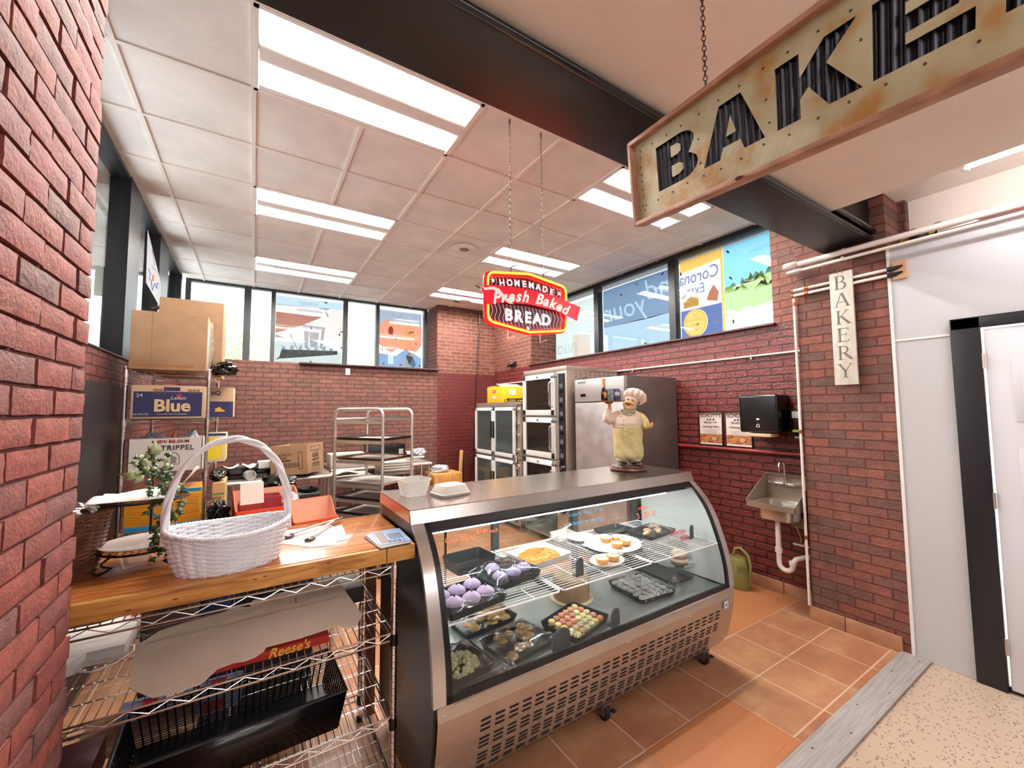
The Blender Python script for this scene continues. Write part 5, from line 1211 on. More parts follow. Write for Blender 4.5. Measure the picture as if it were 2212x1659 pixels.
for z in (.13, 1.50):
    MB().tube([E1*RW + Vector((0, 0, z)), E1*RW + E2*RD + Vector((0, 0, z))], .011, 8).build('crossbar', alu, t)
for o in (O, E1*RW, E2*RD, E1*RW+E2*RD):
    c = MB().cyl(o + Vector((0, -.012, .05)), o + Vector((0, .012, .05)), .05, 20).build('caster_wheel', rubber, t); MB().cyl(o + Vector((0, 0, .05)), o + Vector((0, 0, .125)), .01, 8).build('caster_stem', steeld, t)
def pan(label, org, ang, z, m, L=.60, D=.44, cat='sheet pan', tilt=0):
    t = top('sheet_pan', label, cat, (org.x, org.y, z), ang)
    w, d, h = L/2, D/2, .024; f = .016
    vs = [(-w, -d, h), (w, -d, h), (w, d, h), (-w, d, h), (-w+f, -d+f, .001), (w-f, -d+f, .001), (w-f, d-f, .001), (-w+f, d-f, .001)]
    g = MB().add(vs, [(0, 1, 5, 4), (1, 2, 6, 5), (2, 3, 7, 6), (3, 0, 4, 7), (4, 5, 6, 7)]); g.build('pan_body', m, t, solid=.0022)
    MB().tube([(-w, -d, h), (w, -d, h), (w, d, h), (-w, d, h)], .0035, 6, closed=True).build('rim', m, t)
    return t
dkpan = mat('burnt_pan', '#3a2a22', .4, .6, var=.4, scale=9); pnp = mat('parchment_pan', '#e0d5cc', .6)
ang = math.atan2(E1.y, E1.x); ctr = Vector((px_, py_r, 0)) + E1*RW/2 + E2*RD/2
for z, m, l in ((1.289, dkpan, 'dark sheet pan highest on the aluminium rack'), (1.089, mat('brown_pan', '#6b4a33', .35, .6, var=.4, scale=9), 'brown stained sheet pan second from the top of the rack'), (.854, alu, 'silver sheet pan third from the top of the rack'), (.704, dkpan, 'dark sheet pan with a pale liner fourth from the top of the rack'), (.554, dkpan, 'dark sheet pan lowest visible on the rack')):
    t = pan(l, ctr, ang, z, m)
    MB().box((-.27, -.19, .003), (.27, .19, .005)).build('liner', pnp if z != .704 else mat('marbled_liner', '#b9a9a2', .5, col2='#8a7a76', scale=9), t)
# low cart with slats, newspaper and pans
t = top('bun_cart', 'low aluminium cart with slatted top between the rack and the left prep table', 'cart', (.97, 5.13, 0))
for x, y in ((.79, 4.97), (1.17, 4.97), (.79, 5.27), (1.17, 5.27)): MB().cyl((x, y, 0), (x, y, .85), .014, 10).build('leg', alu, t, world=True)
g = MB()
for k in range(7): g.tube([(.79, 4.97+.05*k, .845), (1.17, 4.97+.05*k, .845)], .008, 6)
g.build('slatted_top', alu, t, world=True)
MB().tube([(.79, 4.97, .50), (1.17, 4.97, .50)], .01, 8).build('lower_rail', alu, t, world=True)
o = MB().grid(lambda u, v: (.77+.28*u, 4.98+.26*v+.04*u, .862+.03*math.sin(PI*u)**2*(1-.3*v)), 12, 6).build('newspaper', mat('newsprint', '#cfc9c4', .8, col2='#a9a5a3', scale=40), solid=.004); tag(o, 'folded newspaper lying on the slatted cart', 'newspaper')
t = carton('grey_bin', 'pale grey cloth draped box on the prep table behind the rack', 'box', (.80, 5.40, .887), (1.22, 5.72, 1.05), mat('pale_grey', '#b3a59d', .8))
for k in range(4): pan(['bottom', 'second', 'third', 'topmost'][k]+' silver sheet pan of the stack by the clear tub', Vector((1.47, 5.06+.008*k)), .05-.03*k, .855+.028*k, alu, .40, .28)
t = top('stool', 'low table under the stack of silver sheet pans', 'table', (1.47, 5.06, 0)); MB().box((-.2, -.14, .82), (.2, .14, .85)).build('table_top', steeld, t)
for sx in (-.17, .17):
    for sy in (-.12, .12): MB().cyl((sx, sy, 0), (sx, sy, .82), .014, 8).build('leg', steeld, t)
t = top('microwave', 'black countertop microwave with white vents against the back wall', 'appliance', (1.69, 6.30, .887))
worktable('narrow steel table against the back brick wall', 1.30, 2.24, 6.12, 6.70, .885)
MB().box((-.27, -.14, 0), (.27, .18, .20)).build('body', blackp, t, bevel=.012); MB().box((-.25, -.146, .02), (.12, -.14, .18)).build('door', blackp, t, bevel=.004)
g = MB()
for k in range(5): g.box((.17, -.1445, .03+.02*k), (.24, -.1415, .04+.02*k))
g.build('vent', paperm, t); MB().cyl((.10, -.15, .17), (.10, -.16, .17), .008, 8).build('button', chrome, t)
carton('white_tub', 'white box beside the black microwave on the back table', 'box', (2.0, 6.20, .887), (2.16, 6.36, .95), white)
blob('plastic_bag', 'cloudy plastic bag on the back table right of the white box', 'bag', (2.18, 6.22, .887), (.11, .08, .06), clearbag, 17)
t = top('wooden_block', 'square butcher block stand with a light wood end grain, right of the tables', 'block', (2.52, 6.0, 0))
MB().box((-.24, -.2, .42), (.22, .2, .63)).build('block', wood_mat('endgrain', '#b07a3c', '#c98f4c', '#d9a562', .5, (14, 14, 3), .1), t, bevel=.004)
for sx in (-.2, .18):
    for sy in (-.16, .16): MB().box((sx-.02, sy-.02, 0), (sx+.02, sy+.02, .42)).build('leg', MATS['brown_board'], t)
blob('plastic_bag', 'clear plastic bag lying on the wooden block', 'bag', (2.46, 6.0, .632), (.13, .09, .06), clearbag, 19)
t = top('wooden_peel', 'long pale wooden peel handle leaning in the corner', 'tool', (3.0, 6.5, 0)); MB().box((-.03, -.012, 0), (.03, .012, .90), Matrix.Rotation(.06, 4, 'Y')).build('shaft', mat('pale_wood', '#d8a96c', .5), t, bevel=.006)
t = top('dark_board', 'dark red board leaning beside the pale wooden peel', 'board', (3.2, 6.6, 0)); MB().box((-.06, -.02, 0), (.06, .02, .86)).build('board', mat('dark_red_board', '#4a1d18', .5), t, bevel=.004)

# ================================================================ OVEN, PROOFER, FREEZER (doors face the room, -X)
def glassdoor(t, y0, y1, z0, z1, x, fr, nm='door', my0=None, fm=white, tint=None):
    a = MB(); f = fr
    a.box((x-.03, y0, z0), (x, y1, z0+f)); a.box((x-.03, y0, z1-f), (x, y1, z1)); a.box((x-.03, y0, z0), (x, y0+f, z1)); a.box((x-.03, y1-f, z0), (x, y1, z1))
    d = a.build(nm, fm, t, world=True, bevel=.002)
    MB().box((x-.018, y0+f-.004, z0+f-.004), (x-.012, y1-f+.004, z1-f+.004)).build('glass', tint or MATS['oven_glass'], d, world=True, smooth=False)
    return d
mat('oven_glass', '#302b26', .08, 0, alpha=.62, coat=.5)
cav = mat('oven_cavity', '#4b4134', .5, .3); doorm = mat('door_enamel', '#dcdbd9', .35)
t = top('oven', 'tall stainless three door deck oven with black control strip by the right wall', 'oven', (3.42, 4.03, 0))
g = MB(); X = 3.0
g.box((X, 3.60, 2.03), (3.82, 4.475, 2.085)); g.box((X, 3.60, .08), (3.82, 3.80, 2.04)); g.box((X, 4.455, .08), (3.82, 4.475, 2.04)); g.box((3.78, 3.6, .08), (3.82, 4.475, 2.04))
for z in (.08, .46, .99, 1.495): g.box((X, 3.78, z), (3.8, 4.46, z+.02))
g.build('body', steel2, t, world=True, bevel=.003)
MB().box((3.70, 3.80, .1), (3.78, 4.455, 2.03)).box((X+.02, 4.44, .1), (3.7, 4.455, 2.03)).build('cavity_wall', cav, t, world=True)
for z0, z1, hy in ((1.515, 2.02, 1), (1.01, 1.49, 1), (.48, .985, 0)):
    dd = glassdoor(t, 3.795, 4.455, z0, z1, X, .065, fm=doorm)
    g = MB(); zc = (z0+z1)/2
    g.tube([(X-.03, 3.83, zc+.14), (X-.065, 3.83, zc+.14), (X-.075, 3.835, zc+.12), (X-.075, 3.835, zc-.12), (X-.065, 3.83, zc-.14), (X-.03, 3.83, zc-.14)], .0095, 8); g.build('handle', chrome, dd, world=True)
    MB().box((X-.0315, 4.11, z1-.045), (X-.030, 4.15, z1-.025)).build('badge', mat('badge_dark', '#31343c', .4) if z0 > 1 else mat('badge_red', '#a8242c', .4), dd, world=True)
    g = MB()
    for zz in (z0+.14, z0+.30):
        g.box((X+.10, 3.82, zz), (3.68, 4.43, zz+.02))
    g.build('rack_shelf', mat('oven_shelf', '#b9a878', .35, .6), t, world=True)
g = MB(); g.box((X-.012, 3.63, .40), (X, 3.735, 2.0)); g.build('control_strip', mat('control_black', '#1d1d20', .3), t, world=True)
cs = bpy.data.objects['control_strip']
for i in range(6):
    z = 1.83-.16*i; MB().box((X-.016, 3.655, z), (X-.012, 3.71, z+.05)).build('display', mat('display_grey', '#5d6168', .3), cs, world=True); MB().box((X-.016, 3.655, z-.055), (X-.012, 3.71, z-.02)).build('switch', blackp, cs, world=True)
for z in (.92, .80, .68, .56): 
    MB().cyl((X-.012, 3.68, z), (X-.035, 3.68, z), .022, 14).build('knob', chrome if z > .9 else blackp, cs, world=True)
g = MB()
for r_ in range(3):
    for k in range(8): g.ball((3.14+.075*k, 3.5992, 2.035-.035*r_-.01*(k % 2)), .016, 8, 5, (1, .12, .5))
g.build('vent_louvres', steeld, t, world=True)
MB().box((3.25, 3.597, .1), (3.27, 3.6, 1.95)).box((3.75, 3.596, .1), (3.8, 3.6, 1.9)).build('side_seam', blackm, t, world=True)
for x in (3.05, 3.77):
    for y in (3.65, 4.42): MB().cyl((x, y, 0), (x, y, .08), .02, 10).build('foot', steeld, t, world=True)
t = top('proofer', 'stainless proofer cabinet with four glass doors, left of the tall oven', 'proofer', (3.35, 5.1, 0))
X = 2.95; g = MB(); y0, y1 = 4.40+.09, 5.735
g.box((X, y0, 1.63), (3.75, y1, 1.69)); g.box((X, y0, .08), (3.75, 4.56, 1.65)); g.box((X, y1-.012, .08), (3.75, y1, 1.65)); g.box((3.72, y0, .08), (3.75, y1, 1.65)); g.box((X, y0, .92), (3.72, y1, .935)); g.box((X, y0, .08), (3.72, y1, .10))
g.build('body', steel2, t, world=True, bevel=.003)
MB().box((3.66, 4.56, .1), (3.7, 5.72, 1.63)).build('cavity_wall', mat('proofer_inside', '#7e8784', .4, .3), t, world=True)
for z0, z1 in ((.945, 1.622), (.24, .912)):
    for a, b, s in ((5.163, 5.725, 1), (4.585, 5.158, -1)):
        dd = glassdoor(t, a, b, z0, z1, X, .05, fm=doorm, tint=mat('proofer_glass', '#56605f', .08, 0, alpha=.5, coat=.5)); yy = a+.03 if s == 1 else b-.03
        zc = (z0+z1)/2 + .02
        MB().box((X-.05, yy-.012, zc-.12), (X-.03, yy+.012, zc+.12)).build('handle', blackp, dd, world=True, bevel=.003)
for z in (1.1, 1.28, 1.45, .45, .65):
    MB().box((X+.08, 4.6, z), (3.66, 5.7, z+.015)).build('shelf', alu, t, world=True)
for z in (1.585, 1.41, 1.25, 1.05, .85): MB().cyl((X-.001, 4.53, z), (X-.03, 4.53, z), .026, 16).build('knob', chrome, t, world=True)
MB().tube([(X-.03, 4.52, .99), (X-.05, 4.52, .97), (X-.05, 4.52, .84), (X-.03, 4.52, .82)], .01, 8).build('handle', chrome, t, world=True)
for x in (3.0, 3.7):
    for y in (4.55, 5.68): MB().cyl((x, y, 0), (x, y, .08), .02, 10).build('foot', steeld, t, world=True)
t = top('oven_flue', 'black cooling rack and bent steel tube on top of the proofer beside the oven', 'pipe', (3.3, 4.7, 1.692))
MB().tube([(3.2, 4.75, 1.692), (3.2, 4.75, 1.88), (3.2, 4.72, 1.92), (3.2, 4.66, 1.94), (3.2, 4.55, 1.94)], .013, 10).build('tube', alu, t, world=True)
MB().box((2.98, 4.55, 1.692), (3.35, 4.93, 1.70)).box((2.98, 4.55, 1.73), (3.35, 4.93, 1.735)).box((2.98, 4.55, 1.69), (2.985, 4.56, 1.735)).box((2.98, 4.92, 1.69), (2.985, 4.93, 1.735)).build('rack', blackm, t, world=True)
yel = mat('pasta_yellow', '#eebb22', .5)
t = carton('pasta_carton', 'yellow pasta carton with flaps up, standing on the proofer', 'box', (2.96, 4.98, 1.692), (3.32, 5.40, 1.92), yel)
w, d, h = t['half']
# the visible faces: -X and -Y
patch(t, -.12, .07, .12, .0, MATS['red_ink'] if 0 else yel)
shape([circ(0, .16, .05, 24, .022)], mat('barilla_red', '#c8262f', .5), t, frame((-w-.001, .0, 0), (0, -1, 0), (0, 0, 1)), 'logo_oval', .0005)
text('PASTA', .022, paperm, t, frame((-w-.0022, 0, .16), (0, -1, 0), (0, 0, 1)))
patch(t, -.06, .06, .06, .09, paperm, face='l'); patch(t, -.09, .02, .09, .055, MATS['barilla_red'], face='f'); patch(t, -.05, .11, .06, .19, mat('pale_ink2', '#e8d6c0', .6), face='f')
text('FRAGILE', .03, paperm, t, frame((0, -d-.0022, .037), (1, 0, 0), (0, 0, 1)), bold=.001)
MB().box((-w, 0, 0), (w, .003, .16), Matrix.Translation((0, -d, h)) @ Matrix.Rotation(-1.3, 4, 'X')).box((-w, -.10, h), (w*.2, d, h+.004), Matrix.Translation((0, 0, 0)) @ Matrix.Rotation(.06, 4, 'Y')).build('flap', mat('flap_cream', '#e9dcb8', .7), t)
t = top('freezer', 'stainless reach-in freezer with dark grey side, behind the chef statue', 'refrigerator', (3.46, 3.15, 0))
g = MB().box((3.085, 2.78, .12), (3.84, 3.51, 1.915)); g.build('cabinet', mat('freezer_side', '#7c736f', .42, .75, stretch=(2, 40, 2), var=.06, scale=3), t, world=True, bevel=.004)
MB().box((3.04, 2.785, 1.665), (3.085, 3.505, 1.91)).build('top_panel', mat('panel_light', '#c9c6c6', .3, .6), t, world=True, bevel=.004)
dr = MB().box((3.04, 2.785, .14), (3.085, 3.505, 1.655)).build('door', mat('mottled_sheen', '#cdc6c3', .32, .6, bump=.35, bscale=7, col2='#b3aaa8', scale=6), t, world=True, bevel=.006)  # mottled reflections of the steel put into the colour as two tones
MB().box((3.02, 2.80, .9), (3.04, 2.83, 1.3)).build('handle', steeld, dr, world=True, bevel=.004)
MB().box((3.037, 3.33, 1.87), (3.041, 3.45, 1.885)).build('badge', steeld, t, world=True); MB().box((3.037, 3.33, 1.72), (3.041, 3.41, 1.752)).build('display', blackp, t, world=True)
for x in (3.12, 3.8):
    for y in (2.82, 3.47): MB().cyl((x, y, 0), (x, y, .12), .022, 10).build('foot', steeld, t, world=True)

# ================================================================ BIG TAN SIGN
SA = Vector((1.330, 1.142, 2.707)); SB = Vector((1.399, 1.175, 2.375)); sd_ = Vector((-.177, -.975, -.133)).normalized(); su = (SA-SB).normalized()
SC = .84; _c = Vector((0, 0, 1.58)); SA = _c+(SA-_c)*SC; SB = _c+(SB-_c)*SC
SM = frame(SB, sd_, su) @ Matrix.Diagonal((SC, SC, SC, 1))                 # x along the board towards the store, y up, z faces the camera side
L_ = 1.95; Hs = .34
t = top('bakery_sign', 'big rusty tan metal sign with corrugated letters BAKERY in a wooden frame, hung on chains', 'sign', SB)
tanm = bpy.data.materials.new('rusty_tan'); tanm.use_nodes = True; n = tanm.node_tree; p = n.nodes['Principled BSDF']
tc = n.nodes.new('ShaderNodeTexCoord'); ns = n.nodes.new('ShaderNodeTexNoise'); ns.inputs['Scale'].default_value = 7; ns.inputs['Detail'].default_value = 8; link(n, tc.outputs['Object'], ns.inputs[0])
cr = n.nodes.new('ShaderNodeValToRGB'); e = cr.color_ramp.elements; e[0].position = .33; e[0].color = lin('#b0803f'); e[1].position = .47; e[1].color = lin('#b9b08c'); k = e.new(.7); k.color = lin('#cdc6a6'); link(n, ns.outputs[0], cr.inputs[0]); link(n, cr.outputs[0], p.inputs['Base Color']); p.inputs['Roughness'].default_value = .55
nb = n.nodes.new('ShaderNodeTexNoise'); nb.inputs['Scale'].default_value = 60; link(n, tc.outputs['Object'], nb.inputs[0]); bu = n.nodes.new('ShaderNodeBump'); bu.inputs['Strength'].default_value = .3; bu.inputs['Distance'].default_value = .004; link(n, nb.outputs[0], bu.inputs['Height']); link(n, bu.outputs[0], p.inputs['Normal'])
def letter(ch, x0, x1, y0, y1):
    w, h = x1-x0, y1-y0; s = .30*w
    P = lambda a: [(x0+u*w, y0+v*h) for u, v in a]
    if ch == 'B':
        o = [(0, 0), (.62, 0)] + [(.62+.38*math.cos(a), .26+.26*math.sin(a)) for a in (-1.2, -.8, -.4, 0, .4, .8)] + [(.80, .50), (.82, .53)] + [(.58+.36*math.cos(a), .76+.24*math.sin(a)) for a in (-.6, -.2, .2, .6, 1.0, 1.4)] + [(0, 1)]
        return [P(o), P([(.38, .17), (.56, .17), (.66, .23), (.66, .35), (.56, .41), (.38, .41)]), P([(.38, .60), (.54, .60), (.62, .65), (.62, .77), (.54, .83), (.38, .83)])]
    if ch == 'A': return [P([(0, 0), (.30, 0), (.36, .20), (.64, .20), (.70, 0), (1, 0), (.68, 1), (.32, 1)]), P([(.42, .38), (.58, .38), (.50, .72)])]
    if ch == 'K': return [P([(0, 0), (.33, 0), (.33, .30), (.44, .42), (.68, 0), (1.05, 0), (.66, .62), (1.0, 1), (.64, 1), (.33, .62), (.33, 1), (0, 1)])]
    if ch == 'E': return [P([(0, 0), (1, 0), (1, .25), (.36, .25), (.36, .39), (.86, .39), (.86, .62), (.36, .62), (.36, .76), (1, .76), (1, 1), (0, 1)])]
    if ch == 'R': return [P([(0, 0), (.33, 0), (.33, .36), (.45, .36), (.68, 0), (1.05, 0), (.76, .42), (.9, .52), (.95, .70), (.9, .88), (.75, 1), (0, 1)]), P([(.34, .58), (.55, .58), (.63, .68), (.55, .79), (.34, .79)])]
    return [P([(.34, 0), (.66, 0), (.66, .38), (1.02, 1), (.66, 1), (.5, .64), (.34, 1), (-.02, 1), (.34, .38)])]
loops = [rect(.012, .012, L_-.012, Hs-.012)]
LET = (('B', .137, .340), ('A', .362, .590), ('K', .627, .832), ('E', .862, 1.035), ('R', 1.075, 1.28), ('Y', 1.31, 1.53))
LX = {}
for ch, a, b in LET: loops += letter(ch, a, b, .098, .264)
shape(loops, tanm, t, SM @ Matrix.Translation((0, 0, 0)), 'panel', .0012, world=True)
# corrugated dark steel showing through the cut letters
ns_ = 680; g = MB()
for i in range(ns_):
    x = .10+(1.60-.10)*i/(ns_-1); z = -.011+.006*math.sin(2*PI*x/.0235); g.v += [tuple(SM @ Vector((x, .08, z))), tuple(SM @ Vector((x, .285, z)))]
g.f = [(2*i, 2*i+2, 2*i+3, 2*i+1) for i in range(ns_-1)]
g.build('corrugated_sheet', mat('corrugated', '#2c2a30', .38, .55), t, world=True)
fwood = wood_mat('sign_frame_wood', '#8c6046', '#ab7c60', '#be937a', .6, (2, 2, 2), .0)
for a, b in (((0, 0, -.035), (L_, .016, .028)), ((0, Hs-.016, -.035), (L_, Hs, .028)), ((0, 0, -.035), (.016, Hs, .028)), ((L_-.016, 0, -.035), (L_, Hs, .028))):
    MB().box(a, b, SM).build('frame_rail', fwood, t, world=True, bevel=.002)
MB().box((.016, .016, -.035), (L_-.016, Hs-.016, -.030), SM).build('back_board', fwood, t, world=True, smooth=False)
g = MB()
rnd = random.Random(2)
for x, y in [(.045, .05+.03*i) for i in range(9)] + [(.06+.075*i, .075) for i in range(20)] + [(.12+.078*i, .285) for i in range(19)] + [(.35, .2), (.35, .12), (.605, .2), (.61, .13), (.845, .2), (1.05, .2)]:
    g.ball(SM @ Vector((x+rnd.uniform(-.006, .006), y+rnd.uniform(-.005, .005), .0015)), .0028, 8, 5)
g.build('rivet', mat('rust_brown', '#4c3826', .6), t, world=True)
MB().ball(SM @ Vector((.52, .007, .028)), .012, 12, 6, (1, 1, .3)).build('wood_knot', mat('knot2', '#5b4032', .6), t, world=True)
def chain(g, p, q, ln=.024, w=.0065, r=.0017):
    p = Vector(p); q = Vector(q); d = (q-p); n = max(2, int(d.length/(ln*.72))); d.normalize(); a = d.orthogonal().normalized(); b = d.cross(a)
    st = (q-p).length/n
    for i in range(n):
        c = p + d*st*(i+.5); s = a if i % 2 else b; h = st*.62
        g.tube([c + d*h*math.cos(k*PI/4) + s*w*math.sin(k*PI/4) for k in range(8)], r, 5, closed=True)
g = MB(); cp = SM @ Vector((.385, Hs, -.005)); chain(g, cp, (cp.x-.01, cp.y-.005, 2.778), .020, .0055, .0015); cp2 = SM @ Vector((1.6, Hs, -.005)); chain(g, cp2, (cp2.x, cp2.y-.05, 2.778), .020, .0055, .0015)
g.build('chain', mat('chain_dark', '#4a2b22', .5, .5), t, world=True)
for q in ((cp.x-.01, cp.y-.005), (cp2.x, cp2.y-.05)): MB().cyl((q[0], q[1], 2.77), (q[0], q[1], 2.779), .009, 12).build('ceiling_hook', steeld, t, world=True)

# ================================================================ RED NEON BREAD SIGN
NY = 2.14; NX = 1.466
t = top('neon_sign', 'glowing red hexagonal neon sign reading Homemade Fresh Baked Bread, hung on two chains', 'neon sign', (NX, NY, 2.05))
def hexa(w, ht, hp, ct, cb_, r=.035, n=5):
    """outline: half width, corner height, peak heights"""
    P = [(-w, cb_), (0, cb_-hp), (w, cb_), (w, ct), (0, ct+hp), (-w, ct)]; out = []
    for i in range(6):
        a, b, c = Vector(P[i-1]), Vector(P[i]), Vector(P[(i+1) % 6]); rr = r if i in (0, 2, 3, 5) else .012
        u = b+(a-b).normalized()*rr; v = b+(c-b).normalized()*rr
        for k in range(n+1): s = k/n; q = u*(1-s)**2+b*2*s*(1-s)+v*s*s; out.append((q.x, q.y))
    return out
ZC_ = 2.255; ct, cb_ = .165, -.155
NF = frame((NX, NY, ZC_), (1, 0, 0), (0, 0, 1))
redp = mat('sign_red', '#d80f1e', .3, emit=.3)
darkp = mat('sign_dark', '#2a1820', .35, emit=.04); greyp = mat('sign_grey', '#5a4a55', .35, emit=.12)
shape([hexa(.318, 0, .043, ct, cb_, .05)], redp, t, NF, 'backing', .006, world=True)
shape([hexa(.283, 0, .038, ct-.032, cb_+.032, .035)], darkp, t, NF @ Matrix.Translation((0, 0, .0065)), 'face_panel', .0006, world=True)
g = MB()
for half in (0, 1):
    o = hexa(.301, 0, .040, ct-.012, cb_+.012, .045, 8); n = len(o)
    pts = [(x, z) for x, z in o]
    seg = [p for p in pts if (p[1] > .045) == (half == 0) and abs(p[1]) > .0]
    if half == 0: seg = [p for p in pts if p[1] > .0]; seg = [(.301, .062)] + sorted([p for p in seg if p[0] > 0], key=lambda p: math.atan2(p[1], p[0])) + sorted([p for p in seg if p[0] <= 0], key=lambda p: -p[0]+0) ; 
    else: seg = [p for p in pts if p[1] < .0]; seg = [(-.301, -.045)] + sorted([p for p in seg if p[0] < 0], key=lambda p: p[0] if p[1] < -.0 else -9) + sorted([p for p in seg if p[0] >= 0], key=lambda p: p[0]) + [(.301, -.075)]
    if half == 0: seg += [(-.301, .075)]
    # order strictly along the outline by angle
    base = seg[1:-1]
    base = sorted(set(base), key=lambda p: math.atan2(p[1], p[0]) if half == 0 else (math.atan2(p[1], p[0]) % (2*PI)))
    seg = ([(.301, .062)] + base + [(-.301, .075)]) if half == 0 else ([(-.301, -.045)] + base + [(.301, -.075)])
    g.tube([NF @ Vector((x, z, .028)) for x, z in seg], .0065, 10)
tube_n = emit_mat('neon_glow', '#ff7a1c', 4.0)
o = g.build('neon_tube', tube_n, t, world=True)
g = MB(); g.tube([NF @ Vector((x, z, .022)) for x, z in hexa(.301, 0, .040, ct-.012, cb_+.012, .045, 8)], .005, 8, closed=True)
g.build('neon_tube_core', emit_mat('halo_red', '#ff1408', 11.0), t, world=True)  # red tube added behind the orange one to make its halo
# wavy pinstripes and banner
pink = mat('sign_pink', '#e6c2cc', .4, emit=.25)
g = MB()
for i in range(20):
    x = -.265+.028*i
    for z0, z1 in ((.075, .150-.09*abs(x)*.3), (-.150+.09*abs(x)*.3, -.02)):
        if z1 > z0: g.tube([NF @ Vector((x+.007*math.sin(70*(z0+(z1-z0)*k/16)), z0+(z1-z0)*k/16, .0085)) for k in range(17)], .0009, 4)
g.build('wavy_stripes', pink, t, world=True)
ban = [(-.345, .045), (-.30, .075)] + [(-.25+.05*k, .078+.010*math.sin(PI*k/10)) for k in range(11)] + [(.30, .068), (.415, .035), (.395, -.035), (.35, -.065), (.29, -.045)] + [(.25-.05*k, -.018+.014*math.sin(PI*k/10)-.02) for k in range(11)] + [(-.29, -.05), (-.335, .03)]
ban = [(-.355, .040), (-.31, .070), (-.20, .083), (0, .090), (.20, .078), (.31, .052), (.42, .030), (.385, -.070), (.345, -.055), (.20, -.020), (0, -.006), (-.20, -.018), (-.31, -.045), (-.325, -.01)]
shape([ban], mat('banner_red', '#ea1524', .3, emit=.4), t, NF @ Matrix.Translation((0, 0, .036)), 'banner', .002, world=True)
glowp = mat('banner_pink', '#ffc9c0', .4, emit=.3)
def neon_text(body, cx, cz, size, m, rot=0, shear=0, bold=0, sx=1, zo=.0395, nm='lettering', space=1): return text(body, size, m, t, NF @ Matrix.Translation((cx, cz, zo)) @ Matrix.Rotation(rot, 4, 'Z'), nm, shear, bold, .0008, sx=sx, world=True, space=space)
for i, ch in enumerate('HOMEMADE'):
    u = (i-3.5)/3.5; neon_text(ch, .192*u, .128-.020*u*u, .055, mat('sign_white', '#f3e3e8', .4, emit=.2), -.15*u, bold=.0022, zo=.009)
for i, ch in enumerate('BREAD'):
    u = (i-2)/2; neon_text(ch, .145*u, -.088, .098, MATS['sign_white'], 0, bold=.0045, zo=.009)
for i, ch in enumerate('Fresh Baked'):
    u = (i-5)/5; wd = .058 if ch not in ' ' else .03
    neon_text(ch, .268*u+.01, .036-.040*u*u, .098, glowp, -.22*u, shear=.35, bold=.0028)
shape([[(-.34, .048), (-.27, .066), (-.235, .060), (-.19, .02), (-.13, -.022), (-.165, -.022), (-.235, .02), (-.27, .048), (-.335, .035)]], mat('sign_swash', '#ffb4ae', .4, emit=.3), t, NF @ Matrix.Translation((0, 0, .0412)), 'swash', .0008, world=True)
shape([star(-.257, .115, .017)], MATS['sign_white'], t, NF @ Matrix.Translation((0, 0, .009)), 'star', .0008, world=True); shape([star(.257, .108, .017)], MATS['sign_white'], t, NF @ Matrix.Translation((0, 0, .009)), 'star', .0008, world=True); shape([star(0, -.155, .016)], MATS['sign_white'], t, NF @ Matrix.Translation((0, 0, .009)), 'star', .0008, world=True)
for x in (-.125, .125):
    hk = MB().tube([(NX+x, NY-.005, ZC_+ct+.01), (NX+x, NY-.005, ZC_+ct+.055), (NX+x+.055, NY-.005, ZC_+ct+.085)], .004, 8).build('hook', blackm, t, world=True)
    g = MB(); chain(g, (NX+x, NY, ZC_+ct+.05), (NX+x, NY, 3.43), .028, .006, .0016); g.build('chain', mat('chain_grey', '#6b5b55', .4, .7), t, world=True)
    MB().cyl((NX+x, NY, 3.425), (NX+x, NY, 3.449), .008, 10).build('ceiling_hook', steeld, t, world=True)
    MB().tube([(NX+x-.01, NY+.02, ZC_+cb_-.02), (NX+x-.01, NY+.02, ZC_+cb_-.075), (NX+x+.03, NY+.0, ZC_+cb_-.06)], .0025, 6).build('wire_stand', whitew, t, world=True)
for x, z in ((-.34, .06), (.42, .02)): MB().tube([(NX+x, NY+.005, ZC_+z), (NX+x+(-.03 if x < 0 else .03), NY+.005, ZC_+z+.01)], .004, 8).build('side_hook', blackm, t, world=True)
t = top('power_cable', 'black power cable hanging from the ceiling down the corner brickwork', 'cable', (3.45, 6.70, 3.44))
MB().tube([(3.52, 6.70, 3.445), (3.51, 6.70, 3.0), (3.47, 6.71, 2.6), (3.475, 6.71, 2.4), (3.44, 6.72, 1.8), (3.42, 6.72, 1.2), (3.40, 6.72, .6)], .009, 8).build('cord', black, t, world=True)

# ================================================================ CHEF STATUE
chf = mat('chef_cream', '#d9c98f', .5, var=.12, scale=14); chw = mat('chef_white', '#e2cfba', .5, var=.08, scale=14); skin_ = mat('chef_skin', '#d9a06a', .5, var=.15, scale=25)
CX, CY, CZ = 2.252, 2.04, 1.153
t = top('chef_statue', 'cream painted chef statue in a tall hat lifting a tray, on a round wooden base', 'statue', (CX, CY, CZ), -.72)
MB().lathe([(.001, 0), (.122, 0), (.130, .008), (.127, .016), (.112, .020), (.115, .028), (.108, .036), (.001, .037)], n=40, M=Matrix.Diagonal((1, .8, 1, 1))).build('base', wood_mat('dark_turned', '#4a2f22', '#644233', '#7d5846', .3, (6, 6, 20), .3), t)
for x, a in ((-.040, -.25), (.052, .55)):
    M = Matrix.Translation((x, -.026, .045)) @ Matrix.Rotation(a, 4, 'Z') @ Matrix.Diagonal((1.35, 1.2, 1.15, 1))
    MB().grid(lambda u, v: tuple(M @ Vector((.024*math.sin(PI*v)*math.cos(2*PI*u)*1.0, -.010+.045*-math.cos(PI*v)*-1*1.0, .014*math.sin(PI*v)*math.sin(2*PI*u)*(1 if math.sin(2*PI*u) > 0 else .5)+.002))), 20, 12, True).build('shoe', mat('shoe_black', '#1b1a1d', .25), t)
g = MB()
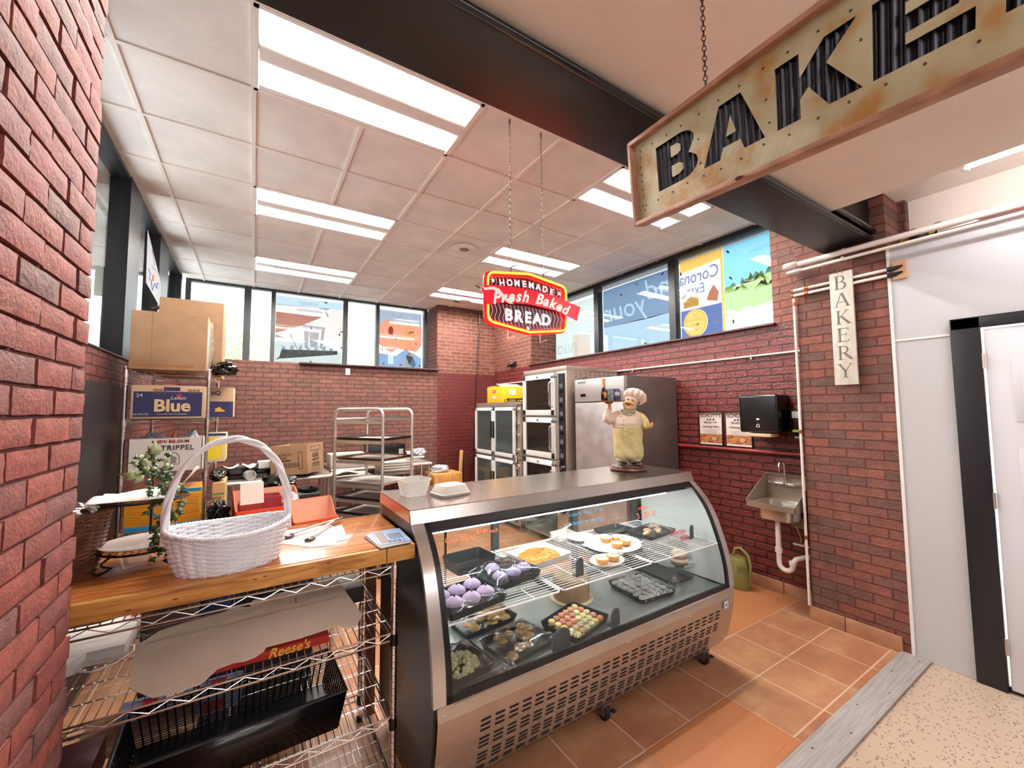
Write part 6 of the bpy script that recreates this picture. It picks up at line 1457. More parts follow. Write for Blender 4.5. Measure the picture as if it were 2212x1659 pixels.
for x in (-.038, .044): g.lathe([(.036, .058), (.046, .07), (.044, .09), (.04, .11)], (x, 0, 0), 20)
g.build('trousers', chw, t)
def body_fn(prof, fold=0, nf=9, ph=0, amp2=0):
    m = len(prof)
    def fn(u, v):
        k = v*(m-1); j = min(m-2, int(k)); s = k-j; r, z, ox, sy = [prof[j][q]*(1-s)+prof[j+1][q]*s for q in range(4)]
        a = 2*PI*u; w = 1+fold*math.sin(nf*a+ph+6*z*10)*(1-v); r *= 1.30 if z < .38 else 1.30-(z-.38)*4
        return (ox+r*w*math.cos(a), r*w*sy*.92*math.sin(a), z)
    return fn
MB().grid(body_fn([(.070, .082, .006, .78), (.078, .10, .006, .78), (.077, .16, .004, .8), (.076, .22, .002, .85), (.079, .27, .002, .9), (.078, .305, .003, .92)], .045, 7), 56, 30, True).build('apron', chf, t)
MB().grid(body_fn([(.0785, .298, .003, .92), (.083, .33, .004, .95), (.079, .36, .006, .93), (.068, .392, .008, .88), (.05, .418, .010, .85), (.030, .432, .010, .9)]), 48, 26, True).build('jacket', chw, t)
g = MB(); g.tube([(.003+.1035*math.cos(a), .1035*.85*math.sin(a), .303) for a in [2*PI*i/32 for i in range(32)]], .004, 6, closed=True)
for pts in ([(-.022, -.075, .30), (-.036, -.082, .285), (-.03, -.084, .275), (-.02, -.078, .295)], [(-.015, -.076, .30), (.0, -.084, .285), (.01, -.085, .27)], [(-.02, -.076, .298), (-.03, -.083, .262), (-.028, -.082, .245)], [(-.014, -.076, .298), (-.012, -.083, .255)]): g.tube([(x*1.1, y-.012, z) for x, y, z in pts], .0045, 6)
g.build('apron_tie', chf, t)
g = MB()
for x, z in ((-.040, .325), (-.038, .352), (-.048, .378)): g.ball((x, -.0905+.28*max(0, z-.33), z), .004, 8, 6)
g.build('buttons', mat('button_tan', '#a98c74', .5), t)
# raised arm with tray
MB().tube([(-.050, -.0, .400), (-.080, -.006, .382), (-.106, -.011, .362), (-.126, -.014, .352), (-.138, -.015, .362), (-.140, -.015, .382), (-.135, -.015, .405), (-.128, -.014, .430)], [.028, .034, .037, .037, .035, .032, .027, .021], 16).build('raised_sleeve', chw, t)
g = MB(); g.tube([(-.120, -.014, .42), (-.121, -.014, .455), (-.122, -.014, .468)], [.013, .011, .014], 12)
g.ball((-.122, -.014, .472), .018, 12, 8, (1.1, 1, .5))
for k, (dx, dy) in enumerate(((-.030, -.012), (-.032, .004), (-.022, .020), (-.002, .026), (.024, -.012))):
    g.tube([(-.122, -.014, .472), (-.122+dx*.6, -.014+dy*.6, .472), (-.122+dx, -.014+dy, .4795)], [.006, .0052, .0042], 8)
g.build('raised_hand', skin_, t)
MB().lathe([(.001, .482), (.084, .482), (.090, .486), (.090, .490), (.084, .489), (.001, .488)], (-.125, -.014, 0), 36, 1, .8).build('serving_tray', mat('tray_brown', '#8b6349', .4), t)
# lowered arm
MB().tube([(.058, 0, .395), (.096, -.012, .37), (.114, -.03, .345), (.122, -.045, .318), (.126, -.055, .300)], [.024, .030, .029, .026, .022], 16).build('lowered_sleeve', chf, t)
g = MB(); g.ball((.128, -.062, .310), .017, 12, 8, (1, .8, .9))
for k, (dx, dz) in enumerate(((.040, .030), (.044, .018), (.042, .006), (.034, -.006), (-.002, .034))):
    b = Vector((.128, -.062, .310)); g.tube([b, b+Vector((dx*.55, -.004, dz*.45)), b+Vector((dx*.85, -.002, dz*.95))], [.0065, .0055, .004], 8)
g.build('lowered_hand', skin_, t)
g = MB(); g.tube([(.085, -.01, .405), (.105, -.005, .38), (.104, -.01, .35)], [.010, .016, .012], 10); g.build('shoulder_cloth', mat('olive_cloth', '#9b9061', .6), t)
# head
HX, HZ = .008, .455
g = MB(); hm = Matrix.Translation((HX+.012, -.004, HZ)) @ Matrix.Rotation(.42, 4, 'Y') @ Matrix.Rotation(-.42, 4, 'X') @ Matrix.Rotation(-.35, 4, 'Z') @ Matrix.Scale(1.12, 4)
def head(u, v):
    a = 2*PI*u; b = PI*(v-.5); x = math.cos(b)*math.cos(a); y = math.cos(b)*math.sin(a); z = math.sin(b); r = .040
    p = Vector((x*r*.98, y*r, z*r*1.12))
    if y < -.2 and z < -.2: p.y -= .006*(-z); p.x *= 1.10
    return tuple(hm @ p)
g.grid(head, 32, 22, True)
def hp(x, y, z): return hm @ Vector((x, y, z))
g.ball(hp(-.002, -.043, .0), .009, 10, 8); g.ball(hp(-.022, -.030, -.006), .012, 10, 8); g.ball(hp(.020, -.031, -.006), .012, 10, 8); g.ball(hp(-.0, -.030, -.032), .013, 10, 8)
g.ball(hp(.040, -.002, -.002), .009, 8, 6, (.6, 1, 1.2)); g.ball(hp(-.040, -.002, -.002), .009, 8, 6, (.6, 1, 1.2))
g.tube([(HX, 0, .415), (HX+.004, 0, .435)], [.03, .028], 14)
g.build('head', mat('chef_face', '#dfba83', .45, var=.12, scale=20), t)
g = MB(); g.tube([hp(-.028, -.034, -.012), hp(-.016, -.043, -.010), hp(-.002, -.045, -.012), hp(.014, -.044, -.010), hp(.028, -.035, -.012)], [.002, .005, .004, .005, .002], 8)
g.build('moustache', mat('moustache_brown', '#8a4a2c', .6), t)
g = MB(); g.grid(lambda u, v: tuple(hp(-.002+.013*math.cos(2*PI*u)*v, -.0425, -.022+.006*math.sin(2*PI*u)*v)), 14, 3, True); g.build('open_mouth', mat('mouth_red', '#8a2a22', .5), t, solid=.001)
g = MB()
for s in (-1, 1): g.tube([hp(s*.009, -.040, .012), hp(s*.015, -.040, .015), hp(s*.021, -.036, .012)], .0017, 6); g.tube([hp(s*.008, -.040, .020), hp(s*.016, -.040, .024), hp(s*.024, -.034, .019)], .0023, 6)
g.build('eyes_and_brows', mat('brow_dark', '#5a3620', .6), t)
# hat: band and pleated puff leaning back to the right
MB().lathe([(.036, 0), (.041, .004), (.042, .022), (.040, .026)], n=32, M=hm @ Matrix.Translation((0, .004, .022))).build('hat_band', chw, t)
hm2 = hm @ Matrix.Translation((.010, .008, .045))
def puff(u, v):
    a = 2*PI*u; z = [-.004, .004, .022, .044, .062, .074, .076][round(v*6)]; r = [.038, .058, .072, .070, .056, .030, .0][round(v*6)]
    r *= 1+.17*abs(math.sin(6*a))-.10; return tuple(hm2 @ Vector((r*math.cos(a), r*math.sin(a), z)))
MB().grid(puff, 72, 7, True).build('hat_puff', chw, t, sub=1)
g = MB()
scarf = mat('scarf_check', '#cfc3a8', .6, col2='#54463c', scale=90)
g.prism([(-.050, .420), (.050, .414), (.046, .398), (.004, .376), (-.016, .386), (-.044, .404)], 1, -.078, -.056); g.tube([(HX+.046*math.cos(a), .042*math.sin(a), .420) for a in [2*PI*i/20 for i in range(20)]], .010, 8, closed=True)
g.build('scarf', scarf, t)
# bottle and cans on the raised tray
tz = CZ+.4905
b = top('champagne_bottle', 'small dark champagne bottle with an orange foil neck on the statue tray', 'bottle', (CX-.172*.752, CY-.014*.7+.172*.66-.01, tz))
MB().lathe([(.001, 0), (.0205, 0), (.0215, .004), (.0215, .062), (.019, .075), (.0115, .095), (.0095, .115), (.001, .116)], n=24).build('glass', mat('bottle_dark', '#15120f', .08, coat=.5), b)
MB().lathe([(.0125, .092), (.0104, .112), (.0102, .14), (.0125, .142), (.012, .158), (.006, .163), (.001, .163)], n=20).build('foil', mat('orange_foil', '#d98a4a', .35, .5), b)
MB().grid(lambda u, v: (.0218*math.cos(-PI/2+(u-.5)*1.6), .0218*math.sin(-PI/2+(u-.5)*1.6), .02+.036*v), 9, 2).build('paper_label', mat('label_orange', '#d08a3a', .5), b, solid=.0006)
for i, (dx, h, r, m1, lab) in enumerate(((-.130, .082, .0265, mat('can_speckle', '#a9aeb0', .4, .4, col2='#5c7377', scale=40), 'speckled silver can nearest the bottle on the statue tray'), (-.078, .083, .0215, mat('can_purple', '#5c5288', .35, .3), 'purple and silver can in the middle of the statue tray'), (-.042, .068, .014, mat('can_grey', '#9aa3a6', .4, .5), 'slim grey can beside the chef hat'))):
    c = top('drink_can', lab, 'can', (CX+dx*.752*.93, CY-dx*.66*.93-.012+.006*i, tz)); MB().lathe([(.001, 0), (r*.9, 0), (r, .004), (r, h-.006), (r*.9, h), (.001, h-.002)], n=24).build('body', m1, c)
    MB().lathe([(r*.86, h-.001), (r*.93, h+.001), (r*.86, h+.002)], n=24).build('rim', mat('can_rim', '#4b5160', .3, .7), c)
    if i == 1: MB().lathe([(r+.0004, .036), (r+.0004, .062)], n=24).build('band', mat('can_band', '#c4c8cf', .4), c, solid=.0003)

# ================================================================ RIGHT WALL: SINK, DISPENSERS, POSTERS, PIPES
t = top('hand_sink', 'stainless wall mounted hand sink with gooseneck faucet and white drain', 'sink', (3.69, 1.72, .78))
g = MB(); x0, x1, y0, y1, zr = 3.50, 3.86, 1.535, 1.905, .82
g.prism([(x0, zr), (x0, zr-.045), (x0+.004, zr-.045), (x0+.004, zr)], 1, y0, y1)
for y in (y0, y1-.004): g.prism([(x0, zr-.045), (x1, zr-.045), (x1, zr+.20), (x1-.03, zr+.20), (x0, zr+.004)], 1, y, y+.004)
g.box((x1-.004, y0, zr-.045), (x1, y1, zr+.20)); g.box((x1-.04, y0, zr+.195), (x1, y1, zr+.2))
g.build('apron', steel2, t, world=True)
g = MB(); a = rrect(x0+.002, y0+.002, x1-.002, y1-.002, .004, 4); b = rrect(x0+.04, y0+.05, x1-.08, y1-.05, .05, 4); c = rrect(x0+.055, y0+.065, x1-.095, y1-.065, .045, 4); n = len(a)
g.add([(p, q, zr-.006) for p, q in a] + [(p, q, zr-.012) for p, q in b] + [(p, q, zr-.135) for p, q in c], [(j*n+i, j*n+(i+1) % n, (j+1)*n+(i+1) % n, (j+1)*n+i) for j in range(2) for i in range(n)] + [tuple(range(2*n, 3*n))])
g.build('basin', steel2, t, world=True, solid=.002)
fx, fy = 3.825, 1.745
g = MB(); g.tube([(fx, fy, .94), (fx, fy, 1.09)] + [(fx-.045+.045*math.cos(a), fy, 1.09+.045*math.sin(a)) for a in [PI*k/8 for k in range(1, 9)]] + [(fx-.09, fy, 1.05)], .009, 10); g.cyl((fx, fy, .93), (fx, fy, .955), .018, 14)
fc = g.build('faucet', chrome, t, world=True)
MB().cyl((fx+.01, fy-.10, .94), (fx+.01, fy+.10, .94), .014, 12).build('mixer_bar', chrome, fc, world=True)
for y in (-.09, .09):
    MB().tube([(fx+.01, fy+y, .94), (fx-.03, fy+y, .945), (fx-.06, fy+y*1.1, .955)], [.014, .011, .008], 10).build('faucet_handle', chrome, fc, world=True)
pvc = mat('pvc_white', '#ece2da', .35)
dx, dy = 3.66, 1.74
g = MB(); g.tube([(dx, dy, .685), (dx, dy, .36)], .019, 14); g.cyl((dx, dy, .66), (dx, dy, .69), .026, 14); g.cyl((dx, dy, .41), (dx, dy, .45), .026, 14)
g.tube([(dx, dy, .42), (dx, dy, .33)] + [(dx, dy-.05+.05*math.cos(a), .33-.05*math.sin(a)) for a in [PI*k/8 for k in range(1, 9)]] + [(dx, dy-.10, .35), (dx+.01, dy-.12, .385), (dx+.06, dy-.16, .40), (3.86, dy-.24, .40)], .019, 14)
g.cyl((dx, dy-.10, .335), (dx, dy-.10, .365), .026, 14); g.build('drain_trap', pvc, t, world=True)
g = MB(); g.tube([(3.83, 1.68, .68), (3.80, 1.66, .60), (3.82, 1.64, .52), (3.855, 1.66, .47)], .006, 8); g.tube([(3.83, 1.62, .68), (3.80, 1.60, .58), (3.83, 1.61, .5), (3.855, 1.64, .45)], .006, 8); g.build('supply_hose', mat('braided', '#c7bdb6', .4, .5), t, world=True)
MB().box((3.80, 1.60, .60), (3.86, 1.70, .68)).build('bracket', steeld, t, world=True)
MB().tube([(3.84, 1.50, .455), (3.84, 1.71, .455)], .009, 8).build('supply_pipe', pvc, t, world=True)
t = top('plastic_bowl', 'small round white plastic bowl standing in the hand sink', 'bowl', (3.655, 1.625, .691))
MB().lathe([(.001, 0), (.055, 0), (.062, .02), (.068, .13), (.071, .132), (.068, .135), (.064, .13), (.058, .02), (.001, .004)], n=32).build('bowl', clearp, t)
t = top('towel_dispenser', 'glossy black paper towel dispenser on the red brick wall', 'dispenser', (3.79, 1.86, 1.55))
MB().box((3.66, 1.70, 1.375), (3.879, 2.02, 1.70)).build('cover', blackp, t, world=True, bevel=.025, seg=4)
MB().box((3.655, 1.76, 1.34), (3.80, 1.97, 1.368)).build('paper_towel', mat('towel_paper', '#cdb093', .8), t, world=True, bevel=.004)
shape([circ(0, 0, .014, 20, .008)], mat('logo_white', '#d8d8d8', .4), t, FY(3.659, 1.86, 1.49), 'logo_oval', .0006, world=True)
shape([[(-.014, -.014), (.014, -.014), (.014, .004), (0, .018), (-.014, .004)], [(-.009, -.010), (.009, -.010), (.009, .002), (0, .011), (-.009, .002)]], MATS['logo_white'], t, FY(3.659, 1.86, 1.435), 'lock_mark', .0006, world=True)
t = top('soap_dispenser', 'small black and clear soap dispenser beside the paper towel box', 'dispenser', (3.83, 1.62, 1.45))
MB().box((3.79, 1.57, 1.36), (3.879, 1.665, 1.57)).build('cover', blackp, t, world=True, bevel=.008); MB().box((3.786, 1.585, 1.50), (3.791, 1.65, 1.555)).build('window', mat('pale_window', '#b9b4b4', .3), t, world=True)
MB().box((3.785, 1.585, 1.385), (3.791, 1.65, 1.405)).build('label_green', mat('lime', '#a8c93e', .5), t, world=True); MB().lathe([(.001, 0), (.04, 0), (.04, .018), (.001, .02)], (3.835, 1.618, 1.332), 24).build('nozzle_cup', clearp, t, world=True)
MB().box((3.785, 1.59, 1.43), (3.790, 1.605, 1.475)).build('red_label', mat('barilla_red', '#c8262f', .5), t, world=True)
def menu(y0, y1, z0, z1, label):
    t = top('menu_poster', label, 'poster', (3.87, (y0+y1)/2, z0))
    MB().box((3.868, y0, z0), (3.879, y1, z1)).build('frame', black, t, world=True, bevel=.001)
    x = 3.8672; w = y1-y0; yc = (y0+y1)/2
    MB().box((x, y0+.012, z0+.012), (3.868, y1-.012, z1-.012)).build('sheet', mat('poster_paper', '#e4d7d0', .5), t, world=True, smooth=False)
    MB().box((x-.0008, y0+.012, z0+.03), (x, y1-.012, z0+.115)).build('food_photo', mat('food_photo', '#7d3a26', .5, col2='#c98a5a', scale=38), t, world=True, smooth=False)
    MB().box((x-.0008, y0+.012, z1-.03), (x, y1-.012, z1-.012)).build('wood_band', mat('poster_wood', '#9a7350', .5), t, world=True, smooth=False)
    for k, (yy, zz, r) in enumerate(((-.045, .07, .030), (.035, .072, .022))):
        shape([circ(0, 0, r, 20, r*.6), circ(0, 0, r*.5, 16, r*.3)], mat('fruit_orange', '#dd8a3f', .5) if k == 0 else mat('cream_dish', '#ead8b8', .5), t, FY(x-.0012, yc-yy, z0+zz), 'fruit_dish', .0003, world=True)
    text("SCHOTT'S", .048, ink, t, FY(x-.0015, yc, z1-.038), bold=.0008, world=True); text('586.263.1700', .026, ink, t, FY(x-.0015, yc, z1-.105), world=True)
    text('Catering Menu', .030, mat('sepia', '#6b5246', .6), t, FY(x-.0015, yc, z1-.145), shear=.4, world=True)
    shape([star(0, 0, .016), circ(-.03, -.002, .009, 10), circ(.035, 0, .010, 10)], ink, t, FY(x-.0015, yc, z1-.075), 'animal_marks', .0003, world=True)
    for k in range(3): MB().box((x-.001, y0+.06, z1-.185-.013*k), (x-.0005, y1-.06, z1-.181-.013*k)).build('small_print', mat('faint_ink', '#b3a49c', .6), t, world=True, smooth=False)
    return t
menu(2.295, 2.55, 1.215, 1.55, 'left framed catering menu poster on the red wall, fully visible')
menu(2.015, 2.275, 1.215, 1.55, 'right framed catering menu poster partly behind the towel dispenser')
struct(MB().cyl((3.855, 1.50, 1.195), (3.855, 5.2, 1.195), .018, 10).build('trim_7', mat('rail_red', '#7d1f1a', .4)))
t = top('conduit', 'thin white conduit clipped along the red brick wall', 'pipe', (3.87, 3.0, 2.06)); MB().cyl((3.868, 1.50, 2.062), (3.868, 6.5, 2.062), .010, 10).build('tube', pvc, t, world=True)
for y in (2.0, 3.4, 4.8): MB().box((3.862, y-.008, 2.035), (3.878, y+.008, 2.075)).build('clip', steel2, t, world=True)
t = top('down_pipe', 'white vertical pipe running down the corner of the brick pier', 'pipe', (3.58, 1.507, 1.4)); MB().tube([(3.585, 1.507, 2.445), (3.588, 1.507, .10)], .0095, 10).build('tube', pvc, t, world=True)
for z in (2.40, 1.4, .6): MB().cyl((3.586, 1.507, z-.015), (3.586, 1.507, z+.015), .0125, 10).build('coupling', mat('copper', '#b5683f', .35, .8), t, world=True)
copper = MATS['copper']
for z, lab in ((2.505, 'upper thin white pipe behind the vertical bakery sign'), (2.465, 'lower thin white pipe behind the vertical bakery sign')):
    t = top('water_pipe', lab, 'pipe', (3.57, 1.2, z)); MB().cyl((3.573, .91, z), (3.573, 1.505, z), .011, 12).build('tube', pvc, t, world=True)
    MB().cyl((3.573, 1.40, z), (3.573, 1.425, z), .0145, 12).build('coupling', copper, t, world=True); MB().ball((3.573, 1.51, z), .014, 10, 8).build('elbow', copper, t, world=True)
t = top('pipe_plate', 'tan wooden pipe plate with black clamps at the edge of the white panel', 'plate', (3.59, .88, 2.49)); MB().box((3.582, .845, 2.43), (3.599, .915, 2.55)).build('plate', mat('ply', '#c79a72', .7), t, world=True)
for z in (2.505, 2.465): MB().tube([(3.573, .935, z), (3.573, .90, z), (3.575, .86, z+.008)], [.017, .014, .006], 10).build('clamp', blackm, t, world=True)
for x, z, y1, r, lab in ((3.52, 2.69, 1.53, .019, 'thick white gas pipe with a capped end under the beam'), (3.50, 2.632, 1.50, .011, 'thinner white pipe just below the thick capped pipe')):
    t = top('ceiling_pipe', lab, 'pipe', (x, 0, z)); MB().cyl((x, -2.5, z), (x, y1-.09, z), r, 14).build('tube', pvc, t, world=True)
    MB().lathe([(.001, -.05), (r*1.3, -.05), (r*1.55, -.03), (r*1.55, .035), (r*1.1, .05), (.001, .052)], n=18, M=Matrix.Translation((x, y1-.04, z)) @ Matrix.Rotation(PI/2, 4, 'X')).build('end_cap', mat('pipe_cap', '#cbbfba', .4), t, world=True)
    for y in (1.15, .2): MB().box((x-.012, y-.008, z), (x+.06, y+.008, z+r+.006)).build('hanger', steel2, t, world=True)
t = top('rubble', 'dark pipes and yellow insulation stuffed above the white wall panel', 'junk', (3.72, .65, 2.66))
g = MB(); g.ball((3.70, .80, 2.71), .055, 14, 10, (1, .9, .9)); g.ball((3.70, .68, 2.70), .045, 14, 10, (1, 1.1, .8)); g.build('dark_lump', blackm, t, world=True)
MB().tube([(3.64, .70, 2.69), (3.66, .52, 2.70), (3.70, .40, 2.70)], .02, 10).build('pipe_piece', steel2, t, world=True)
g = MB().grid(lambda u, v: (3.72+.06*v, .90-.25*u, 2.70+.08*v+.02*math.sin(13*u+5*v)), 16, 6); g.build('insulation', mat('insulation_yellow', '#b5883a', .9, var=.3, scale=30, bump=.5), t, world=True, solid=.01)
MB().box((3.64, .34, 2.66), (3.72, .56, 2.74)).build('brick_piece', b_pier, t, world=True)
# vertical bakery sign
t = top('vertical_sign', 'narrow weathered white wooden sign reading BAKERY downwards on the brick pier', 'sign', (3.55, 1.19, 2.15), 0)
VM = frame((3.548, 1.255, 2.56), (0, -1, 0), (.003, -.005, 1))
whb = mat('weathered_white', '#cfc9bb', .6, var=.10, scale=10, stretch=(4, 4, 1))
MB().box((0, -.815, -.02), (.135, 0, 0), VM).build('board', whb, t, world=True, bevel=.003)
def serif(ch):
    """serif capitals drawn as strokes: list of polygons in a unit box (height 1)"""
    def bar(x0, y0, x1, y1, w, w2=None):
        d = Vector((x1-x0, y1-y0)).normalized(); n_ = Vector((-d.y, d.x)); w2 = w2 or w
        return [(x0+n_.x*w/2, y0+n_.y*w/2), (x0-n_.x*w/2, y0-n_.y*w/2), (x1-n_.x*w2/2, y1-n_.y*w2/2), (x1+n_.x*w2/2, y1+n_.y*w2/2)]
    def sf(x, y, w=.30): return rect(x-w/2, y-.022, x+w/2, y+.022)
    def arc(cx, cy, rx, ry, a0, a1, w, n=10):
        o = [(cx+rx*math.cos(a0+(a1-a0)*k/n), cy+ry*math.sin(a0+(a1-a0)*k/n)) for k in range(n+1)]; ii = [(cx+(rx-w)*math.cos(a0+(a1-a0)*k/n), cy+(ry-w*.45)*math.sin(a0+(a1-a0)*k/n)) for k in range(n, -1, -1)]
        return o+ii
    if ch == 'B': return [bar(.22, 0, .22, 1, .13), sf(.22, .02), sf(.22, .98), rect(.2, .0, .48, .045), rect(.2, .955, .45, 1), rect(.2, .50, .48, .545), arc(.47, .26, .32, .285, -PI/2, PI/2, .13), arc(.44, .76, .27, .24, -PI/2, PI/2, .12)]
    if ch == 'A': return [bar(.10, 0, .46, 1, .05), bar(.84, 0, .48, 1, .14), rect(.26, .30, .68, .345), sf(.10, .02, .26), sf(.84, .02, .30)]
    if ch == 'K': return [bar(.22, 0, .22, 1, .13), sf(.22, .02), sf(.22, .98), bar(.24, .45, .74, .98, .05), bar(.38, .58, .86, .02, .14), sf(.74, .98, .26), sf(.86, .02, .28)]
    if ch == 'E': return [bar(.24, 0, .24, 1, .13), rect(.10, 0, .78, .045), rect(.10, .955, .76, 1), rect(.24, .50, .62, .545), rect(.75, 0, .79, .18), rect(.73, .83, .77, 1), rect(.60, .43, .64, .62)]
    if ch == 'R': return [bar(.22, 0, .22, 1, .13), sf(.22, .02), sf(.22, .98), rect(.2, .955, .45, 1), rect(.2, .46, .45, .505), arc(.44, .73, .28, .27, -PI/2, PI/2, .12), bar(.44, .50, .86, .02, .14), sf(.88, .02, .22)]
    return [bar(.46, 0, .46, .48, .13), bar(.46, .46, .12, .98, .13), bar(.48, .46, .80, .98, .05), sf(.46, .02, .30), sf(.12, .98, .26), sf(.80, .98, .24)]
vink = mat('faded_ink', '#6e6560', .7, var=.25, scale=30)
for i, ch in enumerate('BAKERY'):
    o = MB(); H_ = .098; x0 = .022; y0 = -.125 - .1275*i
    for L in serif(ch):
        z = .0009; vs = [VM @ Vector((x0+a*H_, y0+b*H_, z)) for a, b in L]
        o.add(vs, [tuple(range(len(vs)))] if len(vs) < 12 else [(k, k+1, len(vs)-2-k, len(vs)-1-k) for k in range(len(vs)//2-1)])
    o.build('lettering', vink, t, world=True, smooth=False)
MB().tube([VM @ Vector((.05, -.01, .002)), VM @ Vector((.065, .06, .0)), VM @ Vector((.08, -.01, .002))], .002, 6).tube([VM @ Vector((.065, .055, 0)), VM @ Vector((.066, .075, .0))], .0035, 6).build('cord', mat('twine', '#77823f', .8), t, world=True)
# watering can
can = mat('olive_plastic', '#77733c', .45)
t = top('watering_can', 'olive green plastic watering can on the floor by the right wall', 'watering can', (3.69, 2.10, .002), .0)
g = MB(); prof = [(.085, 0), (.092, .02), (.092, .12), (.082, .20), (.07, .255), (.066, .262)]
g.lathe(prof, n=32, sx=.8, sy=1.05); g.build('body', can, t, solid=.004)
MB().tube([(-.0, -.02+.062, .25), (-.0, .02, .33), (0, -.03, .345), (0, -.09, .30), (0, -.11, .22), (0, -.105, .12), (0, -.09, .05)], [.012, .013, .014, .014, .014, .013, .012], 12).build('handle', can, t)
MB().tube([(0, .07, .06), (0, .15, .14), (0, .20, .26)], [.022, .016, .012], 12).build('spout', can, t)
g = MB()
for k in range(6): g.tube([(.076*math.cos(a)*.98, .098*math.sin(a)*.98, .14+.014*k) for a in [-PI*.9+.12*q for q in range(9)]], .0025, 5)
g.build('ribs', can, t)
# small fittings
t = top('ceiling_speaker', 'round flat ceiling speaker between the two rows of lights', 'speaker', (2.01, 4.21, ZC)); MB().lathe([(.001, -.012), (.10, -.012), (.115, -.006), (.145, -.004), (.15, 0), (.001, .002)], n=40).build('ring', tile, t); MB().lathe([(.001, -.016), (.055, -.014), (.06, -.011)], n=30).build('cone', mat('speaker_grey', '#8d7a70', .7), t)
t = top('ceiling_speaker', 'second round ceiling speaker close to the corner of the brick pier', 'speaker', (3.0, 6.35, ZC)); MB().lathe([(.001, -.006), (.13, -.006), (.15, 0), (.001, .002)], n=40).build('ring', tile, t); MB().box((-.16, -.02, -.014), (-.06, .02, -.006)).build('slot', black, t)
t = top('wall_sensor', 'small white rounded sensor on the back brick wall under the windows', 'sensor', (1.225, 6.765, 2.14)); MB().box((-.035, -.012, 0), (.035, .01, .11)).build('case', whitep, t, bevel=.012, seg=3)
t = top('emergency_light', 'small black two lamp emergency light on the corner brickwork', 'light', (3.84, 6.1, 2.40)); MB().box((-.0, -.10, -.04), (.038, .10, .04)).build('case', blackp, t, bevel=.015, seg=3)
for s in (-.05,): MB().lathe([(.001, -.012), (.035, -.012), (.045, .02), (.04, .04), (.001, .045)], n=20, M=Matrix.Translation((-.02, s, .02)) @ Matrix.Rotation(-PI/2, 4, 'Y')).build('lamp', chrome, t)
MB().box((-.03, .0, -.05), (.0, .12, -.02)).build('base', blackp, t)
# paper stuck inside the left window, and bits of tape
t = top('paper_sign', 'translucent white paper taped to the left window with a blue star and an orange 8', 'paper', (-.84, 4.9, 2.7))
o = MB().add([(-.835, 4.66, 3.18), (-.835, 5.40, 2.86), (-.835, 5.42, 2.72), (-.835, 5.34, 2.645), (-.835, 4.70, 2.72)], [(0, 1, 2, 3, 4)]).build('sheet', film_mat('thin_paper', '#e6dcdb', .55, k=.6), t, world=True, smooth=False, solid=.001)
PM = frame((-.8335, 5.0, 2.80), (0, 1, 0), (0, 0, 1))
blu = mat('crayon_blue', '#4a5aa8', .7)
st = [(-.24, .06), (-.16, .04), (-.2, -.02), (-.12, -.01), (-.05, -.09), (.03, .0), (.15, -.02), (.12, .03), (.24, .05)]
MB().tube([PM @ Vector((x, y, .001)) for x, y in st], .0035, 5).build('star_outline', blu, t, world=True)
MB().tube([PM @ Vector((x, y, .001)) for x, y in [(-.15, .27), (-.06, .22), (.0, .17), (-.1, .12), (.1, .14)]], .003, 5).build('star_outline', mat('crayon_grey', '#8a7f86', .7), t, world=True)
g = MB(); g.tube([PM @ Vector((-.05+.028*math.cos(a), .045+.014*math.sin(a), .001)) for a in [2*PI*k/14 for k in range(14)]], .004, 5, closed=True); g.tube([PM @ Vector((-.05+.032*math.cos(a), .018+.016*math.sin(a), .001)) for a in [2*PI*k/14 for k in range(14)]], .004, 5, closed=True)
g.build('figure_eight', mat('crayon_orange', '#e0623c', .7), t, world=True)

# ================================================================ POSTERS ON THE WINDOWS (printed on film outside the glass, so they read backwards from inside)
def MX(x, z, y=7.283): return frame((x, y, z), (1, 0, 0), (0, 0, 1)) @ Matrix.Diagonal((-1, 1, 1, 1))
PZ = 2.27
t = top('window_poster', 'pale baseball poster in the middle pane of the back window, lettering reversed', 'poster', (.73, 7.28, PZ))
def pn(x0, z0, x1, z1, y, m, nm='print_area'): return MB().box((x0, y, z0), (x1, y+.001, z1)).build(nm, m, t, world=True, smooth=False)
P_sky = film_mat('film_sky', '#c6d8e4', .62); P_pink = film_mat('film_pink', '#f5dfdb', .62); P_or = film_mat('film_salmon', '#f3b09e', .62); P_gr = film_mat('film_grey', '#cfd4d4', .6); P_dk = film_mat('film_dark', '#bcbcc6', .5, k=1); P_dg = film_mat('film_green', '#dfe5da', .6, k=1)
pn(.245, PZ, 1.215, 3.40, 7.292, film_mat('film_base', '#f4f4f4', k=1), 'sheet')
pn(.245, 2.74, 1.215, 3.26, 7.2905, P_pink)
MT = frame((0, 7.2885, 0), (1, 0, 0), (0, 0, 1))
def ps(loop, m, nm='print_area', k=[0]): k[0] += 1; return shape([loop], m, t, MT @ Matrix.Translation((0, 0, .0004*(k[0] % 30))), nm, .0002, world=True)
ps([(.245, 3.25), (1.215, 3.27), (1.215, 3.40), (.245, 3.40)], P_sky); ps([(.245, 3.14), (.9, 3.12), (.62, 2.96), (.245, 2.80)], P_or); ps([(.245, PZ), (1.215, PZ), (1.215, 2.55), (1.0, 2.66), (.72, 2.74), (.42, 2.72), (.245, 2.78)], P_gr)
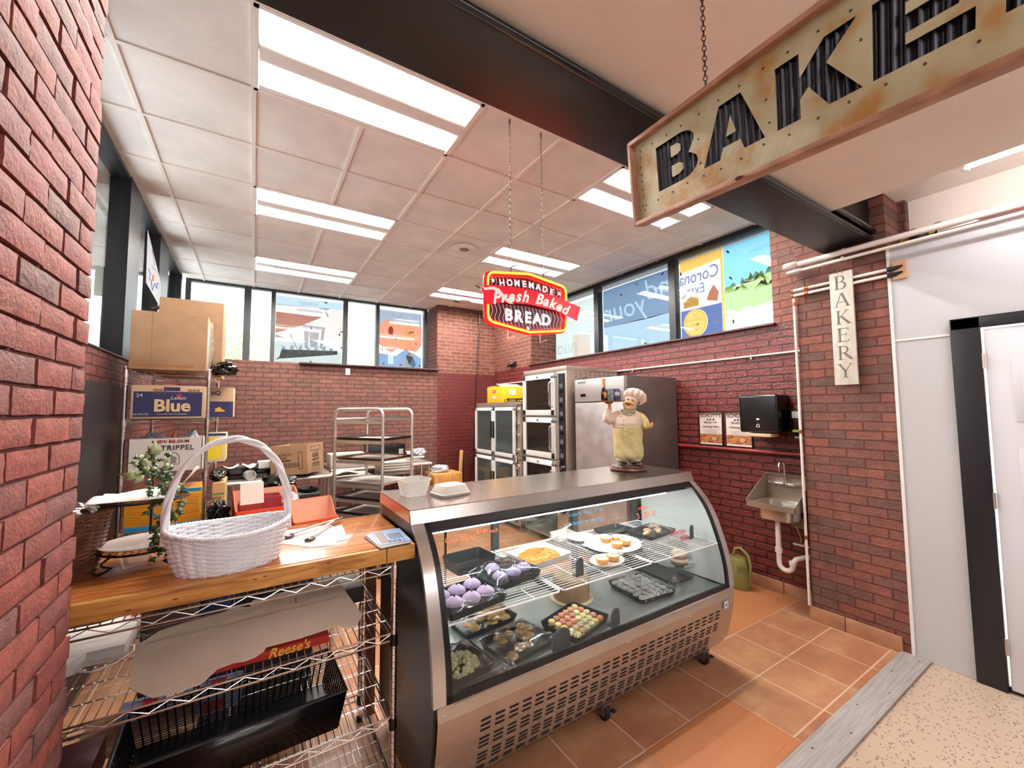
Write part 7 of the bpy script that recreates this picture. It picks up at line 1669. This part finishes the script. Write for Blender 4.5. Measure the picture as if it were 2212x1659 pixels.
ps([(.30, 2.40), (1.15, 2.52), (1.15, 2.58), (.34, 2.55)], P_dg); ps([(.66, 2.60), (.70, 2.60), (.72, 2.90), (.64, 2.92)], P_dk); ps([(.88, 2.60), (.92, 2.60), (.95, 2.92), (.90, 2.92)], P_dk); ps([(.62, 2.92), (.96, 2.92), (.96, 2.96), (.62, 2.97)], P_dk); ps([(.74, 2.62), (.84, 2.62), (.87, 2.86), (.72, 2.86)], P_dk)
for k in range(7): ps([(.33+.115*k, 2.5), (.40+.115*k, 2.5), (.385+.115*k, 2.60+.03*(k % 3)), (.345+.115*k, 2.60+.02*(k % 2))], P_dk)
ps([(.44, 2.80), (.46, 2.80), (.56, 2.58), (.54, 2.58)], P_dk); ps([(1.12, 2.74), (1.14, 2.74), (1.05, 2.58), (1.03, 2.58)], P_dk)
text('Tigers', .20, P_dk, t, MX(.80, 3.20, 7.2755), shear=.35, bold=.004, world=True); text('DETROIT', .065, film_mat('film_teal', '#b8ccd2', .5, k=1), t, MX(.70, 3.31, 7.2755), world=True)
t = top('window_poster', 'orange and blue Dirty Blonde poster in the right pane of the back window, reversed', 'poster', (2.22, 7.28, PZ))
F_sl = film_mat('film_slate', '#aab2c6', .6); F_or = film_mat('film_orange', '#f59a7c', .62); F_bl = film_mat('film_blue', '#8fa8cc', .6); F_sk = film_mat('film_skin', '#ffe6c8', .62, k=1); F_yl = film_mat('film_hair', '#fff0b8', .62, k=1); F_w = film_mat('film_white', '#ffffff', .6, k=1.1)
pn(1.83, PZ, 2.60, 3.38, 7.292, film_mat('film_base', '#f4f4f4', k=1), 'sheet')
ps([(1.83, 3.10), (1.95, 3.20), (2.5, 3.18), (2.6, 3.08), (2.6, 3.38), (1.83, 3.38)], F_sl)
ps([(1.83, 3.10), (1.95, 3.20), (2.5, 3.18), (2.6, 3.08), (2.6, 2.78), (2.5, 2.66), (2.15, 2.70), (2.05, 2.62), (1.95, 2.66), (1.83, 2.75)], F_or); ps([(1.83, PZ), (2.6, PZ), (2.6, 2.55), (2.3, 2.70), (2.12, 2.56), (1.83, 2.60)], F_bl)
shape([circ(2.03, 3.01, .12, 28, .115), circ(2.03, 3.01, .10, 28, .095)], F_w, t, MT @ Matrix.Translation((0, 0, .011)), 'round_emblem', .0002, world=True); shape([circ(2.03, 3.01, .045, 16, .08)], film_mat('film_red', '#c95b5a', .55), t, MT @ Matrix.Translation((0, 0, .0114)), 'round_emblem', .0002, world=True)
for L, m in (([(2.20, 2.70), (2.24, 2.95), (2.32, 3.12), (2.44, 3.13), (2.47, 3.02), (2.36, 2.98), (2.32, 2.86), (2.30, 2.72)], F_yl), ([(2.36, 3.03), (2.45, 3.04), (2.48, 2.94), (2.46, 2.88), (2.40, 2.85), (2.40, 2.80), (2.46, 2.72), (2.44, 2.55), (2.36, 2.38), (2.26, PZ+.01), (2.16, PZ+.01), (2.28, 2.44), (2.34, 2.62), (2.34, 2.86)], F_sk), ([(2.30, 2.60), (2.44, 2.56), (2.50, 2.42), (2.44, 2.36), (2.36, 2.44)], film_mat('film_aqua', '#a9cfd0', .6))): ps(L, m)
text('DIRTY BLONDE', .10, F_w, t, MX(2.22, 3.295, 7.2745), world=True, sx=.95)
# dark tape pieces on the back window
t = top('tape_bits', 'small dark strips of tape scattered on the panes of the back window', 'tape', (1.2, 7.23, 2.9))
rnd = random.Random(4)
for x, z, a in ((.29, 2.40, -.7), (.75, 2.37, .9), (.71, 2.30, 0), (1.13, 2.33, 1.2), (1.16, 2.34, 1.3), (.26, 3.02, 1.5), (.72, 3.03, 1.5), (1.17, 2.85, 1.4), (.74, 2.92, 1.2), (.27, 2.98, .2), (1.20, 2.9, 0), (1.2, 2.63, 0), (1.87, 2.66, 1.2), (2.12, 2.86, 1), (2.36, 2.60, 0), (2.48, 2.80, 1.2), (1.9, 2.40, 1.4), (2.2, 2.40, .2), (2.55, 2.40, 1.3), (.95, 3.36, 0)):
    MB().box((-.022, -.001, -.009), (.022, .001, .009), Matrix.Translation((x, 7.232, z)) @ Matrix.Rotation(a, 4, 'Y')).build('tape_strip', black, t, world=True)
# right windows
def MY(y, z, x=4.392): return frame((x, y, z), (0, -1, 0), (0, 0, 1)) @ Matrix.Diagonal((-1, 1, 1, 1))
MR = frame((4.41, 0, 0), (0, -1, 0), (0, 0, 1))      # x = -Y
def pr_(loop, m, k=[0], nm='print_area'): k[0] += 1; return shape([[(-y, z) for y, z in loop]], m, t, MR @ Matrix.Translation((0, 0, .0004*(k[0] % 30))), nm, .0002, world=True)
t = top('window_poster', 'blue sky and palm beach beer poster reading Corona Extra backwards, right window', 'poster', (4.41, 2.5, 2.32))
C_sky = film_mat('film_azure', '#8acae4', .62); C_wh = film_mat('film_cream', '#e4e0d8', .6); C_or = film_mat('film_amber', '#f2b95c', .62); C_nv = film_mat('film_navy', '#56699f', .58); C_pl = film_mat('film_palm', '#b5cf97', .62); C_pl2 = film_mat('film_palm2', '#dfe8b0', .62, k=1); C_sd = film_mat('film_sand', '#dcd9d2', .6)
MB().box((4.418, 1.85, 2.32), (4.419, 3.09, 3.39)).build('sheet', film_mat('film_base', '#f4f4f4', k=1), t, world=True, smooth=False)
pr_([(2.54, 2.90), (1.85, 3.0), (1.85, 3.39), (2.54, 3.39)], C_sky)
pr_([(2.54, 2.32), (1.85, 2.32), (1.85, 2.70), (2.54, 2.60)], C_sd)
rnd = random.Random(3)
up_ = [(2.54-.69*k/24, 2.92+.12*(k/24)+rnd.uniform(-.05, .06)) for k in range(25)]
pr_([(2.54, 2.60)] + up_ + [(1.85, 2.70)], C_pl)
for cx, cz in ((2.22, 2.92), (1.95, 3.0), (2.42, 2.86), (2.08, 2.84)):
    for k in range(9):
        a = PI*k/8; pr_([(cx, cz), (cx+.10*math.cos(a)-.01, cz+.07*math.sin(a)+.02), (cx+.16*math.cos(a), cz+.06*math.sin(a)-.03), (cx+.09*math.cos(a)+.01, cz+.05*math.sin(a))], C_pl2)
pr_([(2.3, 3.25), (1.9, 3.30), (1.86, 3.27), (2.2, 3.22)], film_mat('film_cloud', '#f0fafc', .62, k=1)); pr_([(2.0, 3.08), (1.86, 3.16), (1.86, 3.05)], film_mat('film_cloud', '#f0fafc', .62, k=1))
pr_([(3.09, 3.24), (2.57, 3.28), (2.57, 2.32), (2.54, 2.32), (2.54, 3.39), (3.09, 3.39)], C_or); pr_([(3.09, 2.77), (2.57, 2.77), (2.57, 3.28), (3.09, 3.24)], C_wh); shape([[(-3.09, 2.34), (-2.57, 2.34), (-2.57, 2.77), (-3.09, 2.77)], circ(-2.90, 2.60, .155, 28, .165)], C_nv, t, MR @ Matrix.Translation((0, 0, .006)), 'print_area', .0002, world=True)
shape([circ(-2.90, 2.60, .155, 28, .165)], film_mat('film_gold', '#ecbb62', .62), t, MR @ Matrix.Translation((0, 0, .0125)), 'round_emblem', .0003, world=True); shape([circ(-2.90, 2.60, .14, 28, .15), circ(-2.90, 2.60, .13, 28, .14)], film_mat('film_letter', '#e8d8b8', k=1), t, MR @ Matrix.Translation((0, 0, .013)), 'round_emblem', .0003, world=True)
pr_([(3.05, 2.80), (2.85, 2.80), (2.85, 2.90), (2.95, 2.93), (3.05, 2.88)], C_or); pr_([(2.75, 2.84), (2.62, 2.80), (2.60, 2.90), (2.66, 3.0), (2.72, 2.92)], F_or)
C_tx = film_mat('film_navy_text', '#8f9ac2', k=1)
text('Corona', .21, C_tx, t, MY(2.84, 3.15), bold=.002, world=True, sx=.78); text('Extra', .17, C_tx, t, MY(2.90, 2.99), shear=.1, world=True, sx=.8)
for i, w_ in enumerate(('LA', 'CERVEZA', 'MAS', 'FINA')): text(w_, .058, film_mat('film_letter', '#e8d8b8', k=1), t, MY(2.90, 2.70-.062*i, 4.3935), bold=.001, world=True)
text('BEER', .05, MATS['film_letter'], t, MY(2.64, 2.56, 4.3935), world=True)
t = top('window_poster', 'dark blue poster with big reversed script and your, middle pane of the right window', 'poster', (4.41, 3.8, 2.32))
MB().box((4.412, 3.20, 2.32), (4.413, 4.41, 3.36)).build('sheet', film_mat('film_dusk', '#8fa3b3', .5), t, world=True, smooth=False)
def cut_text(items, bounds, m, M, name='print_area'):
    """a film rectangle with the lettering left clear: text outlines cut as holes"""
    cu = bpy.data.curves.new(name, 'CURVE'); cu.dimensions = '2D'; cu.fill_mode = 'BOTH'; cu.extrude = .0002; cu.resolution_u = 4
    sp = cu.splines.new('POLY'); sp.points.add(3); sp.use_cyclic_u = True
    for i, (x, y) in enumerate(rect(*bounds)): sp.points[i].co = (x, y, 0, 1)
    for body, size, cx, cy, shear in items:
        tc_ = bpy.data.curves.new('x', 'FONT'); tc_.body = body; tc_.size = size; tc_.shear = shear; tc_.align_x = 'CENTER'; tc_.align_y = 'CENTER'
        to = bpy.data.objects.new('x', tc_); C.objects.link(to); bpy.context.view_layer.update()
        cv = to.to_curve(bpy.context.evaluated_depsgraph_get())
        for q in cv.splines:
            n2 = cu.splines.new('BEZIER'); n2.bezier_points.add(len(q.bezier_points)-1); n2.use_cyclic_u = True
            for i, bp in enumerate(q.bezier_points):
                nb_ = n2.bezier_points[i]; nb_.handle_left_type = nb_.handle_right_type = 'FREE'
                for at_ in ('co', 'handle_left', 'handle_right'): v = getattr(bp, at_); setattr(nb_, at_, (cx-v.x, cy+v.y, 0))
        to.to_curve_clear(); bpy.data.objects.remove(to)
    tt = bpy.data.objects.new(name, cu); me = bpy.data.meshes.new_from_object(tt); bpy.data.objects.remove(tt)
    me.transform(t.matrix_basis.inverted() @ M); me.materials.clear(); me.materials.append(m)
    o = bpy.data.objects.new(name, me); C.objects.link(o); o.parent = t; return o
cut_text([('your', .40, -3.98, 3.00, .2), ('nd', .40, -3.40, 3.16, .2)], (-4.41, 2.80, -3.20, 3.36), film_mat('film_dusk2', '#a9b9d0', .5, k=1), MR @ Matrix.Translation((0, 0, .004)))
t = top('window_poster', 'pale grey frosted poster in the left pane of the right window', 'poster', (4.41, 5.1, 2.32))
MB().box((4.412, 4.52, 2.32), (4.413, 5.61, 3.33)).build('sheet', film_mat('film_frost', '#b3bbb8', .6), t, world=True, smooth=False)
pr_([(5.1, 2.36), (4.7, 2.36), (4.7, 2.8), (5.1, 2.8)], film_mat('film_rose', '#f4dcd0', .6, k=1)); text('nuo', .34, film_mat('film_frost2', '#dfe6e8', .6, k=1), t, MY(5.25, 2.62), world=True)
t = top('tape_bits', 'small dark strips of tape scattered on the panes of the right window', 'tape', (4.35, 3.5, 2.9))
for y, z, a in ((2.45, 3.30, .8), (2.43, 3.0, .9), (2.42, 2.52, 1.5), (3.04, 3.22, 1.2), (3.02, 2.92, 0), (3.03, 2.42, 1.4), (3.3, 3.3, -.8), (3.72, 3.28, .6), (4.0, 3.2, .4), (4.39, 2.9, 1.5), (4.37, 2.5, 1.5), (3.6, 2.45, 0), (5.55, 2.6, 1.5)):
    MB().box((-.001, -.02, -.009), (.001, .02, .009), Matrix.Translation((4.352, y, z)) @ Matrix.Rotation(a, 4, 'X')).build('tape_strip', black, t, world=True)

# ================================================================ OUTSIDE
struct(MB().box((-30, 7.6, -.3), (30, 40, -.2)).build('ground', mat('asphalt', '#bdbbb6', .9), smooth=False))
struct(MB().box((-3.6, 1.4, 3.45), (-1.25, 9.0, 3.6)).build('added_canopy', mat('added_canopy_grey', '#b9b2ab', .8), smooth=False))  # unseen overhang, added to dim the sky behind the left panes
t = top('tree', 'bright green leafy tree outside the left panes of the back window', 'tree', (-.75, 14.0, -.2))
MB().tube([(0, 0, 0), (.1, 0, 1.6), (0, 0, 3.0)], [.13, .1, .05], 10).build('trunk', mat('bark', '#6b5a48', .8), t)
rnd = random.Random(12); g = MB()
for i in range(900):
    a = rnd.uniform(0, 6.28); b = rnd.uniform(-1, 1); r = rnd.random()**.5; s = rnd.uniform(.05, .11)
    c = Vector((.15+1.0*r*math.cos(a)*math.sqrt(1-b*b), .9*r*math.sin(a), 3.1+1.15*b*r)); leaf(g, c, s, Vector((rnd.uniform(-1, 1), rnd.uniform(-1, 1), rnd.uniform(-1, 1))), Vector((rnd.uniform(-1, 1), -1, .5)))
g.build('foliage', film_mat('leaf_green', '#8fc85a', .5, k=.8), t)
t = top('shop_building', 'pale low building across the street seen under the left windows', 'building', (-9, 16, -.2)); MB().box((-6, -2, 0), (3, 2, 4.2)).build('walls', mat('stucco', '#cfcbc4', .8), t); MB().box((-6.1, -2.1, 4.2), (3.1, 2.1, 4.5)).build('roof', mat('roof_grey', '#77777c', .7), t)
for k in range(4): MB().box((-5+1.9*k, -2.03, 1.0), (-3.8+1.9*k, -1.99, 3.0)).build('window', mat('far_glass', '#6f7f8a', .2), t)

# ================================================================ LIGHT FITTINGS
tube_e = emit_mat('troffer_tube', '#fffcf6', TUBE)
pan_m = mat('troffer_white', '#f2eeea', .35)
def troffer(x, y, label):
    t = top('ceiling_light', label, 'ceiling light', (x, y, ZC-.0016), 0, 'recessed lights in the bakery ceiling')
    L, D, H = 2*T, T, .075
    g = MB().box((0, 0, 0), (L, .022, .012)).box((0, D-.022, 0), (L, D, .012)).box((0, 0, 0), (.022, D, .012)).box((L-.022, 0, 0), (L, D, .012)); g.build('frame', pan_m, t)
    # reflector pan: a curved centre ridge between two lamp troughs
    def fn(u, v):
        yy = .02 + (D-.04)*v; q = abs(math.sin(2*PI*v))
        return (.02+(L-.04)*u, yy, .012 + (H-.012)*(.25+.75*q if 0 < v < 1 else 0))
    g = MB().grid(fn, 2, 33); g.add([(.02, .02, 0), (L-.02, .02, 0), (L-.02, .02, H+.02), (.02, .02, H+.02)], [(0, 1, 2, 3)])
    for xx in (.02, L-.02): g.add([(xx, .02, 0), (xx, D-.02, 0), (xx, D-.02, H+.03), (xx, .02, H+.03)], [(0, 1, 2, 3)])
    g.add([(.02, D-.02, 0), (L-.02, D-.02, 0), (L-.02, D-.02, H+.02), (.02, D-.02, H+.02)], [(0, 1, 2, 3)])
    g.build('reflector', pan_m, t)
    g = MB()
    g.prism([(.195, .035), (.225, .006), (.26, .001), (.34, .001), (.375, .006), (.405, .035), (.405, .05), (.195, .05)], 0, .025, L-.025)
    g.build('added_centre_cover', pan_m, t)  # added cover that keeps the middle of the fitting dim between the tubes
    MB().box((.025, .545, .002), (L-.025, .58, .006)).build('added_edge_strip', pan_m, t)  # flat strip added for a dim band along one edge
    for yy in (.11, .48):
        MB().cyl((.03, yy, .034), (L-.03, yy, .034), .017, 14).build('tube', tube_e, t)
for (x, y), s in zip(LIGHTS, ('large troffer nearest the beam on the left, above the counter', 'recessed troffer second from the beam in the left row', 'recessed troffer farthest from the beam in the left row',
                              'recessed troffer partly hidden behind the big tan sign', 'recessed troffer right above the red bread sign', 'recessed troffer close to the brick corner, left of the bread sign')):
    troffer(x, y, s)
st_e = emit_mat('store_tube', '#f8f9ff', STORE)
def strip(x, y, z, ln, along, label, grp=None, hw=.019):
    t = top('strip_light', label, 'light fixture', (x, y, z), 0 if along == 0 else PI/2, grp)
    g = MB().box((-ln/2, -hw, .03), (ln/2, hw, .065)); g.build('housing', white, t, bevel=.006)
    for xx in (-ln/2-.012, ln/2+.012): MB().box((xx-.015, -.06, -.012), (xx+.015, .06, .07)).build('end_cap', whitep, t, bevel=.005)
    MB().cyl((-ln/2+.01, 0, -.002), (ln/2-.01, 0, -.002), .016, 12).build('tube', st_e, t)
    for xx in (-ln/2+.15, ln/2-.15): MB().box((xx-.03, -.02, .065), (xx+.03, .02, .20)).build('bracket', white, t)
    return t
strip(3.14, -.13, 2.85, 1.22, 1, 'white fluorescent strip light on brackets, right of the big tan sign', 'store strip lights', .062)
for xx, yy in ((-1.3, -.9), (.6, -.9), (2.1, -1.9), (-.5, -2.6), (1.2, -3.6), (-1.8, -4.0)):
    strip(xx, yy, 2.57, 1.22, 0, 'white fluorescent strip light on the store ceiling', 'store strip lights')

# families of look-alikes
GR = {'catering_tray': 'black catering trays on the prep table', 'window_poster': 'posters on the windows', 'menu_poster': 'catering menu posters on the red wall', 'water_pipe': 'thin white pipes on the pier', 'ceiling_pipe': 'white pipes under the store ceiling',
      'display_tray': 'orange display trays', 'drink_can': 'cans on the statue tray', 'brochure': 'stack of brochures on the counter', 'plastic_tub': 'plastic tubs on the case', 'steel_table': 'steel prep tables', 'beer_carton': 'drink cartons on the wire shelf',
      'cardboard_box': 'kraft boxes on top of the wire shelf', 'price_tag': 'slate tags in the case', 'ceiling_speaker': 'round ceiling speakers', 'open_carton': 'small cartons in the orange tray', 'cupcake_tray': 'cupcake trays in the case', 'cookie_tray': 'cookie trays in the case',
      'pastry_tray': 'pastry trays in the case', 'greeting_cards': 'printed packs on the wire shelf', 'bin_bag': 'black plastic bags', 'plastic_bag': 'clear plastic bags', 'paper_sheet': 'loose papers on the black trays', 'tape_bits': 'tape bits on the windows', 'wire_shelving': 'chrome wire shelving units'}
for o in list(C.objects):
    if o.parent is None and 'label' in o and 'group' not in o:
        b = o.name.split('.')[0]
        if b == 'sheet_pan': o['group'] = 'stacked silver sheet pans' if 'stack' in o['label'] else 'sheet pans in the rack'
        elif b in GR: o['group'] = GR[b]
